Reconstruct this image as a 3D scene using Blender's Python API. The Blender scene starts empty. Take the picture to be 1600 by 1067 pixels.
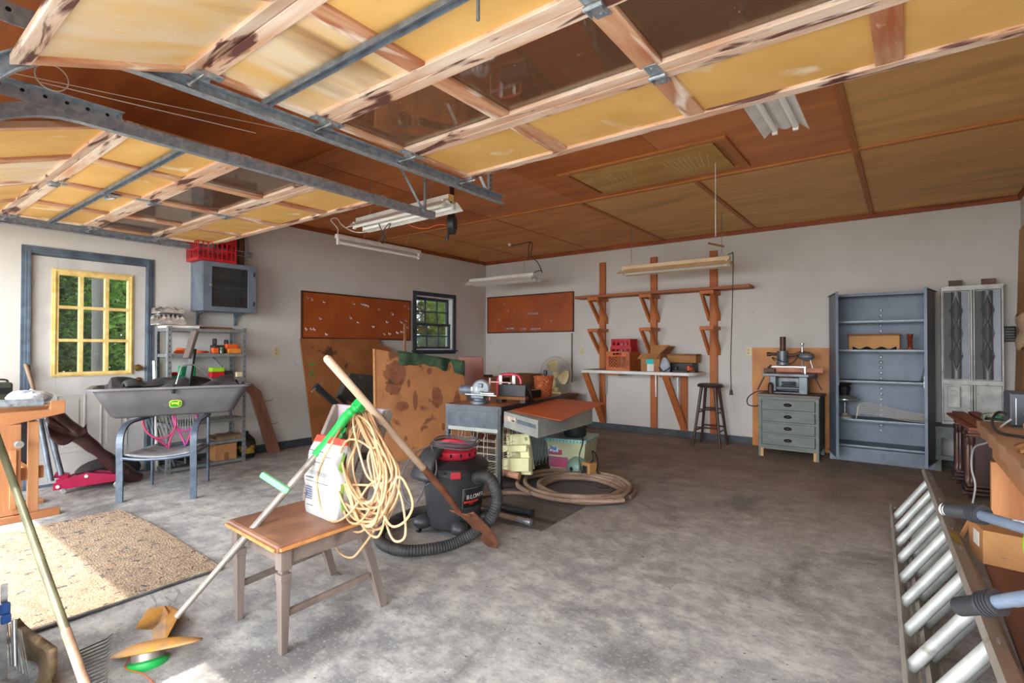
import bpy, math, random
from mathutils import Vector, Matrix, Euler
random.seed(7)
sc = bpy.context.scene
COL = sc.collection
# ------------------------------------------------------------------ camera, sky, sun, exposure
CH = 1.26
YAW, PIT, ROL, FPX = -0.6483, 0.0119, 0.0020, 812.586
_cy, _sy = math.cos(YAW), math.sin(YAW)
FW = Vector((_sy * math.cos(PIT), _cy * math.cos(PIT), math.sin(PIT)))
_R = Vector((_cy, -_sy, 0)); _U = _R.cross(FW)
RT = _R * math.cos(ROL) + _U * math.sin(ROL)
UP = _U * math.cos(ROL) - _R * math.sin(ROL)
cd = bpy.data.cameras.new('camera'); cam = bpy.data.objects.new('camera', cd); COL.objects.link(cam)
cd.sensor_width = 36.0; cd.lens = 36.0 * FPX / 1600.0; cd.clip_start = 0.05; cd.clip_end = 200
cam.matrix_world = Matrix(((RT.x, UP.x, -FW.x, 0), (RT.y, UP.y, -FW.y, 0), (RT.z, UP.z, -FW.z, CH), (0, 0, 0, 1)))
sc.camera = cam
w = bpy.data.worlds.new('world'); sc.world = w; w.use_nodes = True
bg = w.node_tree.nodes['Background']; bg.inputs[0].default_value = (0.86, 0.93, 1.0, 1); bg.inputs[1].default_value = 6.0
sd = bpy.data.lights.new('sun', 'SUN'); sd.energy = 7.0; sd.angle = 0.012; sd.color = (1.0, 0.94, 0.84)
sun = bpy.data.objects.new('sun', sd); COL.objects.link(sun)
sun.rotation_euler = Vector((0.0, -0.445, 0.895)).to_track_quat('Z', 'Y').to_euler()
def area(name, loc, sx, sy, rot, e, col):
    l = bpy.data.lights.new(name, 'AREA'); l.shape = 'RECTANGLE'; l.size = sx; l.size_y = sy; l.energy = e; l.color = col
    o = bpy.data.objects.new(name, l); COL.objects.link(o); o.location = loc; o.rotation_euler = rot; return o
# added fill lamp behind the camera, brightens the deep end of the room
area('added_fill_lamp', (-1.5, -8.0, 3.4), 9, 5, (math.radians(78), 0, 0), 1500, (0.95, 0.97, 1.0))
sc.view_settings.view_transform = 'Standard'; sc.view_settings.look = 'None'
sc.view_settings.gamma = 1.0; sc.view_settings.exposure = 0.28; sc.view_settings.use_curve_mapping = False
sc.cycles.max_bounces = 10; sc.cycles.diffuse_bounces = 6; sc.cycles.transparent_max_bounces = 16
sc.cycles.sample_clamp_indirect = 6.0; sc.cycles.caustics_reflective = False; sc.cycles.caustics_refractive = False
sc.cycles.use_denoising = True

# ------------------------------------------------------------------ helpers
def P(u, v, x=None, y=None, z=None):
    """point of a known plane (x, y or z fixed) seen at a place of the 1600x1067 frame"""
    D = FW + RT * ((u - 800) / FPX) - UP * ((v - 533.5) / FPX)
    t = x / D.x if x is not None else (y / D.y if y is not None else (z - CH) / D.z)
    return Vector((0, 0, CH)) + D * t
def PD(u, v, d): return V(0, 0, CH) + (FW + RT * ((u - 800) / FPX) - UP * ((v - 533.5) / FPX)) * d
def V(*a): return Vector(a)
def rgb(r, g, b):
    f = lambda c: (c / 255) / 12.92 if c / 255 <= 0.04045 else ((c / 255 + 0.055) / 1.055) ** 2.4
    return (f(r), f(g), f(b), 1)
MATS = {}
def mat(name, c1, c2=None, c3=None, sc_=6, st=(1, 1, 1), th=(.35, .65), spots=(.62, .68), spsc=9, rough=.6, metal=0.0,
        bump=0.0, bsc=30, det=6, coat=0.0, alpha=None):
    if name in MATS: return MATS[name]
    m = bpy.data.materials.new(name); m.use_nodes = True; nt = m.node_tree; n = nt.nodes; L = nt.links
    b = n['Principled BSDF']; b.inputs['Roughness'].default_value = rough; b.inputs['Metallic'].default_value = metal
    b.inputs['Coat Weight'].default_value = coat
    b.inputs['Base Color'].default_value = rgb(*c1)
    tc = n.new('ShaderNodeTexCoord'); mp = n.new('ShaderNodeMapping'); mp.inputs['Scale'].default_value = st
    L.new(tc.outputs['Object'], mp.inputs[0])
    def noise(s, d=det, off=0.0, dist=0.0):
        q = n.new('ShaderNodeTexNoise'); q.inputs['Scale'].default_value = s; q.inputs['Detail'].default_value = d
        q.inputs['Distortion'].default_value = dist
        if off:
            m2 = n.new('ShaderNodeMapping'); m2.inputs['Scale'].default_value = st; m2.inputs['Location'].default_value = (off, off * .7, off * .3)
            L.new(tc.outputs['Object'], m2.inputs[0]); L.new(m2.outputs[0], q.inputs['Vector'])
        else: L.new(mp.outputs[0], q.inputs['Vector'])
        return q
    def ramp(src, a, c):
        r = n.new('ShaderNodeMapRange'); r.inputs[1].default_value = a; r.inputs[2].default_value = c; r.clamp = True
        L.new(src, r.inputs[0]); return r.outputs[0]
    out = None
    if c2:
        q = noise(sc_, dist=.4); f = ramp(q.outputs[0], *th)
        mx = n.new('ShaderNodeMix'); mx.data_type = 'RGBA'; mx.inputs[6].default_value = rgb(*c1); mx.inputs[7].default_value = rgb(*c2)
        L.new(f, mx.inputs[0]); out = mx.outputs[2]
    if c3:
        q = noise(spsc, off=3.7, dist=.6); f = ramp(q.outputs[0], *spots)
        mx = n.new('ShaderNodeMix'); mx.data_type = 'RGBA'; mx.inputs[7].default_value = rgb(*c3)
        if out: L.new(out, mx.inputs[6])
        else: mx.inputs[6].default_value = rgb(*c1)
        L.new(f, mx.inputs[0]); out = mx.outputs[2]
    if out: L.new(out, b.inputs['Base Color'])
    if bump:
        q = noise(bsc, 4); bp = n.new('ShaderNodeBump'); bp.inputs['Strength'].default_value = bump; bp.inputs['Distance'].default_value = .01
        L.new(q.outputs[0], bp.inputs['Height']); L.new(bp.outputs[0], b.inputs['Normal'])
    if alpha is not None: b.inputs['Alpha'].default_value = alpha
    MATS[name] = m; return m
def glassmat(name, tint=(235, 240, 240), refl=1.0, dust=None, r=.02, spk=.62, dcol=(205, 195, 180)):
    if name in MATS: return MATS[name]
    m = bpy.data.materials.new(name); m.use_nodes = True; nt = m.node_tree; n = nt.nodes; L = nt.links; n.clear()
    o = n.new('ShaderNodeOutputMaterial'); t = n.new('ShaderNodeBsdfTransparent'); g = n.new('ShaderNodeBsdfGlossy')
    t.inputs[0].default_value = rgb(*tint); g.inputs['Roughness'].default_value = r
    fr = n.new('ShaderNodeFresnel'); fr.inputs[0].default_value = 1.5
    k = n.new('ShaderNodeMath'); k.operation = 'MULTIPLY'; k.inputs[1].default_value = refl; L.new(fr.outputs[0], k.inputs[0])
    mx = n.new('ShaderNodeMixShader'); L.new(k.outputs[0], mx.inputs[0]); L.new(t.outputs[0], mx.inputs[1]); L.new(g.outputs[0], mx.inputs[2])
    out = mx.outputs[0]
    if dust:
        tc = n.new('ShaderNodeTexCoord'); q = n.new('ShaderNodeTexNoise'); q.inputs['Scale'].default_value = 60; q.inputs['Detail'].default_value = 3
        L.new(tc.outputs['Object'], q.inputs['Vector'])
        r_ = n.new('ShaderNodeMapRange'); r_.inputs[1].default_value = spk; r_.inputs[2].default_value = spk + .08; r_.inputs[3].default_value = dust; r_.inputs[4].default_value = .6
        L.new(q.outputs[0], r_.inputs[0])
        df = n.new('ShaderNodeBsdfDiffuse'); df.inputs[0].default_value = rgb(*dcol)
        m2 = n.new('ShaderNodeMixShader'); L.new(r_.outputs[0], m2.inputs[0]); L.new(out, m2.inputs[1]); L.new(df.outputs[0], m2.inputs[2]); out = m2.outputs[0]
    L.new(out, o.inputs[0]); MATS[name] = m; return m

class M:
    rr = random.Random(1)
    def __init__(s): s.v = []; s.f = []
    def add(s, vs, fs):
        k = len(s.v); s.v += [Vector(a) for a in vs]; s.f += [tuple(k + i for i in f) for f in fs]; return s
    def box(s, c, d, R=None):
        c = Vector(c); e = s.rr.uniform(0, 1.2e-4); x, y, z = d[0] / 2 - e, d[1] / 2 - e, d[2] / 2 - e
        pts = [Vector((i * x, j * y, k * z)) for i in (-1, 1) for j in (-1, 1) for k in (-1, 1)]
        if R: pts = [R @ p for p in pts]
        return s.add([c + p for p in pts], [(0, 1, 3, 2), (4, 6, 7, 5), (0, 4, 5, 1), (2, 3, 7, 6), (0, 2, 6, 4), (1, 5, 7, 3)])
    def b2(s, a, b):
        return s.box(((a[0] + b[0]) / 2, (a[1] + b[1]) / 2, (a[2] + b[2]) / 2), (abs(a[0] - b[0]), abs(a[1] - b[1]), abs(a[2] - b[2])))
    def bar(s, a, b, w, h, up=(0, 0, 1)):
        a = Vector(a); b = Vector(b); d = b - a; l = d.length
        if l < 1e-6: return s
        d /= l; u = Vector(up)
        if abs(u.dot(d)) > .98: u = Vector((1, 0, 0)) if abs(d.x) < .9 else Vector((0, 1, 0))
        sd_ = d.cross(u).normalized(); u = sd_.cross(d).normalized()
        R = Matrix((d, sd_, u)).transposed()
        return s.box((a + b) / 2, (l, w, h), R)
    def prism(s, pts, vec):
        pts = [Vector(p) for p in pts]; vec = Vector(vec); n = len(pts)
        fs = [tuple(range(n))[::-1], tuple(range(n, 2 * n))] + [(i, (i + 1) % n, n + (i + 1) % n, n + i) for i in range(n)]
        return s.add(pts + [p + vec for p in pts], fs)
    def tube(s, pts, r, n=8, closed=False):
        pts = [Vector(p) for p in pts]; N = len(pts); rs = r if isinstance(r, (list, tuple)) else [r] * N
        rings = []; prev = None
        for i, p in enumerate(pts):
            if closed: t = pts[(i + 1) % N] - pts[i - 1]
            else: t = pts[min(i + 1, N - 1)] - pts[max(i - 1, 0)]
            if t.length < 1e-9: t = Vector((0, 0, 1))
            t.normalize()
            if prev is None:
                a = Vector((0, 0, 1)) if abs(t.z) < .9 else Vector((1, 0, 0)); x = t.cross(a).normalized()
            else:
                x = prev - t * prev.dot(t)
                if x.length < 1e-6: x = t.cross(Vector((0, 0, 1)))
                x.normalize()
            prev = x; y = t.cross(x)
            rings.append([p + (x * math.cos(q) + y * math.sin(q)) * rs[i] for q in [2 * math.pi * j / n for j in range(n)]])
        vs = [q for rg in rings for q in rg]; fs = []
        for i in range(N if closed else N - 1):
            k = (i + 1) % N
            for j in range(n): fs.append((i * n + j, i * n + (j + 1) % n, k * n + (j + 1) % n, k * n + j))
        if not closed: fs += [tuple(range(n))[::-1], tuple((N - 1) * n + j for j in range(n))]
        return s.add(vs, fs)
    def cyl(s, a, b, r, r2=None, n=16): return s.tube([a, b], [r, r if r2 is None else r2], n)
    def lathe(s, prof, o=(0, 0, 0), R=None, n=24, sx=1, sy=1):
        o = Vector(o); vs = []; fs = []
        for (r, z) in prof:
            for j in range(n):
                q = 2 * math.pi * j / n; p = Vector((r * math.cos(q) * sx, r * math.sin(q) * sy, z))
                vs.append(o + (R @ p if R else p))
        m = len(prof)
        for i in range(m - 1):
            for j in range(n): fs.append((i * n + j, i * n + (j + 1) % n, (i + 1) * n + (j + 1) % n, (i + 1) * n + j))
        if prof[0][0] > 1e-5: fs.append(tuple(range(n))[::-1])
        if prof[-1][0] > 1e-5: fs.append(tuple((m - 1) * n + j for j in range(n)))
        return s.add(vs, fs)
    def sph(s, c, r, n=16, m=10, R=None):
        if not isinstance(r, (tuple, list)): r = (r, r, r)
        c = Vector(c); vs = []; fs = []
        for i in range(m + 1):
            th = math.pi * i / m
            for j in range(n):
                q = 2 * math.pi * j / n; p = Vector((r[0] * math.sin(th) * math.cos(q), r[1] * math.sin(th) * math.sin(q), r[2] * math.cos(th)))
                vs.append(c + (R @ p if R else p))
        for i in range(m):
            for j in range(n): fs.append((i * n + j, (i + 1) * n + j, (i + 1) * n + (j + 1) % n, i * n + (j + 1) % n))
        return s.add(vs, fs)
    def grid(s, fn, nu, nv, wrap=False):
        vs = [Vector(fn(i / nu, j / nv)) for i in range(nu + 1) for j in range(nv + 1)]; fs = []
        for i in range(nu):
            for j in range(nv): a = i * (nv + 1) + j; fs.append((a, a + 1, a + nv + 2, a + nv + 1))
        return s.add(vs, fs)
MW = {}
def _mesh(name, m, mt, T=None):
    me = bpy.data.meshes.new(name); vs = [tuple(T @ v) if T else tuple(v) for v in m.v]
    me.from_pydata(vs, [], m.f); me.update()
    import bmesh
    bm = bmesh.new(); bm.from_mesh(me); bmesh.ops.remove_doubles(bm, verts=bm.verts, dist=1e-6)
    bmesh.ops.recalc_face_normals(bm, faces=bm.faces); bm.to_mesh(me); bm.free()
    for k in (mt if isinstance(mt, (list, tuple)) else [mt]): me.materials.append(k)
    return me
def fin(o, bevel, smooth, solid=0, sub=0):
    if solid:
        md = o.modifiers.new('thick', 'SOLIDIFY'); md.thickness = solid; md.offset = 0
    if sub:
        md = o.modifiers.new('sub', 'SUBSURF'); md.levels = sub; md.render_levels = sub
    if bevel:
        md = o.modifiers.new('bevel', 'BEVEL'); md.width = bevel; md.segments = 2; md.limit_method = 'ANGLE'; md.angle_limit = math.radians(40)
    if smooth:
        o.data.polygons.foreach_set('use_smooth', [True] * len(o.data.polygons)); o.data.set_sharp_from_angle(angle=math.radians(38))
def thing(name, label, cat, loc=(0, 0, 0), rz=0, group=None, kind=None, R=None):
    o = bpy.data.objects.new(name, None); COL.objects.link(o); o.empty_display_size = .1
    T = Matrix.Translation(loc) @ (R.to_4x4() if R else Matrix.Rotation(rz, 4, 'Z')); o.matrix_world = T; MW[o.name] = T
    if label: o['label'] = label
    if cat: o['category'] = cat
    if group: o['group'] = group
    if kind: o['kind'] = kind
    return o
def part(par, name, m, mt, bevel=0, smooth=False, world=False, label=None, kind=None, solid=0, sub=0):
    T = MW[par.name]
    o = bpy.data.objects.new(name, _mesh(name, m, mt, T.inverted() if world else None)); COL.objects.link(o); o.parent = par
    MW[o.name] = T
    if label: o['label'] = label
    if kind: o['kind'] = kind
    fin(o, bevel, smooth, solid, sub); return o
def solo(name, label, cat, m, mt, group=None, bevel=0, smooth=False, kind=None, loc=None, solid=0, sub=0):
    if loc is None:
        xs = [v.x for v in m.v]; ys = [v.y for v in m.v]; zs = [v.z for v in m.v]
        loc = Vector(((min(xs) + max(xs)) / 2, (min(ys) + max(ys)) / 2, min(zs)))
    T = Matrix.Translation(loc)
    o = bpy.data.objects.new(name, _mesh(name, m, mt, T.inverted())); COL.objects.link(o); o.location = loc; MW[o.name] = T
    if label: o['label'] = label
    if cat: o['category'] = cat
    if group: o['group'] = group
    if kind: o['kind'] = kind
    fin(o, bevel, smooth, solid, sub); return o
def struct(name, m, mt, bevel=0, smooth=False):
    o = bpy.data.objects.new(name, _mesh(name, m, mt)); COL.objects.link(o); o['kind'] = 'structure'; MW[o.name] = Matrix.Identity(4)
    fin(o, bevel, smooth); return o
KIDS = {}
def dup(root, loc, rz=0, label=None, group=None, R=None):
    def kids(o): return [c for c in bpy.data.objects if c.parent == o]
    r = root.copy(); COL.objects.link(r); T = Matrix.Translation(loc) @ (R.to_4x4() if R else Matrix.Rotation(rz, 4, 'Z')); r.matrix_world = T
    if label: r['label'] = label
    if group: r['group'] = group
    MW[r.name] = T
    for c in kids(root):
        k = c.copy(); COL.objects.link(k); k.parent = r; MW[k.name] = T
        for d in kids(c):
            e = d.copy(); COL.objects.link(e); e.parent = k; MW[e.name] = T
    return r
def text(par, name, s, size, loc, R, mt, ext=.0008, sx=1.0):
    c = bpy.data.curves.new(name, 'FONT'); c.body = s; c.size = size; c.extrude = ext; c.align_x = 'CENTER'; c.align_y = 'CENTER'; c.resolution_u = 3
    t = bpy.data.objects.new(name, c); COL.objects.link(t); dg = bpy.context.evaluated_depsgraph_get(); me = bpy.data.meshes.new_from_object(t.evaluated_get(dg))
    bpy.data.objects.remove(t); me.materials.clear(); me.materials.append(mt)
    me.transform(MW[par.name].inverted() @ (Matrix.Translation(loc) @ R.to_4x4() @ Matrix.Diagonal((sx, 1, 1, 1))))
    o = bpy.data.objects.new(name, me); COL.objects.link(o); o.parent = par; MW[o.name] = MW[par.name]; return o
def frame(xax, yax):
    x = Vector(xax).normalized(); y = Vector(yax); y = (y - x * y.dot(x)).normalized(); z = x.cross(y)
    return Matrix((x, y, z)).transposed()
def spline(pts, n=6, closed=False):
    pts = [Vector(p) for p in pts]; N = len(pts); out = []
    rng = range(N) if closed else range(N - 1)
    for i in rng:
        if closed: p0, p1, p2, p3 = pts[i - 1], pts[i], pts[(i + 1) % N], pts[(i + 2) % N]
        else: p0, p1, p2, p3 = pts[max(i - 1, 0)], pts[i], pts[i + 1], pts[min(i + 2, N - 1)]
        for k in range(n):
            t = k / n; out.append(.5 * ((2 * p1) + (p2 - p0) * t + (2 * p0 - 5 * p1 + 4 * p2 - p3) * t * t + (3 * p1 - p0 - 3 * p2 + p3) * t ** 3))
    if not closed: out.append(pts[-1])
    return out
def jit(a): return random.uniform(-a, a)
XL, XR, YB, YF, ZC = -6.163, 0.939, 7.339, 0.12, 2.83

# ------------------------------------------------------------------ materials
def wood(name, c1, c2, ax='x', c3=None, sc_=5, rough=.6, spots=(.62, .7), bump=.15, k=.1, spsc=5):
    st = {'x': (k, 1, 1), 'y': (1, k, 1), 'z': (1, 1, k)}[ax]
    return mat(name, c1, c2, c3, sc_=sc_ * 4, st=st, th=(.3, .7), spots=spots, spsc=spsc, rough=rough, bump=bump, bsc=60)
m_wall = mat('painted_wall', (206, 203, 197), (198, 194, 187), (184, 180, 173), sc_=2.2, th=(.35, .75), spots=(.7, .8), spsc=7, rough=.75, bump=.06, bsc=90)
m_slate = mat('slate_blue_trim', (92, 108, 122), (68, 80, 92), sc_=9, rough=.5, bump=.05)
m_base = mat('slate_grey_baseboard', (74, 80, 84), (58, 62, 66), sc_=6, rough=.6)
m_doorpaint = mat('door_paint', (200, 198, 194), (184, 182, 178), (150, 140, 128), sc_=4, spots=(.7, .8), spsc=6, rough=.55)
m_yellow = mat('yellow_primer_frame', (228, 204, 136), (206, 174, 100), sc_=14, rough=.6)
m_brass = mat('aged_brass', (170, 130, 70), (120, 90, 45), sc_=20, rough=.35, metal=.9)
m_galv = mat('galvanized_steel', (178, 188, 196), (140, 152, 164), (110, 118, 126), sc_=26, spots=(.64, .72), spsc=30, rough=.42, metal=.55)
m_galvd = mat('dull_grey_track_steel', (128, 138, 148), (98, 108, 120), sc_=18, rough=.5, metal=.45)
m_steel = mat('bright_zinc', (205, 208, 210), (165, 170, 175), sc_=30, rough=.3, metal=.8)
m_black = mat('black_plastic', (30, 31, 33), (44, 45, 48), sc_=8, rough=.5)
m_rubber = mat('dusty_black_rubber', (38, 38, 40), (66, 64, 62), sc_=10, rough=.65)
m_white = mat('white_enamel', (232, 231, 226), (214, 212, 205), sc_=8, rough=.35)
m_card = mat('cardboard', (178, 128, 80), (158, 110, 66), sc_=5, rough=.85)
m_cardd = mat('dark_cardboard', (138, 92, 52), (118, 78, 44), sc_=5, rough=.85)
m_glass = glassmat('window_glass', dust=.02, refl=.8, spk=.7)
m_doorglass = glassmat('dusty_door_glass', tint=(240, 236, 230), dust=.09, refl=.6, r=.02, spk=.66, dcol=(186, 150, 124))
m_dark = mat('dark_void', (14, 14, 15), rough=.9)
# ------------------------------------------------------------------ floor
def floor_mat():
    m = bpy.data.materials.new('stained_concrete'); m.use_nodes = True; nt = m.node_tree; n = nt.nodes; L = nt.links
    b = n['Principled BSDF']; b.inputs['Roughness'].default_value = .72
    tc = n.new('ShaderNodeTexCoord')
    def noise(s, d=8, off=(0, 0, 0), st=(1, 1, 1), dist=0):
        mp = n.new('ShaderNodeMapping'); mp.inputs['Location'].default_value = off; mp.inputs['Scale'].default_value = st; L.new(tc.outputs['Object'], mp.inputs[0])
        q = n.new('ShaderNodeTexNoise'); q.inputs['Scale'].default_value = s; q.inputs['Detail'].default_value = d; q.inputs['Distortion'].default_value = dist
        q.inputs['Roughness'].default_value = .62
        L.new(mp.outputs[0], q.inputs['Vector']); return q.outputs[0]
    def rng(x, a, c, lo=0, hi=1):
        r = n.new('ShaderNodeMapRange'); r.inputs[1].default_value = a; r.inputs[2].default_value = c; r.inputs[3].default_value = lo; r.inputs[4].default_value = hi
        L.new(x, r.inputs[0]); return r.outputs[0]
    def mix(f, a, c):
        x = n.new('ShaderNodeMix'); x.data_type = 'RGBA'; L.new(f, x.inputs[0])
        for s_, k in ((a, 6), (c, 7)):
            if isinstance(s_, tuple): x.inputs[k].default_value = s_
            else: L.new(s_, x.inputs[k])
        return x.outputs[2]
    col = mix(rng(noise(1.3), .38, .62), rgb(162, 160, 158), rgb(130, 129, 129))
    col = mix(rng(noise(7, 10, (5, 2, 0)), .42, .7), col, rgb(196, 192, 186))
    # brown tint growing towards the back wall, with a ragged noise outline
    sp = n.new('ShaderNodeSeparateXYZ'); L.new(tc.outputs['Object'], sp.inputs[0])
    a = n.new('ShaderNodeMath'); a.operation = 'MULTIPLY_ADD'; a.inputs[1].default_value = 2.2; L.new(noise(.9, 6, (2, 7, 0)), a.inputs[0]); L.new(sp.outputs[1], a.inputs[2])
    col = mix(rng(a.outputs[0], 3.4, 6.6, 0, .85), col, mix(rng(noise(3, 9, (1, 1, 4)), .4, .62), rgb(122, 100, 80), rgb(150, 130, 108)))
    col = mix(rng(noise(1.7, 12, (9, 3, 0), (1, .7, 1), .6), .53, .66, 0, .75), col, rgb(94, 91, 90))
    col = mix(rng(noise(9, 6, (4, 13, 0), (1, 2.2, 1), .5), .66, .72, 0, .85), col, rgb(62, 60, 60))
    col = mix(rng(noise(16, 9, (3, 3, 0), (1, 1.8, 1), .3), .5, .66, 0, .4), col, rgb(104, 101, 100))
    col = mix(rng(noise(60, 4, (1, 6, 0)), .56, .7, 0, .5), col, rgb(206, 204, 200))
    col = mix(rng(noise(38, 3, (7, 3, 0)), .67, .71, 0, .85), col, rgb(64, 60, 58))
    # hairline scratches
    wv = noise(2.2, 3, (3, 8, 0), (.35, 2.2, 1), 1.2)
    ab = n.new('ShaderNodeMath'); ab.operation = 'SUBTRACT'; ab.inputs[1].default_value = .5; L.new(wv, ab.inputs[0])
    ac = n.new('ShaderNodeMath'); ac.operation = 'ABSOLUTE'; L.new(ab.outputs[0], ac.inputs[0])
    ln = rng(ac.outputs[0], 0, .006, 1, 0); k = n.new('ShaderNodeMath'); k.operation = 'MULTIPLY'; L.new(ln, k.inputs[0]); L.new(rng(noise(2.1, 3, (11, 1, 0)), .5, .6, 0, .55), k.inputs[1])
    col = mix(k.outputs[0], col, rgb(70, 68, 66))
    L.new(col, b.inputs['Base Color'])
    bp = n.new('ShaderNodeBump'); bp.inputs['Strength'].default_value = .25; bp.inputs['Distance'].default_value = .01; L.new(noise(24, 8), bp.inputs['Height']); L.new(bp.outputs[0], b.inputs['Normal'])
    return m
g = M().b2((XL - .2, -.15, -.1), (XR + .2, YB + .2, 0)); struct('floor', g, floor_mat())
# ------------------------------------------------------------------ walls (0.15 m thick, openings left free)
DW = (1.08, 1.98, 2.09)                       # entry door opening y0 y1 top
WN = (5.62, 6.46, 1.22, 2.09)                 # window opening
g = M(); x0, x1 = XL - .15, XL
g.b2((x0, -.15, 0), (x1, DW[0], ZC)).b2((x0, DW[0], DW[2]), (x1, DW[1], ZC)).b2((x0, DW[1], 0), (x1, WN[0], ZC))
g.b2((x0, WN[0], 0), (x1, WN[1], WN[2])).b2((x0, WN[0], WN[3]), (x1, WN[1], ZC)).b2((x0, WN[1], 0), (x1, YB + .15, ZC))
struct('wall_left', g, m_wall)
struct('wall_back', M().b2((XL, YB, 0), (XR + .15, YB + .15, ZC)), m_wall)
struct('wall_right', M().b2((XR, -.15, 0), (XR + .15, YB, ZC)), m_wall)
g = M().b2((-3.08, -.15, 0), (-2.24, YF, ZC)).b2((.70, -.15, 0), (XR, YF, ZC)).b2((XL, -.15, 0), (-6.02, YF, ZC))
g.b2((-6.02, -.15, 2.16), (-3.08, YF, ZC)).b2((-2.24, -.15, 2.16), (.70, YF, ZC))
struct('wall_front', g, m_wall)
# ------------------------------------------------------------------ ceiling: plywood sheets, battens, cornice
ply = [wood('plywood_ceiling_%d' % i, a, b, 'x', c, sc_=1.6, rough=.62, spots=(.6, .8), bump=.08, k=.22, spsc=2.2) for i, (a, b, c) in enumerate([
    ((204, 124, 62), (174, 96, 48), (136, 74, 42)), ((222, 156, 90), (198, 130, 72), (156, 102, 62)), ((230, 182, 116), (208, 158, 96), (170, 126, 82)), ((216, 140, 84), (190, 116, 68), (152, 92, 58))])]
ceil = struct('ceiling', M().b2((XL - .15, -.15, ZC + .012), (XR + .15, YB + .15, ZC + .1)), mat('ceiling_framing', (120, 80, 46)))
xs = [XL, -5.24, -4.0, -2.79, -1.56, -.31, XR]; ys = [YF, 2.44, 4.88, YB]
pick = {(0, 2): 1, (1, 2): 1, (2, 2): 1, (3, 2): 2, (4, 2): 2, (5, 2): 2, (0, 1): 0, (1, 1): 0, (2, 1): 3, (3, 1): 0, (4, 1): 3, (5, 1): 2, (0, 0): 0, (1, 0): 0, (2, 0): 0, (3, 0): 3, (4, 0): 3, (5, 0): 1}
for i in range(6):
    for j in range(3):
        a, b = (xs[i], ys[j]), (xs[i + 1], ys[j + 1])
        part(ceil, 'plywood_sheet', M().b2((a[0] + .002, a[1] + .002, ZC), (b[0] - .002, b[1] - .002, ZC + .012)), ply[pick[i, j]])
m_bat = wood('batten_wood', (190, 124, 66), (166, 100, 50), 'y', (120, 70, 36))
m_batx = wood('batten_wood_x', (196, 130, 70), (172, 106, 54), 'x', (130, 78, 40))
for x, y0, y1 in ((-.31, YF, YB), (-1.56, 4.88, YB), (-2.79, 4.88, YB)): part(ceil, 'batten', M().b2((x - .022, y0, ZC - .016), (x + .022, y1, ZC)), m_bat, .002)
for x in (-4.0, -5.24): part(ceil, 'batten', M().b2((x - .008, 2.44, ZC - .006), (x + .008, YB, ZC)), m_bat)
for y in (2.44, 4.88): part(ceil, 'batten', M().b2((XL, y - .025, ZC - .018), (XR, y + .025, ZC - .001)), m_batx, .002)
m_cor = wood('cornice_board', (160, 84, 36), (132, 62, 26), 'x', (104, 48, 22))
m_cory = wood('cornice_board_y', (150, 78, 36), (122, 58, 26), 'y', (100, 48, 22))
struct('trim_1', M().b2((XL, YB - .022, ZC - .058), (XR, YB, ZC)), m_cor, .002)
struct('trim_2', M().b2((XL, YF, ZC - .058), (XL + .022, YB - .022, ZC)), m_cory, .002)
struct('trim_3', M().b2((XR - .022, YF, ZC - .058), (XR, YB - .022, ZC)), m_cory, .002)
# attic hatch
h = thing('attic_hatch', 'yellowish plywood attic hatch panel with scraped white marks on the ceiling', 'hatch', (-1.78, 4.37, ZC))
part(h, 'panel', M().b2((-.62, -.33, -.022), (.62, .33, -.004)), wood('hatch_plywood', (196, 156, 84), (178, 134, 68), 'x', (206, 182, 124), sc_=2, spots=(.56, .7), spsc=3, k=.3), .002)
for s_ in (-1, 1):
    part(h, 'frame_strip', M().b2((-.73, s_ * .36 - .03, -.02), (.73, s_ * .36 + .03, -.001)), m_batx, .002)
    part(h, 'frame_strip', M().b2((s_ * .69 - .04, -.33, -.02), (s_ * .69 + .04, .33, -.001)), m_bat, .002)
m_chk = mat('chalk_scrape', (222, 208, 168), (200, 184, 140), sc_=20, rough=.9)
g = M()
for k in range(9): g.bar((.18 + k * .035 + jit(.01), .22 - k * .012, -.0225), (.16 + k * .045, -.16 + jit(.04), -.0225), .006, .0012)
for k in range(5): g.bar((-.42 + k * .05, .2, -.0225), (-.36 + k * .055, -.2 + jit(.05), -.0225), .005, .0012)
part(h, 'scrape_mark', g, m_chk, kind='stuff')
# baseboards
struct('baseboard_back', M().b2((XL, YB - .016, 0), (XR, YB, .095)), m_base, .002)
struct('baseboard_left', M().b2((XL, 2.06, 0), (XL + .016, YB, .095)), m_base, .002)
struct('baseboard_right', M().b2((XR - .016, YF, 0), (XR, YB, .095)), m_base, .002)
# ------------------------------------------------------------------ entry door in the left wall
g = M()
def casing(g, y0, y1, z1, w=.065, x=XL, z0=0):
    for (ww, t) in ((w, .012), (w * .62, .02), (w * .3, .026)):
        g.b2((x - .002, y0 - ww, z0), (x + t, y0, z1 + ww)); g.b2((x - .002, y1, z0), (x + t, y1 + ww, z1 + ww)); g.b2((x - .002, y0, z1), (x + t, y1, z1 + ww))
casing(g, DW[0] + .01, DW[1] - .01, DW[2]); g.b2((XL - .15, DW[0], 0), (XL, DW[0] + .012, DW[2])).b2((XL - .15, DW[1] - .012, 0), (XL, DW[1], DW[2])).b2((XL - .15, DW[0], DW[2] - .012), (XL, DW[1], DW[2]))
g.b2((XL - .15, DW[0], 0), (XL, DW[1], .02))
struct('trim_4', g, m_slate, .003)
dx0, dx1 = XL - .055, XL - .012; dy0, dy1 = DW[0] + .014, DW[1] - .014
ly0, ly1, lz0, lz1 = 1.275, 1.825, 1.015, 1.93
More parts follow.
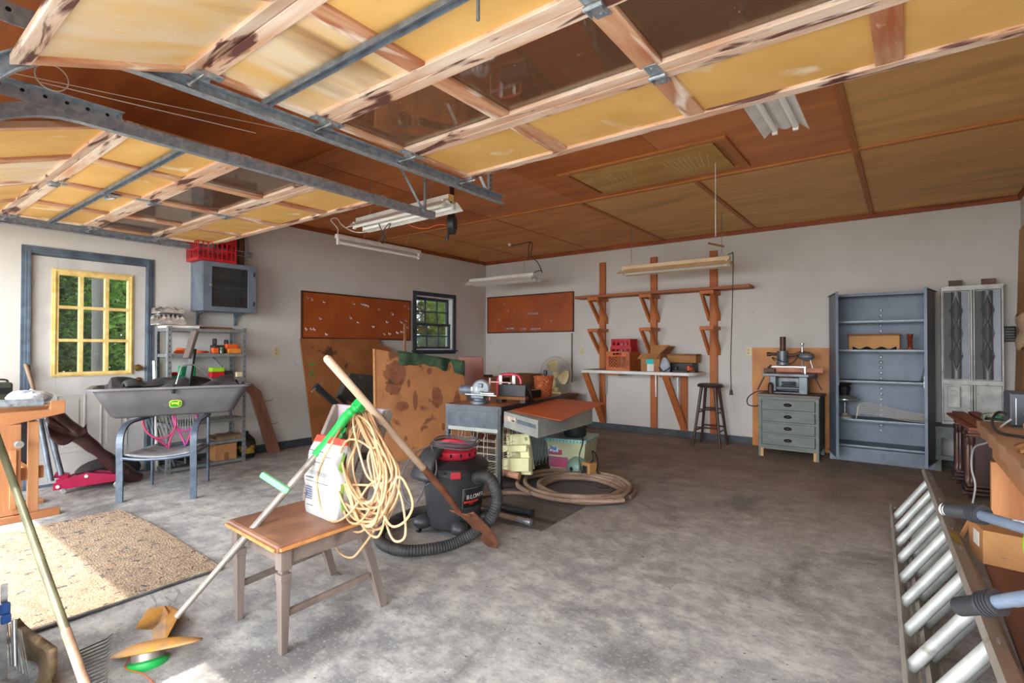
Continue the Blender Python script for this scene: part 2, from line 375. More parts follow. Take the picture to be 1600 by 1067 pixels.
g = M().b2((dx0, dy0, .02), (dx1, ly0, DW[2] - .014)).b2((dx0, ly1, .02), (dx1, dy1, DW[2] - .014)).b2((dx0, ly0, .02), (dx1, ly1, lz0)).b2((dx0, ly0, lz1), (dx1, ly1, DW[2] - .014))
for (a, b) in ((1.27, 1.49), (1.60, 1.82)):   # raised lower panels
    g.b2((dx1, a, .28), (dx1 + .006, a + .015, .82)).b2((dx1, b - .015, .28), (dx1 + .006, b, .82)).b2((dx1, a, .28), (dx1 + .006, b, .295)).b2((dx1, a, .805), (dx1 + .006, b, .82))
    g.b2((dx1, a + .05, .33), (dx1 + .005, b - .05, .77))
dr = struct('door_1', g, m_doorpaint, .003)
g = M(); x0, x1 = dx1, dx1 + .012
g.b2((dx0 - .01, 1.235, .985), (x1, ly0 + .01, 1.975)).b2((dx0 - .01, ly1 - .01, .985), (x1, 1.86, 1.975)).b2((dx0 - .01, 1.235, .985), (x1, 1.86, lz0 + .01)).b2((dx0 - .01, 1.235, lz1 - .01), (x1, 1.86, 1.975))
g.b2((x0, 1.25, .998), (x1 + .01, 1.262, 1.962)).b2((x0, 1.834, .998), (x1 + .01, 1.846, 1.962)).b2((x0, 1.25, 1.95), (x1 + .01, 1.846, 1.962)).b2((x0, 1.25, .998), (x1 + .01, 1.846, 1.01))
for y in (1.447, 1.643): g.b2((dx0, y - .016, lz0), (x1, y + .016, lz1))
for z in (1.32, 1.625): g.b2((dx0, ly0, z - .014), (x1, ly1, z + .014))
part(dr, 'window_frame', g, m_yellow, .002, label='yellow nine-pane frame')
part(dr, 'glass_pane', M().b2((dx0 + .018, ly0, lz0), (dx0 + .022, ly1, lz1)), m_glass)
g = M().lathe([(0, 0), (.022, .003), (.027, .018), (.022, .035), (.01, .045), (.01, .055), (.034, .058), (.034, .064)], (0, 0, 0), Matrix.Rotation(math.radians(-90), 3, 'Y'), 20)
g.v = [v + V(dx1 + .064, 1.905, 1.05) for v in g.v]
part(dr, 'door_knob', g, m_brass, smooth=True)
g = M().cyl((dx1, 1.91, .925), (dx1 + .014, 1.91, .925), .032, .028).b2((dx1 + .01, 1.904, .905), (dx1 + .026, 1.916, .945))
part(dr, 'deadbolt', g, m_brass, .002)
for z in (1.83, 1.06, .3): part(dr, 'hinge', M().b2((dx1, 1.092, z - .045), (dx1 + .003, 1.115, z + .045)).cyl((dx1 + .007, 1.098, z - .048), (dx1 + .007, 1.098, z + .048), .006, n=8), m_steel, .001)
# ------------------------------------------------------------------ double-hung window in the left wall
g = M(); y0, y1, z0, z1 = WN
for (ww, t) in ((.065, .014), (.04, .022)):
    g.b2((XL - .002, y0 - ww, z0 - ww), (XL + t, y0, z1 + ww)).b2((XL - .002, y1, z0 - ww), (XL + t, y1 + ww, z1 + ww)).b2((XL - .002, y0, z1), (XL + t, y1, z1 + ww)).b2((XL - .002, y0, z0 - ww), (XL + t, y1, z0))
g.b2((XL - .002, y0 - .08, z0 - .03), (XL + .05, y1 + .08, z0))
m_dslate = mat('dark_slate_window_trim', (62, 74, 90), (44, 52, 64), sc_=9, rough=.5)
wn = struct('window_1', g, m_dslate, .003)
g = M().b2((XL - .15, y0, z0), (XL, y0 + .02, z1)).b2((XL - .15, y1 - .02, z0), (XL, y1, z1)).b2((XL - .15, y0, z1 - .02), (XL, y1, z1)).b2((XL - .15, y0, z0), (XL, y1, z0 + .02))
part(wn, 'jamb', g, m_white, .001)
zm = (z0 + z1) / 2 - .02
for (xa, a, b) in ((XL - .11, zm - .015, z1 - .02), (XL - .07, z0 + .02, zm + .02)):
    g = M(); x0, x1 = xa, xa + .032; a0, a1 = y0 + .02, y1 - .02
    g.b2((x0, a0, a), (x1, a0 + .045, b)).b2((x0, a1 - .045, a), (x1, a1, b)).b2((x0, a0, b - .04), (x1, a1, b)).b2((x0, a0, a), (x1, a1, a + .035))
    for k in (1, 2): yy = a0 + (a1 - a0) * k / 3; g.b2((x0, yy - .009, a), (x1 - .008, yy + .009, b))
    g.b2((x0, a0, (a + b) / 2 - .008), (x1 - .008, a1, (a + b) / 2 + .008))
    s_ = part(wn, 'sash', g, m_dslate, .001)
    part(s_, 'pane', M().b2((x0 + .012, a0 + .03, a + .02), (x0 + .015, a1 - .03, b - .02)), m_glass)
# ------------------------------------------------------------------ outside: driveway, woodland floor, trees past the left wall
struct('driveway_ground', M().b2((-14, -22, -.14), (9, -.15, -.1)), mat('driveway_concrete', (188, 184, 176), (170, 166, 158), sc_=2, rough=.8))
struct('outside_ground', M().b2((-30, -.15, -.25), (XL - .2, 26, -.2)), mat('woodland_floor', (92, 84, 60), (60, 66, 38), (120, 104, 78), sc_=1.5, rough=.95))
m_bark = wood('bark', (58, 54, 46), (40, 36, 30), 'z', (32, 30, 26), sc_=3, k=.15, bump=.6)
def leafmat(name, c):
    m = mat(name, c, tuple(int(k * .6) for k in c), sc_=2.5, rough=.6); nt = m.node_tree; n = nt.nodes; b = n['Principled BSDF']
    tr = n.new('ShaderNodeBsdfTranslucent'); mx = n.new('ShaderNodeMixShader'); mx.inputs[0].default_value = .35
    tr.inputs[0].default_value = rgb(min(255, c[0] + 30), min(255, c[1] + 40), c[2])
    nt.links.new(b.outputs[0], mx.inputs[1]); nt.links.new(tr.outputs[0], mx.inputs[2]); nt.links.new(mx.outputs[0], n['Material Output'].inputs[0]); return m
leafm = [leafmat('leaf_green', (52, 80, 36)), leafmat('leaf_bright', (110, 146, 62)), leafmat('leaf_dark', (40, 60, 32))]
def leaves(g, c, r, n, s_):
    for _ in range(n):
        while True:
            p = Vector((jit(1), jit(1), jit(1)))
            if .25 < p.length < 1: break
        p = Vector((p.x * r[0], p.y * r[1], p.z * r[2])) + Vector(c)
        a = Vector((jit(1), jit(1), jit(.6))).normalized(); b = a.cross(Vector((jit(1), jit(1), 1))).normalized(); k = s_ * random.uniform(.6, 1.3)
        g.add([p - a * k, p - b * k * .45, p + a * k, p + b * k * .45], [(0, 1, 2, 3)])
def tree(x, y, hr, tr_, clumps, label, mi, s_=.09):
    t = thing('tree', label, 'tree', (x, y, -.2), group='woodland trees outside the left wall')
    g = M(); pts = spline([(0, 0, 0), (jit(.02), jit(.02), hr * .3), (jit(.2), jit(.2), hr * .65), (jit(.3), jit(.3), hr)], 4)
    g.tube(pts, [tr_ * (1 - .6 * i / len(pts)) for i in range(len(pts))], 14)
    part(t, 'trunk', g, m_bark, smooth=True)
    g = M()
    for (c, r, n) in clumps: leaves(g, c, r, n, s_)
    part(t, 'crown', g, leafm[mi], kind='stuff')
tree(-10.2, 2.62, 8, .105, [((0, 0, 6), (1.6, 1.6, 2), 1500)], 'thick straight tree trunk seen through the middle of the yellow door window', 0)
tree(-13.5, 2.3, 7, .12, [((0, 0, 1.2), (1.4, 1.4, 1.3), 3000), ((0, 0, 4), (2, 2, 2), 4000)], 'leafy tree behind the thick trunk, through the left door panes', 2)
tree(-14.5, 4.4, 7, .14, [((0, 0, 1.5), (1.6, 1.6, 1.6), 3600), ((0, .2, 4), (2, 2, 2), 4000)], 'leafy tree seen through the right door panes', 1)
tree(-17, 1.2, 8, .14, [((0, 0, 2), (2.4, 2.4, 2.4), 5200), ((0, .2, 5.2), (2.4, 2.4, 2), 4000)], 'farther tree behind the door glass on the left', 0)
tree(-19, 4.6, 8, .16, [((0, 0, 2), (2.6, 2.6, 2.6), 6000), ((0, .2, 5.6), (2.6, 2.6, 2.4), 5000)], 'farthest dark tree behind the door glass', 2)
for i_, (tx, ty) in enumerate(((-22, 6.5), (-22, 3.2), (-21, .2), (-21, 9.2), (-19, 13.5), (-17.5, 19), (-21, 23))):
    tree(tx, ty, 8, .2, [((0, 0, 2.4), (2.4, 2.2, 2.6), 6500), ((0, 0, 6.4), (2.4, 2.2, 2.8), 5000)], ['distant tree of the wood line, straight behind the door trunk', 'distant tree of the wood line, behind the left door panes', 'distant tree of the wood line at the left border of the door window', 'distant tree of the wood line, right of the door view', 'distant tree of the wood line between door and small window', 'distant tree of the wood line behind the small window', 'distant tree of the wood line at the right of the small window'][i_], 2, .16)
tree(-9.6, 10.2, 5, .05, [((0, .2, 2.6), (1.1, 1.1, 1.1), 2000)], 'slender pale-stemmed tree just outside the small window', 1, .07)
tree(-11.5, 12.2, 7, .13, [((0, 0, 1.3), (1.6, 1.6, 1.4), 3200), ((0, 0, 3.9), (2, 2, 1.7), 4200)], 'bushy tree behind the slender stem outside the small window', 0)
tree(-14, 15.5, 8, .16, [((0, 0, 2), (2.4, 2.4, 2.2), 4600), ((0, 0, 5), (2.4, 2.4, 2), 4200)], 'farther tree outside the small window', 2)
# ------------------------------------------------------------------ sectional garage doors, open overhead
m_pan = mat('ochre_hardboard_panel', (228, 184, 112), (214, 166, 92), (238, 218, 184), sc_=3, st=(1, 1, 1), spots=(.64, .74), spsc=3.5, rough=.7, bump=.05)
m_pan2 = wood('peeled_white_panel', (224, 184, 118), (230, 218, 200), 'y', (150, 112, 76), sc_=1.5, spots=(.66, .8), k=.12, spsc=3)
m_rail = wood('weathered_door_rail', (232, 216, 200), (200, 152, 120), 'x', (96, 58, 50), sc_=3.2, spots=(.56, .63), k=.2, spsc=16)
m_stile = wood('weathered_door_stile', (216, 176, 142), (164, 94, 60), 'y', (236, 220, 204), sc_=3.4, spots=(.56, .64), k=.16, spsc=10)
def stained(name, base):
    """hardboard with a ragged whitened water stain along its edges"""
    m = base.copy(); m.name = name; return m
def garage_door(x0, x1, label, loc, whites):
    T = thing('garage_door', label, 'garage door', loc)
    zc = 2.36; th = .035
    W_ = x1 - x0; ncol = 4
    SY = [(2.53, 2.005), (2.0, 1.465), (1.46, .895), (.89, .345)]
    slope = math.radians(20)
    for si, (yf, yn) in enumerate(SY):
        L_ = yf - yn
        def tf(x, y, z):     # y measured from the far edge of the section towards the opening
            if si < 3: return Vector((x, yf - y, zc + z))
            return Vector((x, yf - y * math.cos(slope), zc - y * math.sin(slope) + z))
        LL = L_ if si < 3 else L_ / math.cos(slope)
        def bx(g, xa, ya, za, xb, yb, zb):
            g.add([tf(x, y, z) for x in (xa, xb) for y in (ya, yb) for z in (za, zb)], [(0, 1, 3, 2), (4, 6, 7, 5), (0, 4, 5, 1), (2, 3, 7, 6), (0, 2, 6, 4), (1, 5, 7, 3)])
        g = M(); bx(g, x0, 0, 0, x1, .058, th); bx(g, x0, LL - .058, 0, x1, LL, th)
        S = part(T, 'door_section', g, m_rail, .003, world=True)
        for c in range(ncol + 1):
            xc = x0 + W_ * c / ncol; wd = .05 if c in (0, ncol) else .045
            a, b = max(x0, xc - wd), min(x1, xc + wd)
            g = M(); bx(g, a, .058, 0.001, b, LL - .058, th - .001); part(S, 'stile', g, m_stile, .003, world=True)
        for c in range(ncol):
            a = x0 + W_ * c / ncol + .045; b = x0 + W_ * (c + 1) / ncol - .045
            g = M()
            if si == 1:
                bx(g, a, .058, .018, b, LL - .058, .022); part(S, 'glass_pane', g, m_doorglass, world=True)
            else:
                bx(g, a, .058, .016, b, LL - .058, .026); part(S, 'panel', g, m_pan2 if (si, c) in whites else m_pan, world=True)
        # hinges between this section and the next
        if si < 3:
            for c in (0, 2, 4):
                xc = min(max(x0 + W_ * c / ncol, x0 + .04), x1 - .04); o = tf(xc, LL, 0)
                g = M().box(o + V(0, .045, -.002), (.055, .075, .004)).box(o + V(0, -.045, -.002), (.055, .075, .004)).cyl(o + V(-.034, 0, -.012), o + V(.034, 0, -.012), .009, n=10)
                g.box(o + V(-.026, .02, -.012), (.004, .05, .022)).box(o + V(.026, .02, -.012), (.004, .05, .022))
                for dy in (-.06, .06): g.cyl(o + V(0, dy, -.001), o + V(0, dy, -.009), .006, n=6)
                part(S, 'hinge', g, m_galv, .001, world=True)
        for sx, xe in ((-1, x0), (1, x1)):      # rollers with stems at each joint
            o = tf(xe, .02 if si == 0 else 0, 0) + V(0, 0, -.022)
            g = M().cyl(o + V(-sx * .08, 0, 0), o + V(sx * .05, 0, 0), .0055, n=8).cyl(o + V(sx * .036, 0, 0), o + V(sx * .056, 0, 0), .021, n=16)
            g.box(o + V(-sx * .04, .0, .014), (.06, .05, .018))
            part(S, 'roller', g, m_steel, .001, world=True)
    # steel strut / lock bar across the third section
    g = M(); y = 1.17
    g.box(((x0 + x1) / 2, y, zc - .01), (W_ - .02, .035, .004)).box(((x0 + x1) / 2, y - .016, zc - .02), (W_ - .02, .004, .022)).box(((x0 + x1) / 2, y + .016, zc - .02), (W_ - .02, .004, .022))
    part(T, 'strut', g, m_galvd, .001, world=True)
    xm = (x0 + x1) / 2
    g = M().box((xm, y + .05, zc - .012), (.07, .12, .006)).cyl((xm, y + .03, zc - .02), (xm, y + .03, zc - .05), .012, n=10).cyl((xm, y + .03, zc - .045), (xm + .08, y + .06, zc - .045), .007, n=8)
    part(T, 'lock_handle', g, m_galv, .001, world=True)
    return T
garage_door(-2.28, .70, 'open wooden sectional garage door overhead, nearest, with dusty glass row and ochre panels', (-.79, 1.5, 2.34), {(2, 0), (3, 0), (3, 1)})
garage_door(-6.0, -3.1, 'open wooden sectional garage door overhead beside the wall with the blue door frame', (-4.55, 1.5, 2.34), {(3, 2)})
# ------------------------------------------------------------------ tracks
def track(x, face, y1, label, ang=True):
    """C-channel open towards 'face' (+1: +x), curve dropping at the doorway, angle iron and hanger"""
    T = thing('garage_door_track', label, 'door track', (x, 1.6, 2.30), group=None)
    zb = 2.30; H = .058; D = .04
    prof = [(0, 0), (D, 0), (D, .006), (.004, .006), (.004, H - .006), (D, H - .006), (D, H), (0, H)]
    path = [(y1, 0)]
    for k in range(0, 11):
        a = math.radians(90 * k / 10); path.append((.70 - .47 * math.sin(a), -.47 * (1 - math.cos(a))))
    path.append((.23, -2.28))
    g = M(); n = len(prof); vs = []
    for i, (y, z) in enumerate(path):
        a = 0 if i == 0 else min(90, 9 * (i - 1)); a = math.radians(a if i < len(path) - 1 else 90)
        for (px, pz) in prof: vs.append((x + face * px, y - math.sin(a) * pz, zb + z + math.cos(a) * pz))
    fs = []
    for i in range(len(path) - 1):
        for j in range(n): fs.append((i * n + j, i * n + (j + 1) % n, (i + 1) * n + (j + 1) % n, (i + 1) * n + j))
    fs += [tuple(range(n)), tuple((len(path) - 1) * n + j for j in range(n))]
    g.add(vs, fs); part(T, 'rail', g, m_galv, world=True, smooth=True)
    g = M().b2((x - .003, .13, zb + .022), (x + .001, .86, zb + .092)).b2((x - .003, .13, zb + .088), (x - face * .035, .86, zb + .092))
    part(T, 'angle_bracket', g, m_galv, .001, world=True)
    for k in range(9): part(T, 'bolt_hole', M().cyl((x + .0012, .2 + k * .075, zb + .066), (x + .0025, .2 + k * .075, zb + .066), .008, n=10).cyl((x - .0032, .2 + k * .075, zb + .066), (x - .0042, .2 + k * .075, zb + .066), .008, n=10), m_dark, world=True)
    for k in range(7): part(T, 'punched_hole', M().cyl((x + face * .0045, y1 - .03 - k * .025, zb + .03), (x + face * .0052, y1 - .03 - k * .025, zb + .03), .007, n=8), m_steel, world=True)
    if ang:
        g = M().b2((x - .002, y1 - .13, zb + .02), (x + .002, y1 - .10, ZC)).b2((x - .002, y1 - .13, zb + .02), (x - face * .02, y1 - .127, ZC))
        g.bar((x - face * .003, y1 - .13, zb + .03), (x - face * .003 , y1 - .55, ZC), .004, .025, (1, 0, 0))
        g.b2((x - face * .12, y1 - .15, ZC - .018), (x + face * .02, y1 - .08, ZC - .001))
        part(T, 'hanger', g, m_galv, .001, world=True)
        for k in range(14): part(T, 'hanger_hole', M().cyl((x - .003, y1 - .115, zb + .08 + k * .034), (x + .003, y1 - .115, zb + .08 + k * .034), .005, n=8), m_dark, world=True)
    return T
track(-6.085, 1, 2.99, 'galvanized garage door track along the wall above the blue-framed door')
track(-3.03, -1, 2.97, 'galvanized garage door track with perforated hanger at the inner side of the far door')
track(-2.34, 1, 2.95, 'galvanized open channel track beside the near garage door, rollers inside')
track(.78, -1, 2.95, 'galvanized garage door track by the right wall')
# ================================================================== BACK WALL
m_fir = wood('fir_stud', (186, 110, 56), (160, 86, 40), 'z', (112, 58, 30), sc_=2, spots=(.68, .76), spsc=4)
m_firx = wood('fir_board', (176, 104, 54), (148, 80, 40), 'x', (104, 56, 32), sc_=2, spots=(.68, .76), spsc=4)
m_oldw = wood('old_brown_wood', (132, 82, 50), (104, 60, 36), 'x', (70, 42, 28), sc_=2)
m_orangew = wood('orange_stained_wood', (200, 120, 60), (168, 92, 44), 'z', (130, 66, 34), sc_=2)
def pegmat():
    m = mat('tempered_pegboard', (176, 88, 34), (156, 72, 28), (132, 60, 26), sc_=3, spots=(.62, .74), spsc=3, rough=.5)
    nt = m.node_tree; n = nt.nodes; L = nt.links; b = n['Principled BSDF']
    src = b.inputs['Base Color'].links[0].from_socket
    tc = n.new('ShaderNodeTexCoord'); mp = n.new('ShaderNodeMapping'); mp.inputs['Scale'].default_value = (39.4, 39.4, 39.4); L.new(tc.outputs['Object'], mp.inputs[0])
    f = n.new('ShaderNodeVectorMath'); f.operation = 'FRACTION'; L.new(mp.outputs[0], f.inputs[0])
    s_ = n.new('ShaderNodeVectorMath'); s_.operation = 'SUBTRACT'; s_.inputs[1].default_value = (.5, .5, .5); L.new(f.outputs[0], s_.inputs[0])
    sp = n.new('ShaderNodeSeparateXYZ'); L.new(s_.outputs[0], sp.inputs[0])
    def sq(o):
        k = n.new('ShaderNodeMath'); k.operation = 'MULTIPLY'; L.new(o, k.inputs[0]); L.new(o, k.inputs[1]); return k.outputs[0]
    res = {}
    a = n.new('ShaderNodeMath'); a.operation = 'ADD'; L.new(sq(sp.outputs[0]), a.inputs[0]); L.new(sq(sp.outputs[2]), a.inputs[1])
    c = n.new('ShaderNodeMath'); c.operation = 'LESS_THAN'; c.inputs[1].default_value = .022; L.new(a.outputs[0], c.inputs[0])
    mx = n.new('ShaderNodeMix'); mx.data_type = 'RGBA'; mx.inputs[7].default_value = rgb(70, 34, 16); L.new(c.outputs[0], mx.inputs[0]); L.new(src, mx.inputs[6]); L.new(mx.outputs[2], b.inputs['Base Color'])
    return m
m_peg = pegmat()
m_pegstrip = mat('pegboard_dark_strip', (84, 46, 26), (64, 34, 20), sc_=8)
def pegboard(label, loc, W_, H_, rz, hooks):
    T = thing('pegboard', label, 'pegboard', loc, rz)   # local: x along wall, -y into the room, z up
    part(T, 'board', M().b2((0, -.022, 0), (W_, -.016, H_)), m_peg, .001)
    g = M().b2((0, -.028, H_ - .02), (W_, 0, H_)).b2((0, -.028, 0), (W_, 0, .02)).b2((0, -.026, 0), (.02, 0, H_)).b2((W_ - .02, -.026, 0), (W_, 0, H_))
    part(T, 'edge_strip', g, m_pegstrip, .001)
    for (x, z) in hooks:
        x += jit(.004); a = random.uniform(.018, .035)
        pts = [(x, -.02, z + .012), (x, -.03, z + .012), (x, -.034, z), (x, -.036, z - a * .6), (x, -.05, z - a), (x, -.066, z - a * .7), (x, -.068, z - a * .2)]
        part(T, 'peg_hook', M().tube(spline(pts, 2), .0026, 5), m_steel)
    return T
random.seed(3)
pegboard('brown back wall pegboard with a row of clips along its bottom', (-6.11, YB - .003, 1.52), 1.82, .66, 0,
         [(.45 + .022 * k, .085) for k in range(9)] + [(.8 + .03 * k, .07) for k in range(4)] + [(1.0 + .03 * k, .065) for k in range(7)] + [(.93 + .033 * k, .33) for k in range(7)] + [(.42, .52), (.5, .4), (.64, .38), (1.25, .5), (1.5, .42), (1.58, .58), (1.4, .2), (.3, .25)])
pegboard('long brown pegboard beside the small window', (XL + .003, 3.66, 1.37), 1.83, .615, math.pi / 2,
         [(.07, .53), (.13, .52), (.3, .49), (.77, .5), (.9, .5), (.95, .5), (1.0, .49), (.25, .27), (1.2, .45), (.72, .3), (.84, .24), (1.1, .2), (1.45, .4), (1.68, .53), (1.77, .5), (.05, .13), (.12, .13), (.16, .13), (.34, .07), (1.35, .27), (1.62, .28), (1.72, .3), (1.4, .1), (1.55, .12), (1.3, .09), (1.63, .13), (1.75, .2)])
# shelf uprights with brackets
def upright(x, z0, z1, brs, label, x2=.05):
    T = thing('shelf_upright', label, 'shelf support', (x, YB, z0), group='stud uprights of the wall shelving')
    part(T, 'post', M().b2((-x2, -.04, 0), (x2, 0, z1 - z0)), m_fir, .003)
    for zb in brs:
        z = zb - z0
        for s_ in (-1, 1):
            xa = s_ * (x2 + .02)
            g = M().b2((xa - .018, -.34, z - .045), (xa + .018, 0, z)); part(T, 'bracket_arm', g, m_orangew, .002)
            g = M().prism([(xa - .017, -.34, z - .046), (xa - .017, -.26, z - .046), (xa - .017, 0, z - .30), (xa - .017, 0, z - .39)], (.034, 0, 0))
            part(T, 'bracket_brace', g, m_orangew, .002)
        part(T, 'bracket_front', M().b2((-x2 - .04, -.352, z - .045), (x2 + .04, -.34, z)), m_orangew, .001)
    return T
upright(-3.77, .095, 2.59, [2.02, 1.55], 'tall wooden stud nearest the pegboard, carrying two triangular brackets')
upright(-2.94, .095, 2.59, [2.02, 1.55], 'tall wooden stud with two brackets, behind the open cardboard box')
upright(-2.09, .095, 2.59, [2.02, 1.55], 'tall wooden stud with two brackets, behind the round black stool')
T = thing('shelf_upright', 'short wooden stud under the right end of the white-edged wall table', 'shelf support', (-2.5, YB, .095), group='stud uprights of the wall shelving')
part(T, 'post', M().b2((-.05, -.04, 0), (.05, 0, .78)), m_fir, .003)
g = M().add([(-4.12, 7.03, 2.022), (-1.57, 7.03, 2.032), (-1.57, 7.29, 2.032), (-4.12, 7.29, 2.022), (-4.12, 7.03, 2.06), (-1.57, 7.03, 2.07), (-1.57, 7.29, 2.07), (-4.12, 7.29, 2.06)], [(0, 3, 2, 1), (4, 5, 6, 7), (0, 1, 5, 4), (1, 2, 6, 5), (2, 3, 7, 6), (3, 0, 4, 7)])
solo('shelf_board', 'long brown board lying on the upper wall brackets', 'shelf', g, m_firx, bevel=.002)
# white-edged wall table
T = thing('wall_table', 'white-edged brown wall table carrying the orange crate and boxes', 'table', (-3.05, 7.0, .84))
o = []
def rr(x0, x1, y0, y1, r, z):
    pts = [(x0, y1, z), (x0, y0 + .03, z), (x0 + .03, y0, z)]
    pts += [(x1 - r + r * math.sin(a), y0 + r - r * math.cos(a), z) for a in [math.pi / 2 * k / 8 for k in range(9)]]
    return pts + [(x1, y1, z)]
g = M().prism(rr(-3.88, -2.19, 6.8, YB - .042, .16, .892), (0, 0, .042)); part(T, 'white_edge', g, m_white, .004, world=True)
part(T, 'top', M().prism(rr(-3.86, -2.21, 6.82, YB - .042, .15, .9345), (0, 0, .003)), mat('worn_brown_laminate', (130, 94, 66), (104, 74, 52), (160, 140, 120), sc_=5), world=True)
m_brace = m_fir
for xa, xb in ((-3.86, -3.74), (-2.62, -2.48)):
    g = M().bar((xa, 6.92, .89), (xb, YB - .08, .14), .04, .09, (1, 0, 0)); part(T, 'diagonal_brace', g, m_brace, .003, world=True)
for x in (-3.4, -2.6): part(T, 'cross_cleat', M().b2((x - .1, 6.9, .862), (x + .1, YB - .06, .891)), m_firx, .002, world=True)
for x in (-3.70, -2.90, -2.58):
    part(T, 'strap', M().b2((x - .008, YB - .05, .55), (x + .008, YB - .0405, .88)), m_steel, world=True)
# crates and boxes on the table
m_crate = mat('orange_brown_plastic', (200, 112, 58), (176, 90, 44), (140, 70, 36), sc_=9, spots=(.64, .74), spsc=6, rough=.5)
T = thing('milk_crate', 'orange-brown plastic crate with diamond lattice side on the wall table', 'crate', (-3.28, 7.0, .938), -.06)
g = M(); a, b, h = .185, .16, .27
for s_ in (-1, 1):
    g.b2((-a, s_ * b - .008, 0), (a, s_ * b + .008, .045)).b2((-a, s_ * b - .008, h - .075), (-.07, s_ * b + .008, h)).b2((.07, s_ * b - .008, h - .075), (a, s_ * b + .008, h)).b2((-.07, s_ * b - .008, h - .022), (.07, s_ * b + .008, h)).b2((-.07, s_ * b - .008, h - .075), (.07, s_ * b + .008, h - .052))
    g.b2((-a, s_ * b - .008, .045), (-a + .05, s_ * b + .008, h - .075)).b2((a - .05, s_ * b - .008, .045), (a, s_ * b + .008, h - .075))
    g.b2((s_ * a - .008, -b, 0), (s_ * a + .008, b, h))
g.b2((-a, -b, 0), (a, b, .008)); part(T, 'body', g, m_crate, .003)
g = M(); wx, z0, z1 = .135, .045, h - .075
for s_ in (-1, 1):
    for k in range(-4, 8):
        for d in (1, -1):
            xa = -wx + k * .045; pts = []
            x0_, x1_ = xa, xa + d * (z1 - z0)
            if max(x0_, x1_) < -wx or min(x0_, x1_) > wx: continue
            def clip(x): return min(max(x, -wx), wx)
            ta, tb = 0, 1
            if x1_ != x0_:
                t0 = (clip(x0_) - x0_) / (x1_ - x0_); t1 = (clip(x1_) - x0_) / (x1_ - x0_)
            if t1 - t0 < .1: continue
            g.bar((x0_ + (x1_ - x0_) * t0, s_ * b, z0 + (z1 - z0) * t0), (x0_ + (x1_ - x0_) * t1, s_ * b, z0 + (z1 - z0) * t1), .008, .006, (0, 1, 0))
part(T, 'lattice', g, m_crate)
m_red = mat('red_plastic', (196, 32, 42), (164, 24, 34), sc_=8, rough=.4)
T = thing('bottle_crate', 'small red plastic bottle crate with square openings, standing in the orange crate', 'crate', (-3.26, 7.0, 1.15), -.05)
g = M(); hh = .24
for k, (w0, dz0, dz1) in enumerate(((.155, 0, .13), (.14, .13, hh))):
    for s_ in (-1, 1):
        y = s_ * .11
        g.b2((-w0, y - .004, dz0), (w0, y + .004, dz0 + .018)).b2((-w0, y - .004, dz1 - .04), (w0, y + .004, dz1))
        for i in range(5): x = -w0 + 2 * w0 * i / 4; g.b2((x - .012, y - .004, dz0), (x + .012, y + .004, dz1))
        g.b2((s_ * w0 - .004, -.11, dz0), (s_ * w0 + .004, .11, dz1))
        g.b2((-w0, y - .004, dz0 + .05), (w0, y + .004, dz0 + .062))
g.b2((-.14, -.11, hh - .006), (.14, .11, hh)); part(T, 'body', g, m_red, .002)
T = thing('cardboard_box', 'open cardboard box with turquoise tape and raised flaps on the wall table', 'box', (-2.8, 7.0, .938), -.1)
g = M(); 
for (p, q) in (((-.14, -.13), (.14, -.13)), ((.14, -.13), (.14, .13)), ((.14, .13), (-.14, .13)), ((-.14, .13), (-.14, -.13))):
    g.bar((p[0], p[1], .12), (q[0], q[1], .12), .004, .24)
g.b2((-.14, -.13, 0), (.14, .13, .004)); part(T, 'body', g, m_card)
for pts in ([(-.14, -.13, .24), (.14, -.13, .24), (.13, -.2, .17), (-.16, -.2, .17)], [(-.14, .13, .24), (.14, .13, .24), (.15, .17, .36), (-.15, .17, .36)], [(.14, -.13, .24), (.14, .13, .24), (.25, .12, .34), (.25, -.12, .34)], [(-.14, -.13, .24), (-.14, .13, .24), (-.2, .12, .22), (-.2, -.12, .22)]):
    part(T, 'flap', M().prism(pts, (0, 0, .003)), m_card)
part(T, 'tape', M().b2((-.06, -.1345, .10), (.05, -.1325, .2)), mat('turquoise_tape', (40, 190, 186), rough=.4))
part(T, 'shipping_label', M().b2((-.045, -.1345, .0), (.055, -.1325, .1)), m_white)
T = thing('cardboard_carton', 'long flat brown carton lying across tools at the back of the wall table', 'box', (-2.44, 7.14, 1.06), -.04)
part(T, 'body', M().b2((-.2, -.09, 0), (.2, .09, .11)), m_card, .003); part(T, 'lid_edge', M().b2((-.205, -.095, .095), (.205, .095, .118)), m_cardd, .002)
solo('tool_case', 'black tool case lying under the long carton on the wall table', 'case', M().b2((-2.6, 7.02, .938), (-2.28, 7.26, 1.06)), m_black, bevel=.012, loc=(-2.44, 7.14, .938))
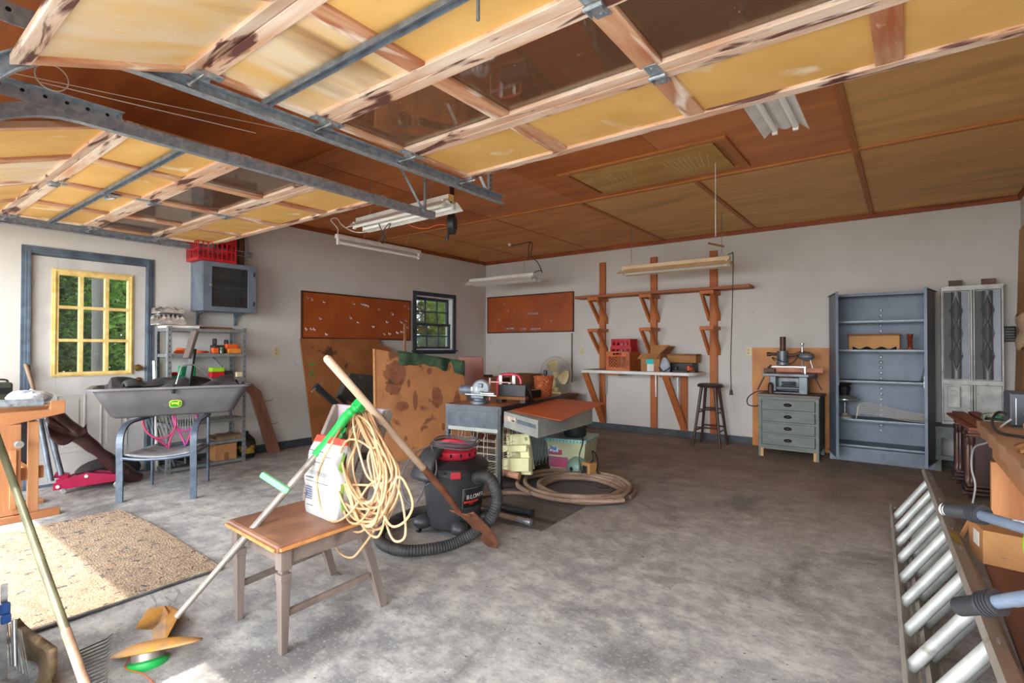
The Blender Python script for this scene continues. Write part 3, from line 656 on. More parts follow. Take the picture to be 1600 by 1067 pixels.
# respirator mask
T = thing('dust_mask', 'pale blue-grey face mask with black straps at the front of the wall table', 'mask', (-2.6, 6.88, .938))
part(T, 'shell', M().lathe([(.0, .2), (.03, .185), (.065, .12), (.075, .05), (.06, 0)], (0, 0, 0), Matrix.Rotation(.15, 3, 'X'), 14, 1, .7), mat('mask_grey', (172, 182, 194), (150, 160, 172), sc_=14), smooth=True)
part(T, 'strap', M().tube(spline([(-.085, -.02, .06), (-.04, -.07, .03), (.0, -.075, .005), (.04, -.07, .03), (.09, -.02, .07)], 4), .007, 6), m_black)
solo('hand_plane', 'small dark hand tool lying beside the mask', 'tool', M().b2((-2.5, 6.86, .938), (-2.3, 6.93, .965)).b2((-2.47, 6.87, .965), (-2.44, 6.92, 1.01)).b2((-2.37, 6.87, .965), (-2.32, 6.92, .99)), m_black, bevel=.006)
solo('rag', 'crumpled grey-brown rag on the right end of the wall table', 'rag', M().grid(lambda u, v: (-2.44 + .2 * u, 6.95 + .1 * v, .94 + .07 * math.sin(math.pi * u) * math.sin(math.pi * v) * (1 + .3 * math.sin(9 * u + 5 * v))), 14, 10), mat('grey_rag', (120, 112, 104), (90, 84, 80), sc_=12), smooth=True, solid=.003)
solo('pipe_fitting', 'orange and white pipe fitting on the wall table near its right end', 'fitting', M().cyl((-2.33, 6.92, .985), (-2.24, 6.9, .985), .02, n=12).cyl((-2.3, 6.915, .96), (-2.3, 6.915, 1.02), .024, n=12), mat('orange_fitting', (208, 84, 40), rough=.4), bevel=.002, loc=(-2.29, 6.91, .96))
# outlets
m_ivory = mat('ivory_plate', (214, 200, 158), rough=.45)
def outlet(label, loc, rz, double=False):
    T = thing('wall_outlet', label, 'outlet', loc, rz, group='ivory wall outlets')
    w_ = .06 if double else .036
    part(T, 'cover_plate', M().b2((-w_, -.007, -.058), (w_, 0, .058)), m_ivory, .002)
    for x in ((-.03, .03) if double else (0,)):
        for z in (-.02, .02):
            s_ = part(T, 'socket', M().cyl((x, -.007, z), (x, -.009, z), .016, n=14), mat('ivory_socket', (190, 176, 136), rough=.4))
            part(s_, 'slot', M().b2((x - .008, -.0095, z - .005), (x - .005, -.009, z + .006)).b2((x + .005, -.0095, z - .005), (x + .008, -.009, z + .006)), m_dark)
outlet('single ivory outlet between the back pegboard and first stud', (-4.145, YB, 1.21), 0)
outlet('double ivory outlet above the brown panel behind the chest', (-1.625, YB, 1.215), 0, True)
outlet('ivory outlet on the left wall above the leaning old plank', (XL, 3.34, 1.205), math.pi / 2)
# stool
m_stool = wood('dark_stool_wood', (72, 44, 34), (50, 30, 24), 'z', sc_=2, rough=.4)
T = thing('bar_stool', 'round dark wooden stool with black seat before the back wall', 'stool', (-2.03, 6.95, 0))
part(T, 'seat', M().lathe([(0, .80), (.13, .80), (.155, .79), (.162, .775), (.155, .758), (.12, .75), (0, .75)], n=32), mat('black_seat', (40, 38, 36), (54, 50, 46), sc_=6, rough=.4), smooth=True)
ft = [(-.175, -.165), (.165, -.17), (.17, .16), (-.165, .165)]
for (x, y) in ft: part(T, 'leg', M().cyl((x, y, 0), (x * .5, y * .5, .752), .016, .02, 12), m_stool, smooth=True)
def lp(i, z): x, y = ft[i]; t = z / .752; return V(x * (1 - .5 * t), y * (1 - .5 * t), z)
for i in range(4):
    for z in ((.24, .47) if i % 2 == 0 else (.20, .43)): part(T, 'rung', M().cyl(lp(i, z), lp((i + 1) % 4, z), .0105, n=10), m_stool, smooth=True)
# brown hardboard panel behind the chest
solo('hardboard_sheet', 'orange-brown hardboard panel leaning on the back wall behind the grey chest', 'panel', M().b2((-1.6, YB - .035, 0.0), (-.73, YB - .018, 1.265)), mat('orange_hardboard', (206, 138, 58), (180, 110, 44), (150, 86, 40), sc_=3, spots=(.64, .78), spsc=3, rough=.5))
# chest of drawers
m_chest = mat('grey_green_paint', (116, 124, 118), (98, 106, 102), (140, 144, 134), sc_=4, st=(1, 1, 3), spots=(.64, .76), spsc=8, rough=.55)
T = thing('chest_of_drawers', 'small grey painted four-drawer chest under the old jigsaw machine', 'chest', (-1.08, 6.9, 0))
w_, y0, y1, h = .31, -.26, .26, .7
g = M().b2((-w_, y0, .09), (-w_ + .035, y1, h)).b2((w_ - .035, y0, .09), (w_, y1, h)).b2((-w_, y1 - .02, .09), (w_, y1, h)).b2((-w_, y0, .09), (w_, y1, .12))
for s_ in (-1, 1):
    for y in (y0, y1 - .04): g.b2((s_ * w_ - (.04 if s_ > 0 else 0), y, 0), (s_ * w_ + (0 if s_ > 0 else .04), y + .04, .1))
for k in range(5): z = .13 + k * .135; g.b2((-w_ + .03, y0 + .005, z - .012), (w_ - .03, y1 - .02, z + .012))
g.b2((-w_ + .03, y0, .12), (w_ - .03, y0 + .02, .14)).b2((-w_ + .03, y0, h - .035), (w_ - .03, y0 + .02, h))
part(T, 'body', g, m_chest, .003)
part(T, 'top', M().b2((-w_ - .012, y0 - .02, h), (w_ + .012, y1, h + .028)), mat('worn_grey_top', (122, 116, 106), (96, 84, 74), sc_=6), .004)
g = M()
for s_ in (-1, 1): g.b2((s_ * .27 - .015, y0 - .004, 0), (s_ * .27 + .015, y0 + .02, .095))
part(T, 'foot_block', g, wood('bare_pine', (206, 164, 110), (186, 142, 92), 'z'), .001)
m_pull = mat('dark_cup_pull', (44, 42, 40), rough=.35, metal=.6)
for k in range(4):
    z0 = .145 + k * .135
    d = part(T, 'drawer', M().b2((-w_ + .04, y0 - .008, z0), (w_ - .04, y1 - .04, z0 + .112)), m_chest, .003)
    g = M().lathe([(.0, .028), (.02, .026), (.034, .018), (.04, 0)], (0, y0 - .008, z0 + .06), frame((1, 0, 0), (0, 0, 1)) @ Matrix.Diagonal((1, 1, 1)), 16, 1.1, .5)
    part(d, 'cup_pull', g, m_pull, smooth=True)
# old jigsaw / scroll machine on the chest
m_cast = mat('cast_grey_machine', (118, 124, 128), (92, 98, 104), (70, 60, 54), sc_=8, spots=(.66, .74), rough=.4, metal=.3)
m_rusty = mat('rusty_brown_steel', (92, 62, 52), (66, 46, 42), (120, 90, 76), sc_=10, rough=.5, metal=.3)
T = thing('workshop_machine', 'old grey radial workshop machine with tall brown column on the grey chest', 'machine', (-1.09, 6.9, .728))
g = M().b2((-.21, -.1, 0), (.17, .1, .02)).b2((-.21, -.1, .02), (-.14, .1, .2)).b2((.10, -.11, .0), (.19, .1, .2)).b2((-.2, .06, .02), (.17, .1, .18)).cyl((-.16, -.05, .06), (.14, -.05, .06), .02)
part(T, 'base', g, m_cast, .006)
part(T, 'table', M().prism([(x, y, .2) for (x, y) in ((-.28, -.15), (.2, -.15), (.26, -.1), (.26, .12), (-.28, .12))], (0, 0, .035)), m_cast, .006)
part(T, 'pulley', M().lathe([(0, 0), (.07, 0), (.08, .012), (.055, .025), (.08, .038), (.07, .05), (0, .05)], (-.02, -.02, .085), n=24), m_cast, smooth=True)
part(T, 'switch_can', M().cyl((-.19, -.14, .0), (-.19, -.14, .1), .03, n=16).cyl((-.19, -.14, .1), (-.19, -.14, .13), .03, .012, 16), m_rusty, smooth=True)
part(T, 'fence', M().b2((-.32, .02, .25), (.33, .04, .305)), mat('pinkish_fence_bar', (206, 140, 108), (176, 108, 80), sc_=9), .002)
part(T, 'fence_rail', M().b2((-.22, -.02, .305), (.17, .015, .318)).b2((.15, -.06, .235), (.165, -.04, .32)), m_steel, .001)
part(T, 'clamp', M().box((-.22, -.03, .265), (.12, .08, .05)).cyl((-.24, -.03, .29), (-.2, -.03, .33), .012), m_rusty, .004)
part(T, 'column', M().cyl((-.09, .05, .3), (-.09, .05, .67), .032, n=20), m_rusty, smooth=True)
g = M().cyl((-.09, .03, .33), (-.09, .03, .50), .06, n=22).cyl((-.09, .03, .33), (-.09, .03, .37), .068, n=22)
part(T, 'motor', g, m_cast, .004, smooth=True)
part(T, 'arm', M().tube(spline([(-.24, .03, .46), (-.1, .03, .46), (.03, .03, .45), (.1, .03, .48), (.2, .02, .47)], 4), .018, 10).cyl((-.26, .03, .46), (-.22, .03, .46), .026), m_rusty, smooth=True)
part(T, 'saw_head', M().lathe([(0, -.055), (.04, -.05), (.075, -.02), (.08, .0), (.06, .03), (0, .04)], (.16, .02, .44), n=20, sx=1.1, sy=.7), m_cast, smooth=True)
part(T, 'spindle', M().cyl((.12, .02, .24), (.12, .02, .58), .008, n=8).cyl((.12, .02, .575), (.12, .02, .59), .022, n=12).cyl((.12, .02, .49), (.12, .02, .55), .013, n=10).cyl((.2, .02, .4), (.225, .02, .3), .008), m_steel, smooth=True)
part(T, 'lever', M().cyl((-.27, -.08, .19), (-.34, -.1, .03), .008).cyl((.26, -.06, .19), (.33, -.1, .06), .006).cyl((.2, -.1, .21), (.29, -.12, .2), .01), m_black, smooth=True)
g = M().tube(spline([(-.17, .02, .38), (-.19, -.02, .42), (-.06, -.06, .37), (.0, -.05, .42), (.08, -.02, .44), (.02, .0, .36), (-.05, .02, .33)], 5), .006, 6)
part(T, 'cable', g, m_black, smooth=True)
solo('power_cable', 'black cable looping out over the left edge of the grey chest', 'cable', M().tube(spline([(-1.1, 6.82, .745), (-1.3, 6.78, .75), (-1.43, 6.76, .74), (-1.53, 6.76, .66), (-1.53, 6.76, .58), (-1.46, 6.78, .56), (-1.415, 6.8, .575)], 6), .007, 6), m_black, smooth=True)
# metal storage cabinet, doors open
m_cab = mat('blue_grey_cabinet', (112, 124, 138), (92, 102, 114), (86, 88, 84), sc_=2.5, spots=(.66, .8), spsc=4, rough=.45, metal=.15)
m_cabl = mat('worn_cabinet_edge', (150, 160, 166), (118, 128, 136), sc_=14, rough=.4, metal=.3)
CX = -.23
T = thing('storage_cabinet', 'tall blue-grey metal cabinet, both doors open, mostly empty shelves', 'cabinet', (CX, 7.12, 0))
hw = .47; yf, yb = -.17, .20; H_ = 1.87
g = M().b2((-hw, yf, 0), (-hw + .004, yb, H_)).b2((hw - .004, yf, 0), (hw, yb, H_)).b2((-hw, yb - .004, 0), (hw, yb, H_)).b2((-hw, yf, H_ - .004), (hw, yb, H_)).b2((-hw, yf, .0), (hw, yb, .004))
g.b2((-hw, yf, 0), (hw, yf + .004, .15)).b2((-hw, yf, H_ - .03), (hw, yf + .004, H_)).b2((-hw, yf, 0), (-hw + .035, yf + .004, H_)).b2((hw - .035, yf, 0), (hw, yf + .004, H_))
part(T, 'body', g, m_cab, .001)
for z in (.18, .47, .90, 1.245, 1.565):
    g = M().b2((-hw + .005, yf + .02, z - .012), (hw - .005, yb - .006, z)).b2((-hw + .005, yf + .018, z - .025), (hw - .005, yf + .022, z))
    s_ = part(T, 'shelf', g, m_cab, .001)
    part(s_, 'worn_lip', M().b2((-hw + .006, yf + .0165, z - .010), (hw - .006, yf + .0178, z - .001)), m_cabl)
g = M()
for z in [.32 + .06 * k for k in range(24)]:
    g.lathe([(.016, 0), (.02, .001), (.012, .004), (.012, -.001)], (0, yb - .007, z), Matrix.Rotation(math.pi / 2, 3, 'X'), 10)
part(T, 'punched_slots', g, m_cabl, kind='stuff')
for s_ in (-1, 1):
    a = V(s_ * hw, yf, 0); b = V(-.355 if s_ < 0 else .385, -.62, 0)
    d = (b - a).normalized(); nrm = V(d.y, -d.x, 0) * (-s_)
    g = M().bar(a + V(0, 0, H_ / 2 + .04), b + V(0, 0, H_ / 2 + .04), .004, H_ - .09)
    g.bar(b + V(0, 0, H_ / 2 + .04) - d * .01 , b + V(0, 0, H_ / 2 + .04) + d * .004, .026, H_ - .09)
    g.bar(a + V(0, 0, .11) + nrm * .01, b + V(0, 0, .11) + nrm * .01, .022, .006).bar(a + V(0, 0, H_ - .02) + nrm * .01, b + V(0, 0, H_ - .02) + nrm * .01, .022, .006)
    dd = part(T, 'cabinet_door', g, m_cab, .001)
    hz = .97; o = b - d * .05 + V(0, 0, hz)
    part(dd, 'handle', M().box(o - nrm * .012, (.03, .03, .03)).bar(o - nrm * .02 + V(0, 0, .01), o - nrm * .022 - V(0, 0, .1), .014, .012), m_steel, .003)
# things inside the cabinet
T = thing('display_box', 'tan wooden display box with scalloped front edge inside the grey cabinet', 'box', (-.28, 7.05, 1.245))
g = M().b2((-.24, -.06, .0), (.23, .1, .16)); part(T, 'body', g, wood('tan_pine', (206, 152, 84), (186, 130, 66), 'x', sc_=2), .01)
part(T, 'top', M().b2((-.255, -.075, .16), (.245, .11, .175)), m_oldw, .003)
g = M().add([], [])
pts = [(-.2, -.064, .0)] + [(-.2 + .4 * k / 24, -.064, .022 + .014 * math.cos(k / 24 * math.pi * 6)) for k in range(25)] + [(.2, -.064, 0)]
part(T, 'scallop', g.prism(pts, (0, .006, 0)), m_dark)
T = thing('wooden_spindle', 'small turned red-brown spindle stand beside the tan box in the cabinet', 'spindle', (.035, 7.03, 1.245))
part(T, 'base_board', M().b2((-.11, -.04, 0), (.05, .04, .012)), m_oldw, .002)
part(T, 'turned_stem', M().lathe([(.0, .012), (.03, .012), (.03, .025), (.018, .03), (.024, .05), (.016, .06), (.028, .08), (.018, .1), (.028, .12), (.02, .135), (.03, .15), (.026, .17), (0, .172)], n=16), mat('red_stained_wood', (128, 52, 34), rough=.4), smooth=True)
T = thing('hurricane_lamp', 'old glass table lamp standing on the second lowest cabinet shelf', 'lamp', (-.56, 7.02, .47))
part(T, 'foot', M().lathe([(0, 0), (.07, 0), (.07, .02), (.035, .035), (.022, .06), (0, .06)], n=20), mat('cream_base', (176, 172, 156), rough=.4), smooth=True)
part(T, 'stem', M().cyl((0, 0, .055), (0, 0, .18), .012, n=12), m_steel, smooth=True)
part(T, 'bowl', M().lathe([(0, .175), (.05, .18), (.125, .2), (.135, .22), (.1, .25), (.04, .262), (0, .262)], n=28), mat('smoky_glass', (132, 142, 132), (108, 116, 104), rough=.15), smooth=True)
part(T, 'rim_band', M().lathe([(.13, .205), (.14, .212), (.14, .224), (.13, .23)], n=28), m_steel, smooth=True)
part(T, 'burner', M().lathe([(0, .26), (.045, .26), (.05, .3), (.06, .32), (.06, .35), (.04, .37), (.07, .385), (.07, .39), (0, .39)], n=18), m_black, smooth=True)
g0 = M()
pts = [(-.32, 0, .0), (-.3, 0, .05), (-.22, 0, .065), (-.1, 0, .05), (.1, 0, .02), (.36, 0, .0)]
for k in range(7):
    g = M().tube(spline([(x, 6.98 + .02 * k, .475 + z * (1 + .25 * k / 3) + .012 * k) for (x, _, z) in [(p[0] - .02 + CX + .12, 0, p[2]) for p in pts]], 4), .003, 5)
    solo('wire_hoop', 'bent pale wire of the bundle leaning on the second lowest cabinet shelf', 'wire', g, mat('pale_wire', (168, 160, 146), rough=.4, metal=.4), group='bent wires on the cabinet shelf', smooth=True)
solo('metal_dish', 'grey round metal dish standing against the right side of the middle cabinet shelf', 'dish', M().lathe([(0, 0), (.07, .01), (.075, .035), (.07, .035), (.0, .02)], (.17, 7.05, .975), Matrix.Rotation(-1.35, 3, 'Y'), 20), m_steel, smooth=True)
# ribbed aluminium panels with diamond bosses
m_alum = mat('tarnished_white_frame', (186, 186, 180), (156, 156, 152), (96, 92, 86), sc_=9, spots=(.64, .72), spsc=12, rough=.45, metal=.3)
m_pew = mat('pewter_reflector', (138, 142, 146), (108, 112, 116), sc_=3, st=(1, 1, .3), rough=.5, metal=.4)
T = thing('reflector_fixture', 'tall metal double reflector with diamond-shaped bosses standing in the corner', 'fixture', (.55, 7.25, .46))
H_ = 1.46; zo = 0
g = M().b2((-.25, -.06, 0), (-.235, .02, H_)).b2((.225, -.06, 0), (.24, .02, H_)).b2((-.25, -.06, H_ - .05), (.24, .02, H_)).b2((-.25, -.06, .42), (.24, .02, .47)).b2((-.015, -.06, 0), (.0, .02, H_)).b2((.008, -.06, 0), (.02, .02, H_)).b2((-.25, .0, 0), (.24, .02, H_)).b2((-.25, -.06, 0), (.24, .02, .03))
part(T, 'frame', g, m_alum, .002)
for cx in (-.125, .122):
    def fn(u, v, cx=cx):
        x = -.1 + .2 * u; z = .48 + (H_ - .54) * v
        r = .03 + .0 * u; a = abs(x) / .04; y = -.045 * math.sqrt(max(0, 1 - a * a)) if a < 1 else .0
        if a >= 1: y = -.012 * (abs(x) - .04) / .06 - .002
        for zz in (.72, .96, 1.2):
            d = abs(x) / .046 + abs(z - zz) / .13
            if d < 1: y -= .02 * (1 - d) if True else 0
            elif d < 1.25: y += .012 * (1.25 - d) / .25
        return (cx + x, y - .006, z)
    part(T, 'reflector', M().grid(fn, 40, 110), m_pew, smooth=True)
for x in (-.13, .13): part(T, 'mount_bracket', M().b2((x - .055, -.04, H_), (x + .055, -.035, H_ + .06)).b2((x - .055, -.04, H_), (x + .055, .01, H_ + .005)).b2((x - .055, -.045, H_ + .05), (x + .055, .0, H_ + .06)), m_rusty, .001)
part(T, 'junction_box', M().b2((-.2, -.075, .18), (-.1, -.055, .4)).cyl((-.15, -.078, .33), (-.15, -.074, .33), .03), m_alum, .004)
T = thing('low_stand', 'low grey painted wooden stand under the metal reflectors', 'stand', (.5, 7.12, 0))
m_gp = mat('grey_painted_wood', (112, 118, 116), (90, 96, 96), sc_=8)
part(T, 'top', M().b2((-.3, -.2, .43), (.3, .2, .46)), m_gp, .003); part(T, 'apron', M().b2((-.28, -.19, .34), (.28, -.165, .43)), m_gp, .002)
for x in (-.26, .24):
    for y in (-.185, .16): part(T, 'leg', M().b2((x, y, 0), (x + .045, y + .03, .43)), m_gp, .002)
part(T, 'rail', M().b2((-.28, -.2, .12), (.28, -.185, .165)), m_gp, .002)
T = thing('louver_grille', 'small dark cast grille hanging on the back wall beside the reflectors', 'grille', (.845, YB, 1.41))
g = M().b2((-.045, -.02, -.08), (.05, -.008, .08)); part(T, 'plate', g, m_pull, .01)
for k in range(5): part(T, 'louver', M().b2((-.035, -.028, -.065 + k * .028), (.04, -.02, -.055 + k * .028)), m_pew, .002)
# spiral cord from the pegboard
g = M(); pts = [(-4.32 + .012 * math.cos(k * 1.4), YB - .03 + .012 * math.sin(k * 1.4), 1.5 - k * .0042) for k in range(190)]
solo('coiled_cable', 'thin coiled dark cord hanging below the corner of the back pegboard', 'cord', M().tube(pts, .0035, 5), mat('cord_grey', (84, 84, 82), rough=.6), smooth=True)
# fan on a small wooden stand
T = thing('wooden_stand', 'small wooden cabinet under the round cage fan', 'stand', (-4.35, 6.85, 0))
part(T, 'body', M().b2((-.28, -.2, 0), (.28, .2, .52)), m_oldw, .005); part(T, 'top', M().b2((-.3, -.22, .52), (.3, .22, .55)), m_oldw, .004)
m_cream = mat('aged_cream_plastic', (216, 200, 150), (196, 176, 122), sc_=8, rough=.4)
m_cage = mat('cage_wire', (170, 168, 160), rough=.35, metal=.6)
T = thing('cage_fan', 'round cage fan with cream blades against the back wall', 'fan', (-4.33, 6.86, .55))
cz = .29
part(T, 'base', M().b2((-.16, -.1, 0), (.14, .1, .035)).b2((-.03, -.02, .03), (.03, .03, .1)), m_cream, .01)
c0 = V(0, -.04, cz)
for k in range(3):
    a = 1.9 + k * 2 * math.pi / 3; g = M()
    def fb(u, v, a=a):
        r = .05 + .185 * u; w2 = (.35 + .55 * math.sin(math.pi * min(1, u * .75 + .1))); q = a + (v - .5) * w2 * 1.5
        return (r * math.cos(q), -.03 + .05 * (v - .5), cz + r * math.sin(q))
    part(T, 'blade', M().grid(fb, 10, 8), m_cream, smooth=True, solid=.003)
part(T, 'hub', M().lathe([(0, 0), (.05, 0), (.055, .02), (.04, .045), (0, .05)], (0, -.0, cz), Matrix.Rotation(math.pi / 2, 3, 'X'), 20), m_cream, smooth=True)
g = M()
for s_ in (-1, 1):
    for k in range(36):
        a = 2 * math.pi * k / 36
        pts = [(r * math.cos(a + s_ * .25 * r), (-.03) + s_ * (.07 * math.sqrt(max(0, 1 - (r / .28) ** 2))), cz + r * math.sin(a + s_ * .25 * r)) for r in (.045, .12, .19, .25, .28)]
        g.tube(pts, .0011, 4)
for (r, y) in ((.28, -.03), (.284, -.025), (.17, -.086), (.17, .026)): g.tube([(r * math.cos(2 * math.pi * k / 48), y, cz + r * math.sin(2 * math.pi * k / 48)) for k in range(48)], .0025, 5, True)
part(T, 'cage', g, m_cage)
part(T, 'motor_housing', M().cyl((0, .0, cz), (0, .08, cz), .06, .045, 18), m_cream, smooth=True)
# wooden cabinet and chair back seen behind the bench vise
T = thing('wooden_cupboard', 'small brown wooden cupboard behind the grey bench grinder', 'cabinet', (-5.6, 6.85, 0))
part(T, 'body', M().b2((-.27, -.2, 0), (.27, .2, .74)), m_oldw, .004); part(T, 'top', M().b2((-.3, -.22, .74), (.3, .22, .765)), m_oldw, .004)
part(T, 'door', M().b2((-.25, -.215, .05), (.25, -.2, .71)), wood('cupboard_door', (176, 100, 54), (150, 80, 42), 'x'), .004)
solo('wood_block', 'dark wood block on top of the small brown cupboard', 'block', M().b2((-5.85, 6.78, .765), (-5.62, 6.88, .80)), m_stool, bevel=.003)
T = thing('storage_carton', 'low carton behind the red-handled saw on the desk', 'box', (-4.95, 6.9, 0))
part(T, 'body', M().b2((-.2, -.16, 0), (.22, .16, .84)), m_cardd, .004)
# ================================================================== LEFT WALL
# wall cabinet
m_gcab = mat('grey_blue_cabinet_paint', (112, 122, 134), (94, 104, 116), (130, 132, 134), sc_=6, spots=(.66, .76), rough=.5)
T = thing('wall_cabinet', 'small grey wall cabinet with one glazed door and shelf on the left wall', 'cabinet', (XL, 2.66, 1.645))
D = .3; y0, y1, H_ = -.28, .28, .525
g = M().b2((0, y0, 0), (D - .02, y0 + .015, H_)).b2((0, y1 - .015, 0), (D - .02, y1, H_)).b2((0, y0, 0), (D - .02, y1, .018)).b2((0, y0, H_ - .018), (D - .02, y1, H_)).b2((0, y0, 0), (.008, y1, H_)).b2((0, y0 + .01, .255), (D - .05, y1 - .01, .27))
g.b2((.03, y0 - .003, .04), (.04, y0, H_ - .04)).b2((D - .06, y0 - .003, 0), (D - .02, y0, H_)).b2((0, y0 - .003, 0), (D - .02, y0, .04)).b2((0, y0 - .003, H_ - .04), (D - .02, y0, H_)).b2((0, y0 - .003, 0), (.03, y0, H_))
part(T, 'body', g, m_gcab, .002)
g = M().b2((D - .02, y0, 0), (D, y0 + .09, H_)).b2((D - .02, y1 - .09, 0), (D, y1, H_)).b2((D - .02, y0, 0), (D, y1, .05)).b2((D - .02, y0, H_ - .05), (D, y1, H_)).b2((D - .02, y0 + .085, .05), (D - .014, y0 + .095, H_ - .05))
d = part(T, 'cabinet_door', g, m_gcab, .002)
part(d, 'glass_pane', M().b2((D - .013, y0 + .08, .04), (D - .010, y1 - .08, H_ - .04)), m_glass)
part(d, 'knob', M().lathe([(0, 0), (.006, 0), (.006, .012), (.016, .018), (.014, .028), (0, .03)], (D, y0 + .07, .275), Matrix.Rotation(math.pi / 2, 3, 'Y'), 14), m_steel, smooth=True)
for z in (.1, .43): part(d, 'hinge', M().b2((D, y1 - .035, z - .025), (D + .003, y1 - .015, z + .025)), m_black, .001)
for y in (-.23, .17): part(T, 'shelf_bracket', M().prism([(0, y, -.14), (0, y, 0), (.2, y, 0), (.2, y, -.012), (.05, y, -.03), (.02, y, -.14)], (0, .02, 0)), m_slate, .001)
# red crate and boards on top of the wall cabinet
T = thing('milk_crate', 'red plastic crate on top of the grey wall cabinet', 'crate', (-6.0, 2.52, 2.172))
g = M(); a, b, h = .14, .19, .27
for s_ in (-1, 1):
    for (z0, z1) in ((0, .03), (.11, .13), (.2, .27)): g.b2((s_ * a - .005, -b, z0), (s_ * a + .005, b, z1)); g.b2((-a, s_ * b - .005, z0), (a, s_ * b + .005, z1))
    for k in range(9): y = -b + 2 * b * k / 8; g.b2((s_ * a - .004, y - .006, 0), (s_ * a + .004, y + .006, h))
    for k in range(7): x = -a + 2 * a * k / 6; g.b2((x - .006, s_ * b - .004, 0), (x + .006, s_ * b + .004, h))
    for k in range(16): y = -b + 2 * b * k / 15; g.bar((s_ * a, y, .03), (s_ * a, min(b, y + .06), .12), .004, .004)
g.b2((-a, -b, 0), (a, b, .006)); part(T, 'body', g, m_red, .001)
for i, (y, w_, z) in enumerate(((2.78, .1, .46), (2.89, .1, .5))):
    solo('wood_board', ['dark board standing on the wall cabinet right beside the red crate', 'dark board standing on the wall cabinet, farther from the red crate'][i], 'board', M().b2((XL + .01, y - w_ / 2, 2.172), (XL + .1, y + w_ / 2, 2.172 + z)), wood('dark_plank', (104, 72, 50), (80, 54, 38), 'z', (60, 42, 30), sc_=2), bevel=.003)
solo('perforated_strap', 'perforated metal strap standing before the dark boards on the wall cabinet', 'strap', M().b2((XL + .105, 2.9, 2.172), (XL + .108, 2.935, 2.62)), m_galv)
# slotted-steel shelving unit
m_slot = mat('slotted_grey_steel', (138, 142, 142), (116, 120, 122), (96, 90, 84), sc_=14, spots=(.66, .74), spsc=16, rough=.5, metal=.25)
T = thing('shelving_unit', 'grey slotted steel shelving unit left of the leaning old plank', 'shelves', (-5.98, 2.43, 0))
hx, hy = .155, .385
for sx in (-1, 1):
    for sy in (-1, 1):
        x, y = sx * hx, sy * hy
        g = M().b2((x, y, 0), (x - sx * .003, y - sy * .038, 1.47)).b2((x, y, 0), (x - sx * .038, y - sy * .003, 1.47))
        u_ = part(T, 'upright', g, m_slot)
        for k in range(26): part(u_, 'slot', M().b2((x + .0006, y - sy * .018 - .004, .05 + k * .055), (x - .0036 if sx > 0 else x + .0036, y - sy * .018 + .004, .068 + k * .055)), m_dark)
for z in (1.45, 1.19, .93, .655, .49, .26, .045):
    g = M().b2((-hx + .004, -hy + .004, z - .003), (hx - .004, hy - .004, z)).b2((hx - .007, -hy + .004, z - .032), (hx - .004, hy - .004, z)).b2((-hx + .004, -hy + .004, z - .032), (-hx + .007, hy - .004, z)).b2((-hx + .004, -hy + .004, z - .032), (hx - .004, -hy + .007, z)).b2((-hx + .004, hy - .007, z - .032), (hx - .004, hy - .004, z))
    if z in (.655,): continue
    part(T, 'shelf', g, m_slot, .001)
g = M().bar((-hx + .01, -.2, .95), (-hx + .01, .02, 1.19), .004, .02, (1, 0, 0)).bar((-hx + .01, .35, .95), (-hx + .01, .13, 1.19), .004, .02, (1, 0, 0))
part(T, 'brace', g, m_galvd)
def sx_(y): return 2.43 + y
def blob(name, label, cat, x0, y0, z0, x1, y1, z1, m_, bev=.006, grp=None): return solo(name, label, cat, M().b2((x0, y0, z0), (x1, y1, z1)), m_, bevel=bev, group=grp)
m_fold = mat('folded_plastic_sheeting', (176, 168, 160), (128, 122, 118), (214, 208, 200), sc_=22, st=(1, 1, 3), spots=(.55, .62), spsc=22, rough=.35)
g = M()
def crump(x0, x1, y0, y1, z0, z1, s=5.0, a=.012):
    g = M(); n = 14
    def f(u, v):
        th = math.pi * v; x = (x0 + x1) / 2 - (x1 - x0) / 2 * math.cos(th); 
        return x, y0 + (y1 - y0) * u, z0 + (z1 - z0) * (math.sin(th) ** .4) + a * math.sin(s * 7 * u + 9 * v) * math.sin(th)
    return g.grid(f, 22, n).b2((x0, y0, z0), (x1, y1, z0 + .01))
solo('plastic_sheeting', 'folded clear plastic sheeting, lower bundle on top of the steel shelves', 'sheeting', crump(-6.12, -5.86, 1.99, 2.22, 1.482, 1.585), m_fold, smooth=True)
solo('plastic_sheeting', 'folded grey plastic sheeting, upper bundle on top of the steel shelves', 'sheeting', crump(-6.12, -5.88, 2.0, 2.21, 1.60, 1.66, 3), m_fold, smooth=True)
blob('white_board', 'thin white board under the plastic sheeting on the steel shelves', 'board', -6.12, 2.05, 1.452, -5.86, 2.35, 1.478, m_white, .002)
blob('wood_strip', 'flat dark brown strip lying on top of the steel shelves', 'board', -6.0, 2.36, 1.452, -5.9, 2.7, 1.475, m_oldw, .002)
m_orange = mat('orange_plastic', (224, 96, 40), (196, 74, 30), sc_=10, rough=.4)
m_lime = mat('lime_plastic', (150, 200, 40), (120, 176, 30), sc_=10, rough=.4)
m_grn = mat('green_tool', (30, 130, 84), (20, 100, 64), sc_=10, rough=.45)
zz = 1.192
for i in range(4):
    pts = [(-5.88 - .05 * i + jit(.01), 2.12 + .03 * i, zz + .012 + .012 * i), (-5.9 - .03 * i, 2.25, zz + .015 + .01 * i), (-5.86 - .05 * i, 2.38, zz + .02), (-5.92, 2.46 - .02 * i, zz + .015)]
    solo('extension_cable', 'orange cord strand lying at the left of the upper steel shelf', 'cord', M().tube(spline(pts, 5), .011, 7), m_orange, smooth=True, group='orange cord strands on the upper steel shelf')
blob('battery_pack', 'orange and black power tool battery on the upper steel shelf', 'battery', -5.93, 2.49, zz, -5.87, 2.55, zz + .06, m_orange)
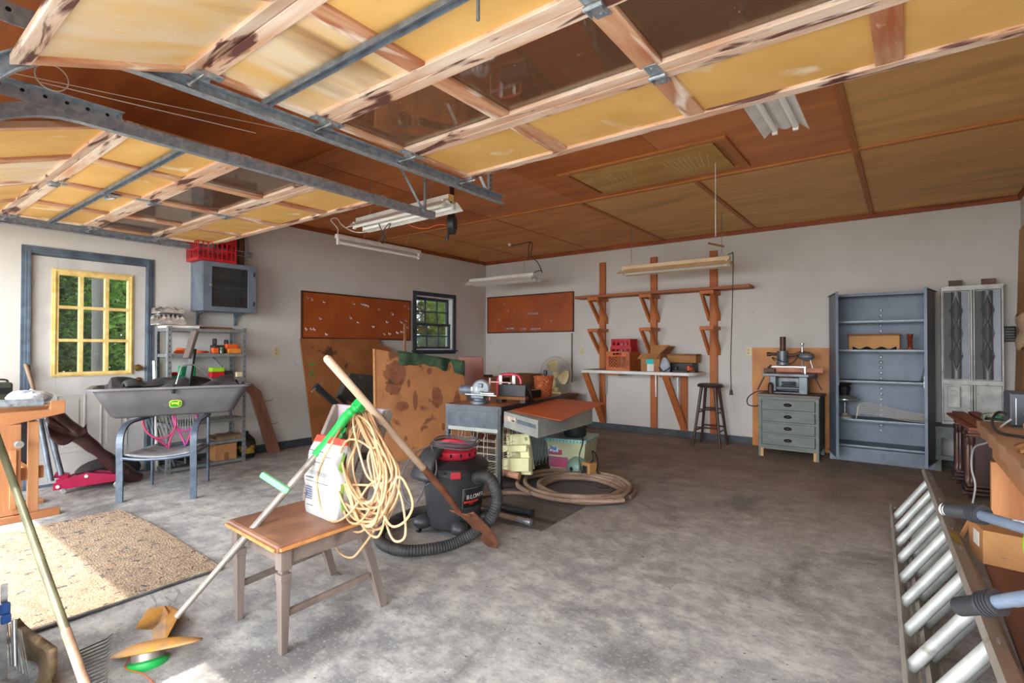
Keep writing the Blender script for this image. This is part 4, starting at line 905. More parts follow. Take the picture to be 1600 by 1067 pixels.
T = thing('power_tool', 'black and grey cordless tool with two grips on the upper steel shelf', 'tool', (-5.97, 2.6, zz))
part(T, 'body', M().b2((-.06, -.08, 0), (.05, .1, .09)).b2((-.03, -.07, .09), (.03, -.04, .16)).b2((-.03, .05, .09), (.03, .08, .15)), m_black, .01)
blob('tape_roll_box', 'yellow and orange box on the upper steel shelf near its right end', 'box', -5.93, 2.64, zz, -5.86, 2.78, zz + .05, mat('amber_box', (222, 150, 50), (200, 110, 40), sc_=12), .004)
blob('chalk_box', 'orange box stacked on the yellow and orange one on the steel shelf', 'box', -5.93, 2.63, zz + .05, -5.87, 2.75, zz + .1, m_orange, .004)
solo('jar', 'small dark glass jar on the upper steel shelf', 'jar', M().lathe([(0, 0), (.022, 0), (.024, .04), (.018, .05), (.02, .065), (0, .066)], (-5.88, 2.58, zz), n=16), mat('green_glass', (70, 90, 70), rough=.15), smooth=True)
zz = .932
blob('drill', 'red-tipped green tool lying at the left of the middle steel shelf', 'tool', -5.92, 2.10, zz, -5.85, 2.26, zz + .04, m_grn, .012)
blob('red_handle_tool', 'red handle end lying on the green tool at the left of the middle steel shelf', 'tool', -5.91, 2.08, zz + .04, -5.87, 2.16, zz + .075, m_red, .012)
blob('green_carton', 'green box at the back left of the middle steel shelf', 'box', -6.05, 2.22, zz, -5.96, 2.36, zz + .13, m_grn, .005)
blob('battery_charger', 'lime green charger lying on the red one on the middle steel shelf', 'charger', -5.92, 2.46, zz + .062, -5.84, 2.6, zz + .112, m_lime, .012)
blob('red_charger', 'red charger under the lime green one on the middle steel shelf', 'charger', -5.92, 2.46, zz, -5.84, 2.6, zz + .062, m_red, .008)
blob('black_tool', 'black plastic tool body beside the chargers on the middle steel shelf', 'tool', -5.95, 2.61, zz, -5.86, 2.7, zz + .07, m_black, .015)
blob('ivory_box', 'small ivory boxed switch at the right of the middle steel shelf', 'box', -5.91, 2.72, zz, -5.84, 2.8, zz + .055, m_ivory, .006)
zz = .262
solo('burlap_cloth', 'folded tan cloth on the second lowest steel shelf', 'cloth', crump(-6.1, -5.84, 2.52, 2.79, zz, zz + .05, 2, .006), mat('tan_cloth', (150, 126, 98), (120, 98, 74), sc_=18), smooth=True)
T = thing('cardboard_box', 'small open cardboard box on the lowest steel shelf', 'box', (-5.93, 2.62, .047))
g = M()
for (p, q) in (((-.08, -.11), (.08, -.11)), ((.08, -.11), (.08, .11)), ((.08, .11), (-.08, .11)), ((-.08, .11), (-.08, -.11))): g.bar((p[0], p[1], .085), (q[0], q[1], .085), .004, .17)
g.b2((-.08, -.11, 0), (.08, .11, .1)); part(T, 'body', g, m_card)
part(T, 'tape', M().b2((.0822, -.02, .0), (.0832, .03, .08)), m_cardd); part(T, 'contents', M().b2((-.06, -.09, .1), (.06, .09, .16)), m_black, .03)
for i, (y, r) in enumerate(((2.22, .13), (2.3, .11), (2.26, .09))):
    pts = [(-5.96 + r * .8 * math.cos(a), y + r * math.sin(a), .058 + .018 * i + .004 * math.sin(3 * a)) for a in [2 * math.pi * k / 30 for k in range(30)]]
    solo('cable_loop', 'black cable loop lying on the lowest steel shelf', 'cable', M().tube(pts, .008, 7, True), m_black, smooth=True, group='black cable loops on the lowest steel shelf')
T = thing('gas_can', 'black plastic jug with a yellow printed label on the floor beside the steel shelves', 'jug', (-6.04, 2.93, 0))
part(T, 'body', M().lathe([(0, 0), (.09, 0), (.1, .02), (.1, .16), (.085, .2), (.04, .25), (.022, .27), (.022, .3), (0, .3)], n=20, sx=.8), m_black, smooth=True)
part(T, 'label', M().lathe([(.1012, .05), (.1012, .14)], n=20, sx=.8), mat('yellow_black_label', (170, 140, 50), (40, 36, 30), sc_=18, th=(.45, .52)))
# leaning things by the door
T = thing('old_plank', 'split old brown plank leaning on the left wall beside the steel shelves', 'plank', (-6.05, 3.1, 0))
m_plank = wood('split_old_plank', (142, 96, 76), (112, 72, 58), 'z', (80, 50, 40), sc_=2.5, spots=(.6, .7))
g = M().prism([(-6.02, 3.18, .0), (-6.02, 3.33, .0), (-6.09, 3.12, .74), (-6.1, 3.03, .82), (-6.11, 2.95, .83), (-6.09, 2.94, .76), (-6.08, 2.99, .7)], (-.035, .004, .0))
part(T, 'plank', g, m_plank, .004, world=True)
for z, l in ((.62, .09), (.34, .08)): part(T, 'nail', M().cyl((-6.05, 3.32 - z * .28, z), (-6.04, 3.32 - z * .28 + l, z + .01), .003, n=6), m_rusty, world=True)
solo('white_pipe', 'white plastic pipe standing against the door frame beside the shelves', 'pipe', M().cyl((-6.1, 2.06, 0), (-6.13, 2.03, 1.12), .016, n=12), m_white, smooth=True)
solo('broom_handle', 'worn wooden broom handle leaning at the hinge side of the door', 'handle', M().tube([P(60, 640, x=-5.95), P(50, 600, x=-6.05), P(40, 569, x=-6.12)], .016, 10), wood('worn_handle', (150, 124, 98), (110, 90, 74), 'z'), smooth=True)
for i, (a, b) in enumerate((((62, 655), (80, 752)), ((72, 650), (96, 742)))):
    p = P(a[0], a[1], x=-5.95); q = P(b[0], b[1], x=-5.85)
    solo('steel_pipe', ['darker steel pipe leaning behind the wooden roller stand', 'lighter steel pipe leaning behind the wooden roller stand, nearer the red jack'][i], 'pipe', M().cyl(q, p, .022, n=12), m_galvd, smooth=True)
# brown vinyl roll
m_vin = mat('brown_vinyl', (74, 44, 44), (54, 32, 34), (110, 78, 74), sc_=7, spots=(.66, .76), rough=.28)
T = thing('vinyl_roll', 'slumped roll of glossy dark brown vinyl leaning across the door bottom', 'roll', (-5.7, 1.45, 0))
pts = [P(82, 648, x=-5.72), P(112, 672, x=-5.70), P(140, 694, x=-5.68), P(165, 714, x=-5.70), P(190, 735, x=-5.74), P(212, 748, x=-5.80)]
pts = spline(pts, 5); rs = [.065 - .018 * math.exp(-((i - 13) / 4) ** 2) + .004 * math.sin(i * 1.3) for i in range(len(pts))]
part(T, 'roll', M().tube(pts, rs, 18), m_vin, world=True, smooth=True)
def sag(u, v):
    a = P(74 + 62 * u, 648 + 45 * u, x=-5.66); b = P(76 + 60 * u, 662 + 34 * math.sin(math.pi * min(1, u * .8 + .2)) + 0 * u, x=-5.60)
    p = a.lerp(b, v); p.x += .02 * math.sin(9 * v + 3 * u); return p
part(T, 'loose_flap', M().grid(sag, 18, 10), m_vin, world=True, smooth=True, solid=.004)
# black bundle behind the roll
solo('black_tool_bag', 'slumped black bag on the floor behind the red floor jack', 'bag', M().sph((-5.98, 1.62, .1), (.1, .26, .13), 18, 10), m_rubber, smooth=True, loc=(-5.98, 1.62, 0))
# floor jack
m_mag = mat('magenta_red_paint', (182, 20, 78), (156, 16, 62), (116, 18, 46), sc_=8, spots=(.68, .76), rough=.3, coat=.3)
T = thing('floor_jack', 'raspberry red trolley jack on the floor before the entry door', 'jack', (-5.82, 1.42, 0), math.radians(72))
for s_ in (-1, 1):
    y = s_ * .075
    part(T, 'side_plate', M().prism([(-.22, y - .004, .03), (.2, y - .004, .05), (.24, y - .004, .08), (.22, y - .004, .11), (.02, y - .004, .15), (-.1, y - .004, .13), (-.22, y - .004, .09)], (0, .008, 0)), m_mag, .002)
part(T, 'deck', M().prism([(-.2, -.07, .06), (.2, -.07, .06), (.2, -.07, .1), (.0, -.07, .145), (-.1, -.07, .12), (-.2, -.07, .08)], (0, .14, 0)), m_mag, .003)
part(T, 'handle_socket', M().box((-.17, 0, .14), (.1, .07, .05), Matrix.Rotation(.3, 3, 'Y')), m_mag, .008)
for (x, z, r) in ((-.2, .022, .022), (.22, .028, .028)):
    for s_ in (-1, 1): part(T, 'wheel', M().cyl((x + .05 if x < 0 else x, s_ * .088, z), (x + .05 if x < 0 else x, s_ * .115, z), r, n=18), m_steel, .002, smooth=True)
for x, z in ((-.19, .06), (.0, .125)): part(T, 'bolt', M().cyl((x, -.09, z), (x, -.078, z), .014, n=12), m_white, smooth=True)
part(T, 'release_lever', M().cyl((-.08, .0, .13), (.15, .06, .17), .01).box((.17, .06, .17), (.08, .04, .03)), m_black, .004)
# wooden roller stand
m_pineo = wood('orange_pine', (194, 142, 96), (166, 110, 70), 'z', (146, 92, 56), sc_=2, spots=(.66, .74))
m_pinex = wood('orange_pine_y', (188, 134, 88), (160, 102, 62), 'y', (140, 86, 50), sc_=2, spots=(.66, .74))
T = thing('roller_stand', 'home-made orange wooden stand with a steel roller in its top, at the left edge', 'stand', (-5.3, .85, 0))
X = -5.1
part(T, 'top_rail', M().prism([P(-60, 672, x=X), P(0, 668, x=X), P(102, 645, x=X), P(102, 625, x=X), P(79, 627, x=X), P(79, 640, x=X), P(0, 646, x=X), P(-60, 650, x=X)], (-.045, 0, 0)), m_pinex, .003, world=True)
part(T, 'top_rail', M().b2((-5.62, .55, .69), (-5.58, 1.1, .8)), m_pinex, .003, world=True)
part(T, 'leg', M().b2((X - .045, .74, .055), (X + .002, .862, .70)), m_pineo, .003, world=True)
part(T, 'adjusting_slat', M().b2((X + .003, .80, .1), (X + .02, .835, .52)), m_pinex, .002, world=True)
part(T, 'knob', M().cyl((X, .845, .56), (X + .05, .845, .56), .026, n=18), m_steel, .003, world=True)
part(T, 'leg', M().b2((X - .07, .905, .03), (X - .03, .965, .71)), m_pineo, .003, world=True)
part(T, 'leg', M().b2((-5.62, .85, 0.03), (-5.58, .95, .70)), m_pineo, .003, world=True)
part(T, 'foot', M().b2((X - .05, .45, 0), (X + .02, 1.08, .05)), m_pinex, .004, world=True)
part(T, 'foot', M().b2((-5.65, .45, 0), (-5.56, 1.08, .03)), m_pinex, .004, world=True)
part(T, 'stretcher', M().b2((X - .1, .84, .28), (X - .06, 1.0, .37)).b2((-5.6, .9, .28), (X - .05, .94, .36)), m_pinex, .003, world=True)
part(T, 'roller', M().cyl((X - .03, .3, .865), (X - .03, .985, .845), .03, n=20).cyl((X - .03, .98, .845), (X - .03, 1.03, .844), .01), m_galv, .002, smooth=True, world=True)
part(T, 'top_board', M().b2((-5.6, .45, .80), (X - .08, 1.05, .815)), m_pinex, .002, world=True)
part(T, 'dark_side_panel', M().b2((-5.55, .93, .25), (-5.54, 1.02, .68)), m_black, world=True)
T = thing('radio', 'old dark green portable radio standing by the wall at the left edge', 'radio', (-5.75, .83, .815))
solo('wall_bench', 'rough board shelf behind the roller stand under the radio', 'shelf', M().b2((XL + .01, .5, .79), (-5.63, 1.02, .813)), m_pinex, bevel=.003)
part(T, 'body', M().b2((-.12, -.18, 0), (.06, .08, .16)), mat('dark_green_case', (54, 60, 48), (40, 44, 36), sc_=9, rough=.45), .015)
part(T, 'dial', M().b2((.0605, -.1, .07), (.063, .06, .12)), m_dark); part(T, 'handle', M().tube(spline([(-.03, -.16, .15), (-.03, -.14, .18), (-.03, .04, .18), (-.03, .06, .15)], 4), .008, 6), m_black)
solo('plastic_bag', 'crumpled translucent plastic bag lying on the roller stand', 'bag', M().grid(lambda u, v: (-5.42 + .22 * math.cos(2 * math.pi * u) * math.sin(math.pi * v) * .6, .96 + .14 * math.sin(2 * math.pi * u) * math.sin(math.pi * v), .868 + .05 * math.cos(math.pi * v) * (1 + .25 * math.sin(6 * math.pi * u + 4 * v)) + .006 * math.sin(23 * u + 17 * v)), 30, 12), mat('cloudy_plastic', (196, 200, 208), (164, 168, 180), (228, 230, 236), sc_=24, spots=(.55, .62), spsc=26, rough=.2), smooth=True)
# outdoor chair (metal frame) with the garden cart tub on its arms
m_bluest = mat('blue_grey_powder_coat', (86, 98, 112), (68, 78, 92), (116, 120, 122), sc_=16, spots=(.66, .74), spsc=20, rough=.4, metal=.3)
F1, F2, B1, B2 = V(-5.08, 1.45, 0), V(-4.73, 1.86, 0), V(-5.51, 1.82, 0), V(-5.23, 2.18, 0)
T = thing('patio_chair', 'blue-grey metal patio armchair with grey seat, carrying the garden cart tub', 'chair', (-5.14, 1.83, 0))
for (f, b) in ((F1, B1), (F2, B2)):
    d = (b - f); ztop = .63
    pts = [f, f + V(0, 0, .25), f + V(0, 0, .48) - d * .01, f + d * .06 + V(0, 0, .575), f + d * .22 + V(0, 0, .622), f + d * .5 + V(0, 0, ztop), f + d * .98 + V(0, 0, ztop)]
    pts = spline(pts, 5); g = M(); side = d.cross(V(0, 0, 1)).normalized()
    vs = []; n = len(pts)
    for i, p in enumerate(pts):
        t = (pts[min(i + 1, n - 1)] - pts[max(i - 1, 0)]).normalized(); nn = t.cross(side).normalized()
        for (a, c) in ((-.025, -.009), (.025, -.009), (.025, .009), (-.025, .009)): vs.append(p + side * a + nn * c)
    fs = [(i * 4 + j, i * 4 + (j + 1) % 4, i * 4 + 4 + (j + 1) % 4, i * 4 + 4 + j) for i in range(n - 1) for j in range(4)] + [(0, 1, 2, 3), tuple((n - 1) * 4 + j for j in range(4))]
    part(T, 'arm_leg', g.add(vs, fs), m_bluest, .002, world=True)
    part(T, 'leg', M().cyl(b, b + V(0, 0, .63), .013, n=12), m_bluest, world=True, smooth=True)
    part(T, 'seat_rail', M().cyl(f + V(0, 0, .37), b + V(0, 0, .34), .011, n=10), m_bluest, world=True, smooth=True)
g = M().tube(spline([F1 + V(0, 0, .36), F1.lerp(F2, .3) + V(.02, -.02, .345), F1.lerp(F2, .7) + V(.02, -.02, .35), F2 + V(0, 0, .37)], 5), .012, 8).cyl(B1 + V(0, 0, .34), B2 + V(0, 0, .34), .012)
part(T, 'cross_bar', g, m_bluest, world=True, smooth=True)
def seat(u, v): p = F1.lerp(F2, .06 + .88 * u).lerp(B1.lerp(B2, .06 + .88 * u), v); return p + V(0, 0, .385 - .02 * v - .03 * math.sin(math.pi * u))
part(T, 'seat', M().grid(seat, 14, 10), mat('grey_mesh_seat', (150, 150, 152), (122, 122, 126), (86, 84, 86), sc_=10, spots=(.62, .72), rough=.8), world=True, smooth=True, solid=.012)
# tub
ang = math.atan2(.35, 1.05)
T = thing('garden_cart_tub', 'grey plastic garden cart tub with a green and yellow badge lying on the patio chair', 'tub', (-5.43, 1.97, .645), -ang)
m_tub = mat('faded_grey_poly', (112, 110, 112), (96, 95, 98), (138, 134, 132), sc_=5, spots=(.64, .76), spsc=7, rough=.5)
hx0, hy0, hx1, hy1, hz = .21, .47, .31, .62, .265
def rrect(hx, hy, r, n=6):
    pts = []
    for (cx, cy, a0) in ((hx - r, hy - r, 0), (-hx + r, hy - r, 90), (-hx + r, -hy + r, 180), (hx - r, -hy + r, 270)):
        for k in range(n + 1): a = math.radians(a0 + 90 * k / n); pts.append((cx + r * math.cos(a), cy + r * math.sin(a)))
    return pts
g = M(); rings = [(rrect(hx0 - .03, hy0 - .03, .05), 0), (rrect(hx0, hy0, .07), .02), (rrect(hx1 - .02, hy1 - .03, .1), hz - .02), (rrect(hx1 + .012, hy1 + .01, .11), hz - .02), (rrect(hx1 + .012, hy1 + .01, .11), hz), (rrect(hx1 - .025, hy1 - .035, .1), hz), (rrect(hx0 - .01, hy0 - .01, .06), .03)]
n = len(rings[0][0]); vs = [(x, y, z) for (r, z) in rings for (x, y) in r]
fs = [(i * n + j, i * n + (j + 1) % n, (i + 1) * n + (j + 1) % n, (i + 1) * n + j) for i in range(len(rings) - 1) for j in range(n)] + [tuple(range(n)), tuple((len(rings) - 1) * n + j for j in range(n))]
part(T, 'shell', g.add(vs, fs), m_tub, .003, smooth=True)
# badge on the front face: rounded green shield with yellow outline and leaping deer
fx = hx0 + (hx1 - hx0) * .40 + .012; til = math.atan2(hx1 - .02 - hx0, hz - .04)
Rb = frame((0, 1, 0), (math.sin(til), 0, math.cos(til)))
def badge(pts, t0, t1, mt, name):
    o_ = V(fx - .012, .0, .115); return part(T, name, M().prism([o_ + Rb @ V(x, y, t0) for (x, y) in pts], Rb @ V(0, 0, t1 - t0)), mt)
m_jdg = mat('badge_green', (44, 150, 60), rough=.4); m_jdy = mat('badge_yellow', (222, 220, 60), rough=.4)
sh = [(.048 * math.copysign(abs(math.cos(a)) ** .6, math.cos(a)), .034 * math.copysign(abs(math.sin(a)) ** .6, math.sin(a)) - .004 * (math.sin(a) < 0) * abs(math.cos(a) < .3)) for a in [2 * math.pi * k / 32 for k in range(32)]]
badge([(x * 1.0, y) for (x, y) in sh], .006, .010, m_jdy, 'badge_border'); badge([(x * .88, y * .84) for (x, y) in sh], .0095, .012, m_jdg, 'badge_field')
deer = [(-.034, .012), (-.03, .018), (-.02, .012), (-.008, .014), (.01, .012), (.018, .018), (.016, .026), (.022, .02), (.03, .021), (.028, .016), (.024, .012), (.02, .006), (.03, -.002), (.027, -.006), (.017, -.001), (.024, -.016), (.02, -.018), (.01, -.004), (-.01, .0), (-.02, .0), (-.03, -.006), (-.032, -.003), (-.024, .006)]
badge(deer, .0125, .0135, m_jdy, 'deer_emblem')
# contents of the tub
solo('canvas_cover', 'crumpled black cover lying in the garden cart tub', 'cover', M().grid(lambda u, v: (-5.43 + (u - .5) * .46 - math.sin(ang) * 0 + .30 * (v - .5), 1.97 + (v - .5) * 1.0 - .1 * (u - .5), .875 + .085 * math.sin(math.pi * u) * (.7 + .5 * abs(math.sin(7 * v + 2 * u))) + .02 * math.sin(23 * v + 11 * u) - .05 * (abs(v - .5) > .47)), 16, 44), mat('black_fabric', (40, 38, 40), (70, 66, 66), sc_=14, rough=.8), smooth=True, solid=.004, loc=(-5.43, 1.97, .68))
solo('tarp_fold', 'brown-black folded strip rising over the tub rim on its left', 'cover', M().grid(lambda u, v: (-5.36 + .1 * (u - .5), 1.55 + .5 * v, .92 + .035 * math.sin(math.pi * u) * (1 + .5 * math.sin(13 * v)) * math.sin(math.pi * min(1, v * 3 + .2)) ** .3), 8, 26), m_rubber, smooth=True, solid=.02)
T = thing('cart_frame', 'black and rusty cart hitch bracket with bent bright wire stay standing in the tub', 'bracket', (-5.3, 2.03, .9))
part(T, 'plate', M().bar(P(287, 640, x=-5.3), P(302, 545, x=-5.3), .02, .11, (1, 0, 0)), m_pull, .004, world=True)
g = M(); pts = spline([P(296, 548, x=-5.29), P(302, 530, x=-5.28), P(312, 515, x=-5.27)], 3)
for i in range(len(pts) - 1): g.bar(pts[i], pts[i + 1], .02, .1, (0, 1, 0))
part(T, 'rusty_blade', M().bar(P(292, 560, x=-5.27), P(305, 517, x=-5.27), .03, .12, (1, 0, 0)), wood('peeling_rusty_board', (92, 76, 66), (52, 42, 38), 'z', (130, 110, 94), sc_=3, spots=(.56, .64)), .006, world=True)
wp = [P(275, 600, x=-5.22), P(283, 574, x=-5.22), P(288, 570, x=-5.22), P(303, 570, x=-5.22), P(312, 575, x=-5.22), P(325, 588, x=-5.22), P(341, 601, x=-5.22)]
part(T, 'wire_stay', M().tube([wp[0], wp[1], wp[2], wp[3], wp[4], wp[5], wp[6]], .006, 8), m_steel, world=True, smooth=True)
part(T, 'clip', M().box(P(271, 606, x=-5.15), (.03, .03, .05)).box(P(271, 613, x=-5.14), (.028, .028, .02)), m_black, .004, world=True)
# rackets on the seat
m_pink = mat('pink_purple_frame', (206, 50, 130), (150, 50, 150), (220, 60, 80), sc_=5, spots=(.6, .7), rough=.3, coat=.4)
def racket(name, label, c, xa, ya, r, m_):
    T = thing(name, label, 'racket', c)
    R = frame(xa, ya)
    def q(x, y, z=0): return R @ V(x, y, z)
    g = M().tube([q(r * .8 * math.cos(a), .22 + r * math.sin(a)) for a in [2 * math.pi * k / 36 for k in range(36)]], .009, 8, True)
    part(T, 'hoop', g, m_, smooth=True)
    g = M().tube(spline([q(-r * .5, .22 - r * .84), q(-.02, .02), q(0, -.04)], 4), .009, 8).tube(spline([q(r * .5, .22 - r * .84), q(.02, .02), q(0, -.04)], 4), .009, 8)
    part(T, 'throat', g, m_, smooth=True)
    part(T, 'grip', M().cyl(q(0, -.03), q(0, -.2), .014, n=10), m_black, smooth=True)
    g = M()
    for k in range(-4, 5): x = k * r * .17; h = r * math.sqrt(1 - (k * .17 / .8) ** 2); g.cyl(q(x, .22 - h), q(x, .22 + h), .0008, n=4); 
    part(T, 'strings', g, m_white)
racket('racket', 'pink and purple racket standing on the patio chair seat, its fork towards the shelves', P(290, 690, x=-5.3) + V(0, 0, .0), (.3, 1, 0), (-.2, .15, 1), .12, m_pink)
racket('racket', 'red and purple racket standing on the left of the patio chair seat', P(262, 695, x=-5.32) + V(0, 0, .0), (.3, 1, .3), (-.2, -.35, 1), .15, mat('red_purple_frame', (200, 50, 70), (140, 50, 130), sc_=4, rough=.3))
# plywood sheets
def osb(name, a, b, c): return mat(name, a, b, c, sc_=3.5, th=(.3, .7), spots=(.62, .70), spsc=5, rough=.6, bump=.06)
m_ps1 = osb('spattered_brown_sheet', (164, 106, 58), (138, 84, 46), (84, 50, 32))
m_ps2 = osb('stained_orange_sheet', (176, 120, 74), (152, 98, 60), (112, 68, 44))
g = M().prism([(-5.84, 3.66, 0), (-6.1, 3.62, 1.37), (-6.1, 4.86, 1.38), (-6.09, 4.88, 1.30), (-6.09, 5.05, 1.25), (-5.84, 5.1, 0)], (-.018, 0, -.003))
T = thing('plywood_sheet', 'spattered brown board leaning flat on the left wall under the long pegboard', 'board', (-5.95, 4.3, 0))
part(T, 'sheet', g, m_ps1, .002, world=True)
m_gsp = mat('green_paint_spatter', (50, 140, 60), rough=.7)
for k in range(16):
    y = 3.7 + abs(jit(.1)); z = 1.0 + jit(.14); r = random.uniform(.004, .02); x = -5.84 - .26 * z / 1.37 + .001
    part(T, 'paint_fleck', M().cyl((x, y, z), (x + .002, y, z), r, n=7), m_gsp, world=True)
A, B_, D_ = V(-4.60, 3.62, 0), V(-4.12, 4.68, 0), P(584, 545, y=3.66)
_n = (B_ - A).cross(D_ - A).normalized()
def on_plane(u, v):
    d = P(u, v, y=1.0) - V(0, 0, CH); return V(0, 0, CH) + d * ((A - V(0, 0, CH)).dot(_n) / d.dot(_n))
C_ = on_plane(722, 566)
T = thing('plywood_sheet', 'large stained orange-brown board standing on edge under the green cloth', 'board', (-4.4, 4.2, 0))
nrm = (B_ - A).cross(D_ - A).normalized()
if nrm.x < 0: nrm = -nrm
part(T, 'sheet', M().prism([A, B_, C_, D_], nrm * -.016), m_ps2, .002, world=True)
part(T, 'raw_edge', M().bar(A + nrm * .001, D_ + nrm * .001, .02, .012, nrm), mat('raw_ply_edge', (218, 160, 100), (196, 130, 76), sc_=20), world=True)
m_st = mat('dark_brown_stain', (112, 64, 40), (136, 84, 52), sc_=12, rough=.55)
random.seed(11)
def pl(s, t): return A.lerp(B_, s).lerp(D_.lerp(C_, s), t)
for (s, t, w_, h_) in ((.22, .80, .13, .15), (.2, .68, .1, .1), (.28, .5, .08, .06), (.42, .56, .03, .12), (.66, .6, .07, .13), (.8, .93, .06, .06), (.6, .86, .03, .04), (.36, .72, .02, .05), (.88, .5, .05, .2), (.5, .3, .04, .02), (.12, .4, .03, .03), (.7, .3, .02, .05), (.5, .9, .02, .02), (.3, .2, .02, .03)):
    o_ = pl(s, t) + nrm * .0008; ex = (B_ - A).normalized(); ey = (D_ - A).normalized(); pts = []
    for k in range(34): a = 2 * math.pi * k / 34; r = random.uniform(.82, 1.08); pts.append(o_ + ex * w_ * math.cos(a) * r + ey * h_ * math.sin(a) * r)
    part(T, 'stain', M().prism(pts, nrm * .0007), m_st, world=True)
# green cloth over the top edge
ex = (C_ - D_)
def cl(u, v):
    p = D_ + ex * (.26 + .76 * u); w2 = .02 + .012 * math.sin(14 * u)
    dn = .115 + .02 * math.sin(9 * u + 1) + (.07 * max(0, (u - .85) / .15)) + .008 * math.sin(31 * u)
    t = v * 2 - 1
    if t < -.15: q = p - nrm * (w2 + .015) - V(0, 0, dn * .6 * (-t - .15) / .85)
    elif t > .15: q = p + nrm * (w2 + .01 * math.sin(22 * u)) - V(0, 0, dn * (t - .15) / .85)
    else: q = p + nrm * (w2 * t / .15 - .016 * (1 - t) / 2) + V(0, 0, .02)
    return q
solo('green_cloth', 'dark green velvet cloth draped over the top of the large stained board', 'cloth', M().grid(cl, 60, 20), mat('green_velvet', (58, 84, 56), (36, 56, 40), (120, 128, 84), sc_=8, spots=(.66, .74), spsc=12, rough=.9, bump=.2), smooth=True, solid=.006)
T = thing('wooden_chair', 'reddish brown wooden chair standing behind the right edge of the large stained board', 'chair', (-4.72, 5.3, 0), math.radians(25))
m_rc = wood('reddish_chair_wood', (150, 70, 40), (120, 54, 32), 'z', sc_=2, rough=.4)
part(T, 'backrest', M().prism([(-.2, -.02, .62), (.2, -.02, .62), (.17, -.02, 1.14), (-.17, -.02, 1.14)], (0, .025, 0)), m_rc, .008)
for x in (-.17, .17): part(T, 'back_leg', M().b2((x - .018, -.02, 0), (x + .018, .02, .64)), m_rc, .004); part(T, 'front_leg', M().b2((x - .018, .34, 0), (x + .018, .376, .44)), m_rc, .004)
part(T, 'seat', M().b2((-.21, -.02, .44), (.21, .4, .47)), m_rc, .01)
solo('thin_stick', 'thin pale split stick standing behind the boards beside the small window', 'stick', M().prism([(-6.0, 5.28, 0), (-6.0, 5.33, 0), (-6.03, 5.30, 1.62), (-6.03, 5.26, 1.62)], (-.012, 0, 0)), wood('pale_stick', (196, 150, 110), (170, 120, 84), 'z'), bevel=.002)
# black equipment between the boards
T = thing('equipment_stand', 'black square-tube stand with a dark slanted panel between the two large boards', 'stand', (-5.05, 3.7, 0))
X = -5.0
part(T, 'panel', M().prism([P(548, 583, x=X), P(600, 588, x=X), P(600, 645, x=X), P(530, 622, x=X)], (-.12, .02, 0)), mat('dark_grey_panel', (66, 66, 60), (52, 52, 48), (110, 106, 96), sc_=5, spots=(.68, .76), rough=.5), .006, world=True)
part(T, 'tube_arm', M().bar(P(492, 602, x=X + .1), P(545, 650, x=X + .1), .05, .06), m_black, .004, world=True)
part(T, 'cross_rod', M().cyl(P(487, 612, x=X + .14), P(504, 598, x=X + .08), .007, n=8), m_steel, world=True)
part(T, 'diagonal_strut', M().bar(P(528, 618, x=X + .04), P(560, 652, x=X + .04), .03, .04), m_black, .003, world=True)
a = P(548, 650, x=X); part(T, 'post', M().b2((a.x - .03, a.y - .03, 0), (a.x + .03, a.y + .03, a.z)), m_black, .004, world=True)
part(T, 'base', M().b2((a.x - .16, a.y - .2, 0), (a.x + .16, a.y + .2, .04)), m_black, .006, world=True)
# ================================================================== DESK AND AROUND IT
m_dmet = mat('dark_grey_desk_metal', (84, 90, 98), (66, 72, 80), (110, 112, 112), sc_=8, spots=(.66, .76), rough=.45, metal=.2)
m_post = mat('black_desk_post', (52, 54, 58), (40, 42, 46), sc_=8, rough=.4, metal=.2)
m_lmet = mat('pale_grey_metal', (162, 166, 158), (142, 146, 140), (120, 120, 112), sc_=5, spots=(.66, .76), rough=.45, metal=.1)
dth = math.radians(8)
T = thing('work_desk', 'grey metal frame desk with worn orange-brown top and wire baskets below', 'desk', (-2.85, 3.60, 0), dth)
W_, L_, H_ = .60, 1.42, .725   # local: x 0..-W, y 0..L
for (x, y) in ((0, 0), (-W_, 0), (0, L_), (-W_, L_)): part(T, 'leg', M().b2((x, y, 0), (x + (.035 if x < 0 else -.035), y + (.035 if y == 0 else -.035), H_)), m_post if x == 0 else m_dmet, .002)
part(T, 'top', M().b2((-W_ + .005, .005, H_ - .012), (-.02, L_ - .005, H_ + .01)), mat('worn_orange_desktop', (186, 116, 62), (150, 88, 48), (96, 60, 42), sc_=5, spots=(.6, .7), spsc=4, rough=.4), .003)
part(T, 'front_panel', M().b2((-W_ + .03, .002, .53), (-.03, .02, .70)), m_dmet, .002)
part(T, 'rim', M().b2((-W_, 0, .685), (0, .012, H_ + .012)).b2((-W_, 0, .685), (-W_ + .012, L_, H_ + .012)).b2((-W_, L_ - .012, .685), (0, L_, H_ + .012)), m_dmet, .002)
part(T, 'side_rail', M().b2((-.012, 0, .66), (.006, L_, H_ + .012)), m_post, .002)
part(T, 'lower_rail', M().b2((-W_, .0, .50), (0, .03, .535)), m_lmet, .002)
part(T, 'lower_shelf', M().b2((-W_, .0, .10), (0, L_, .115)), m_dmet, .002)
for k in range(9): part(T, 'shelf_slat', M().b2((-.04 - k * .06, .02, .116), (-.06 - k * .06, L_ - .02, .122)), m_lmet)
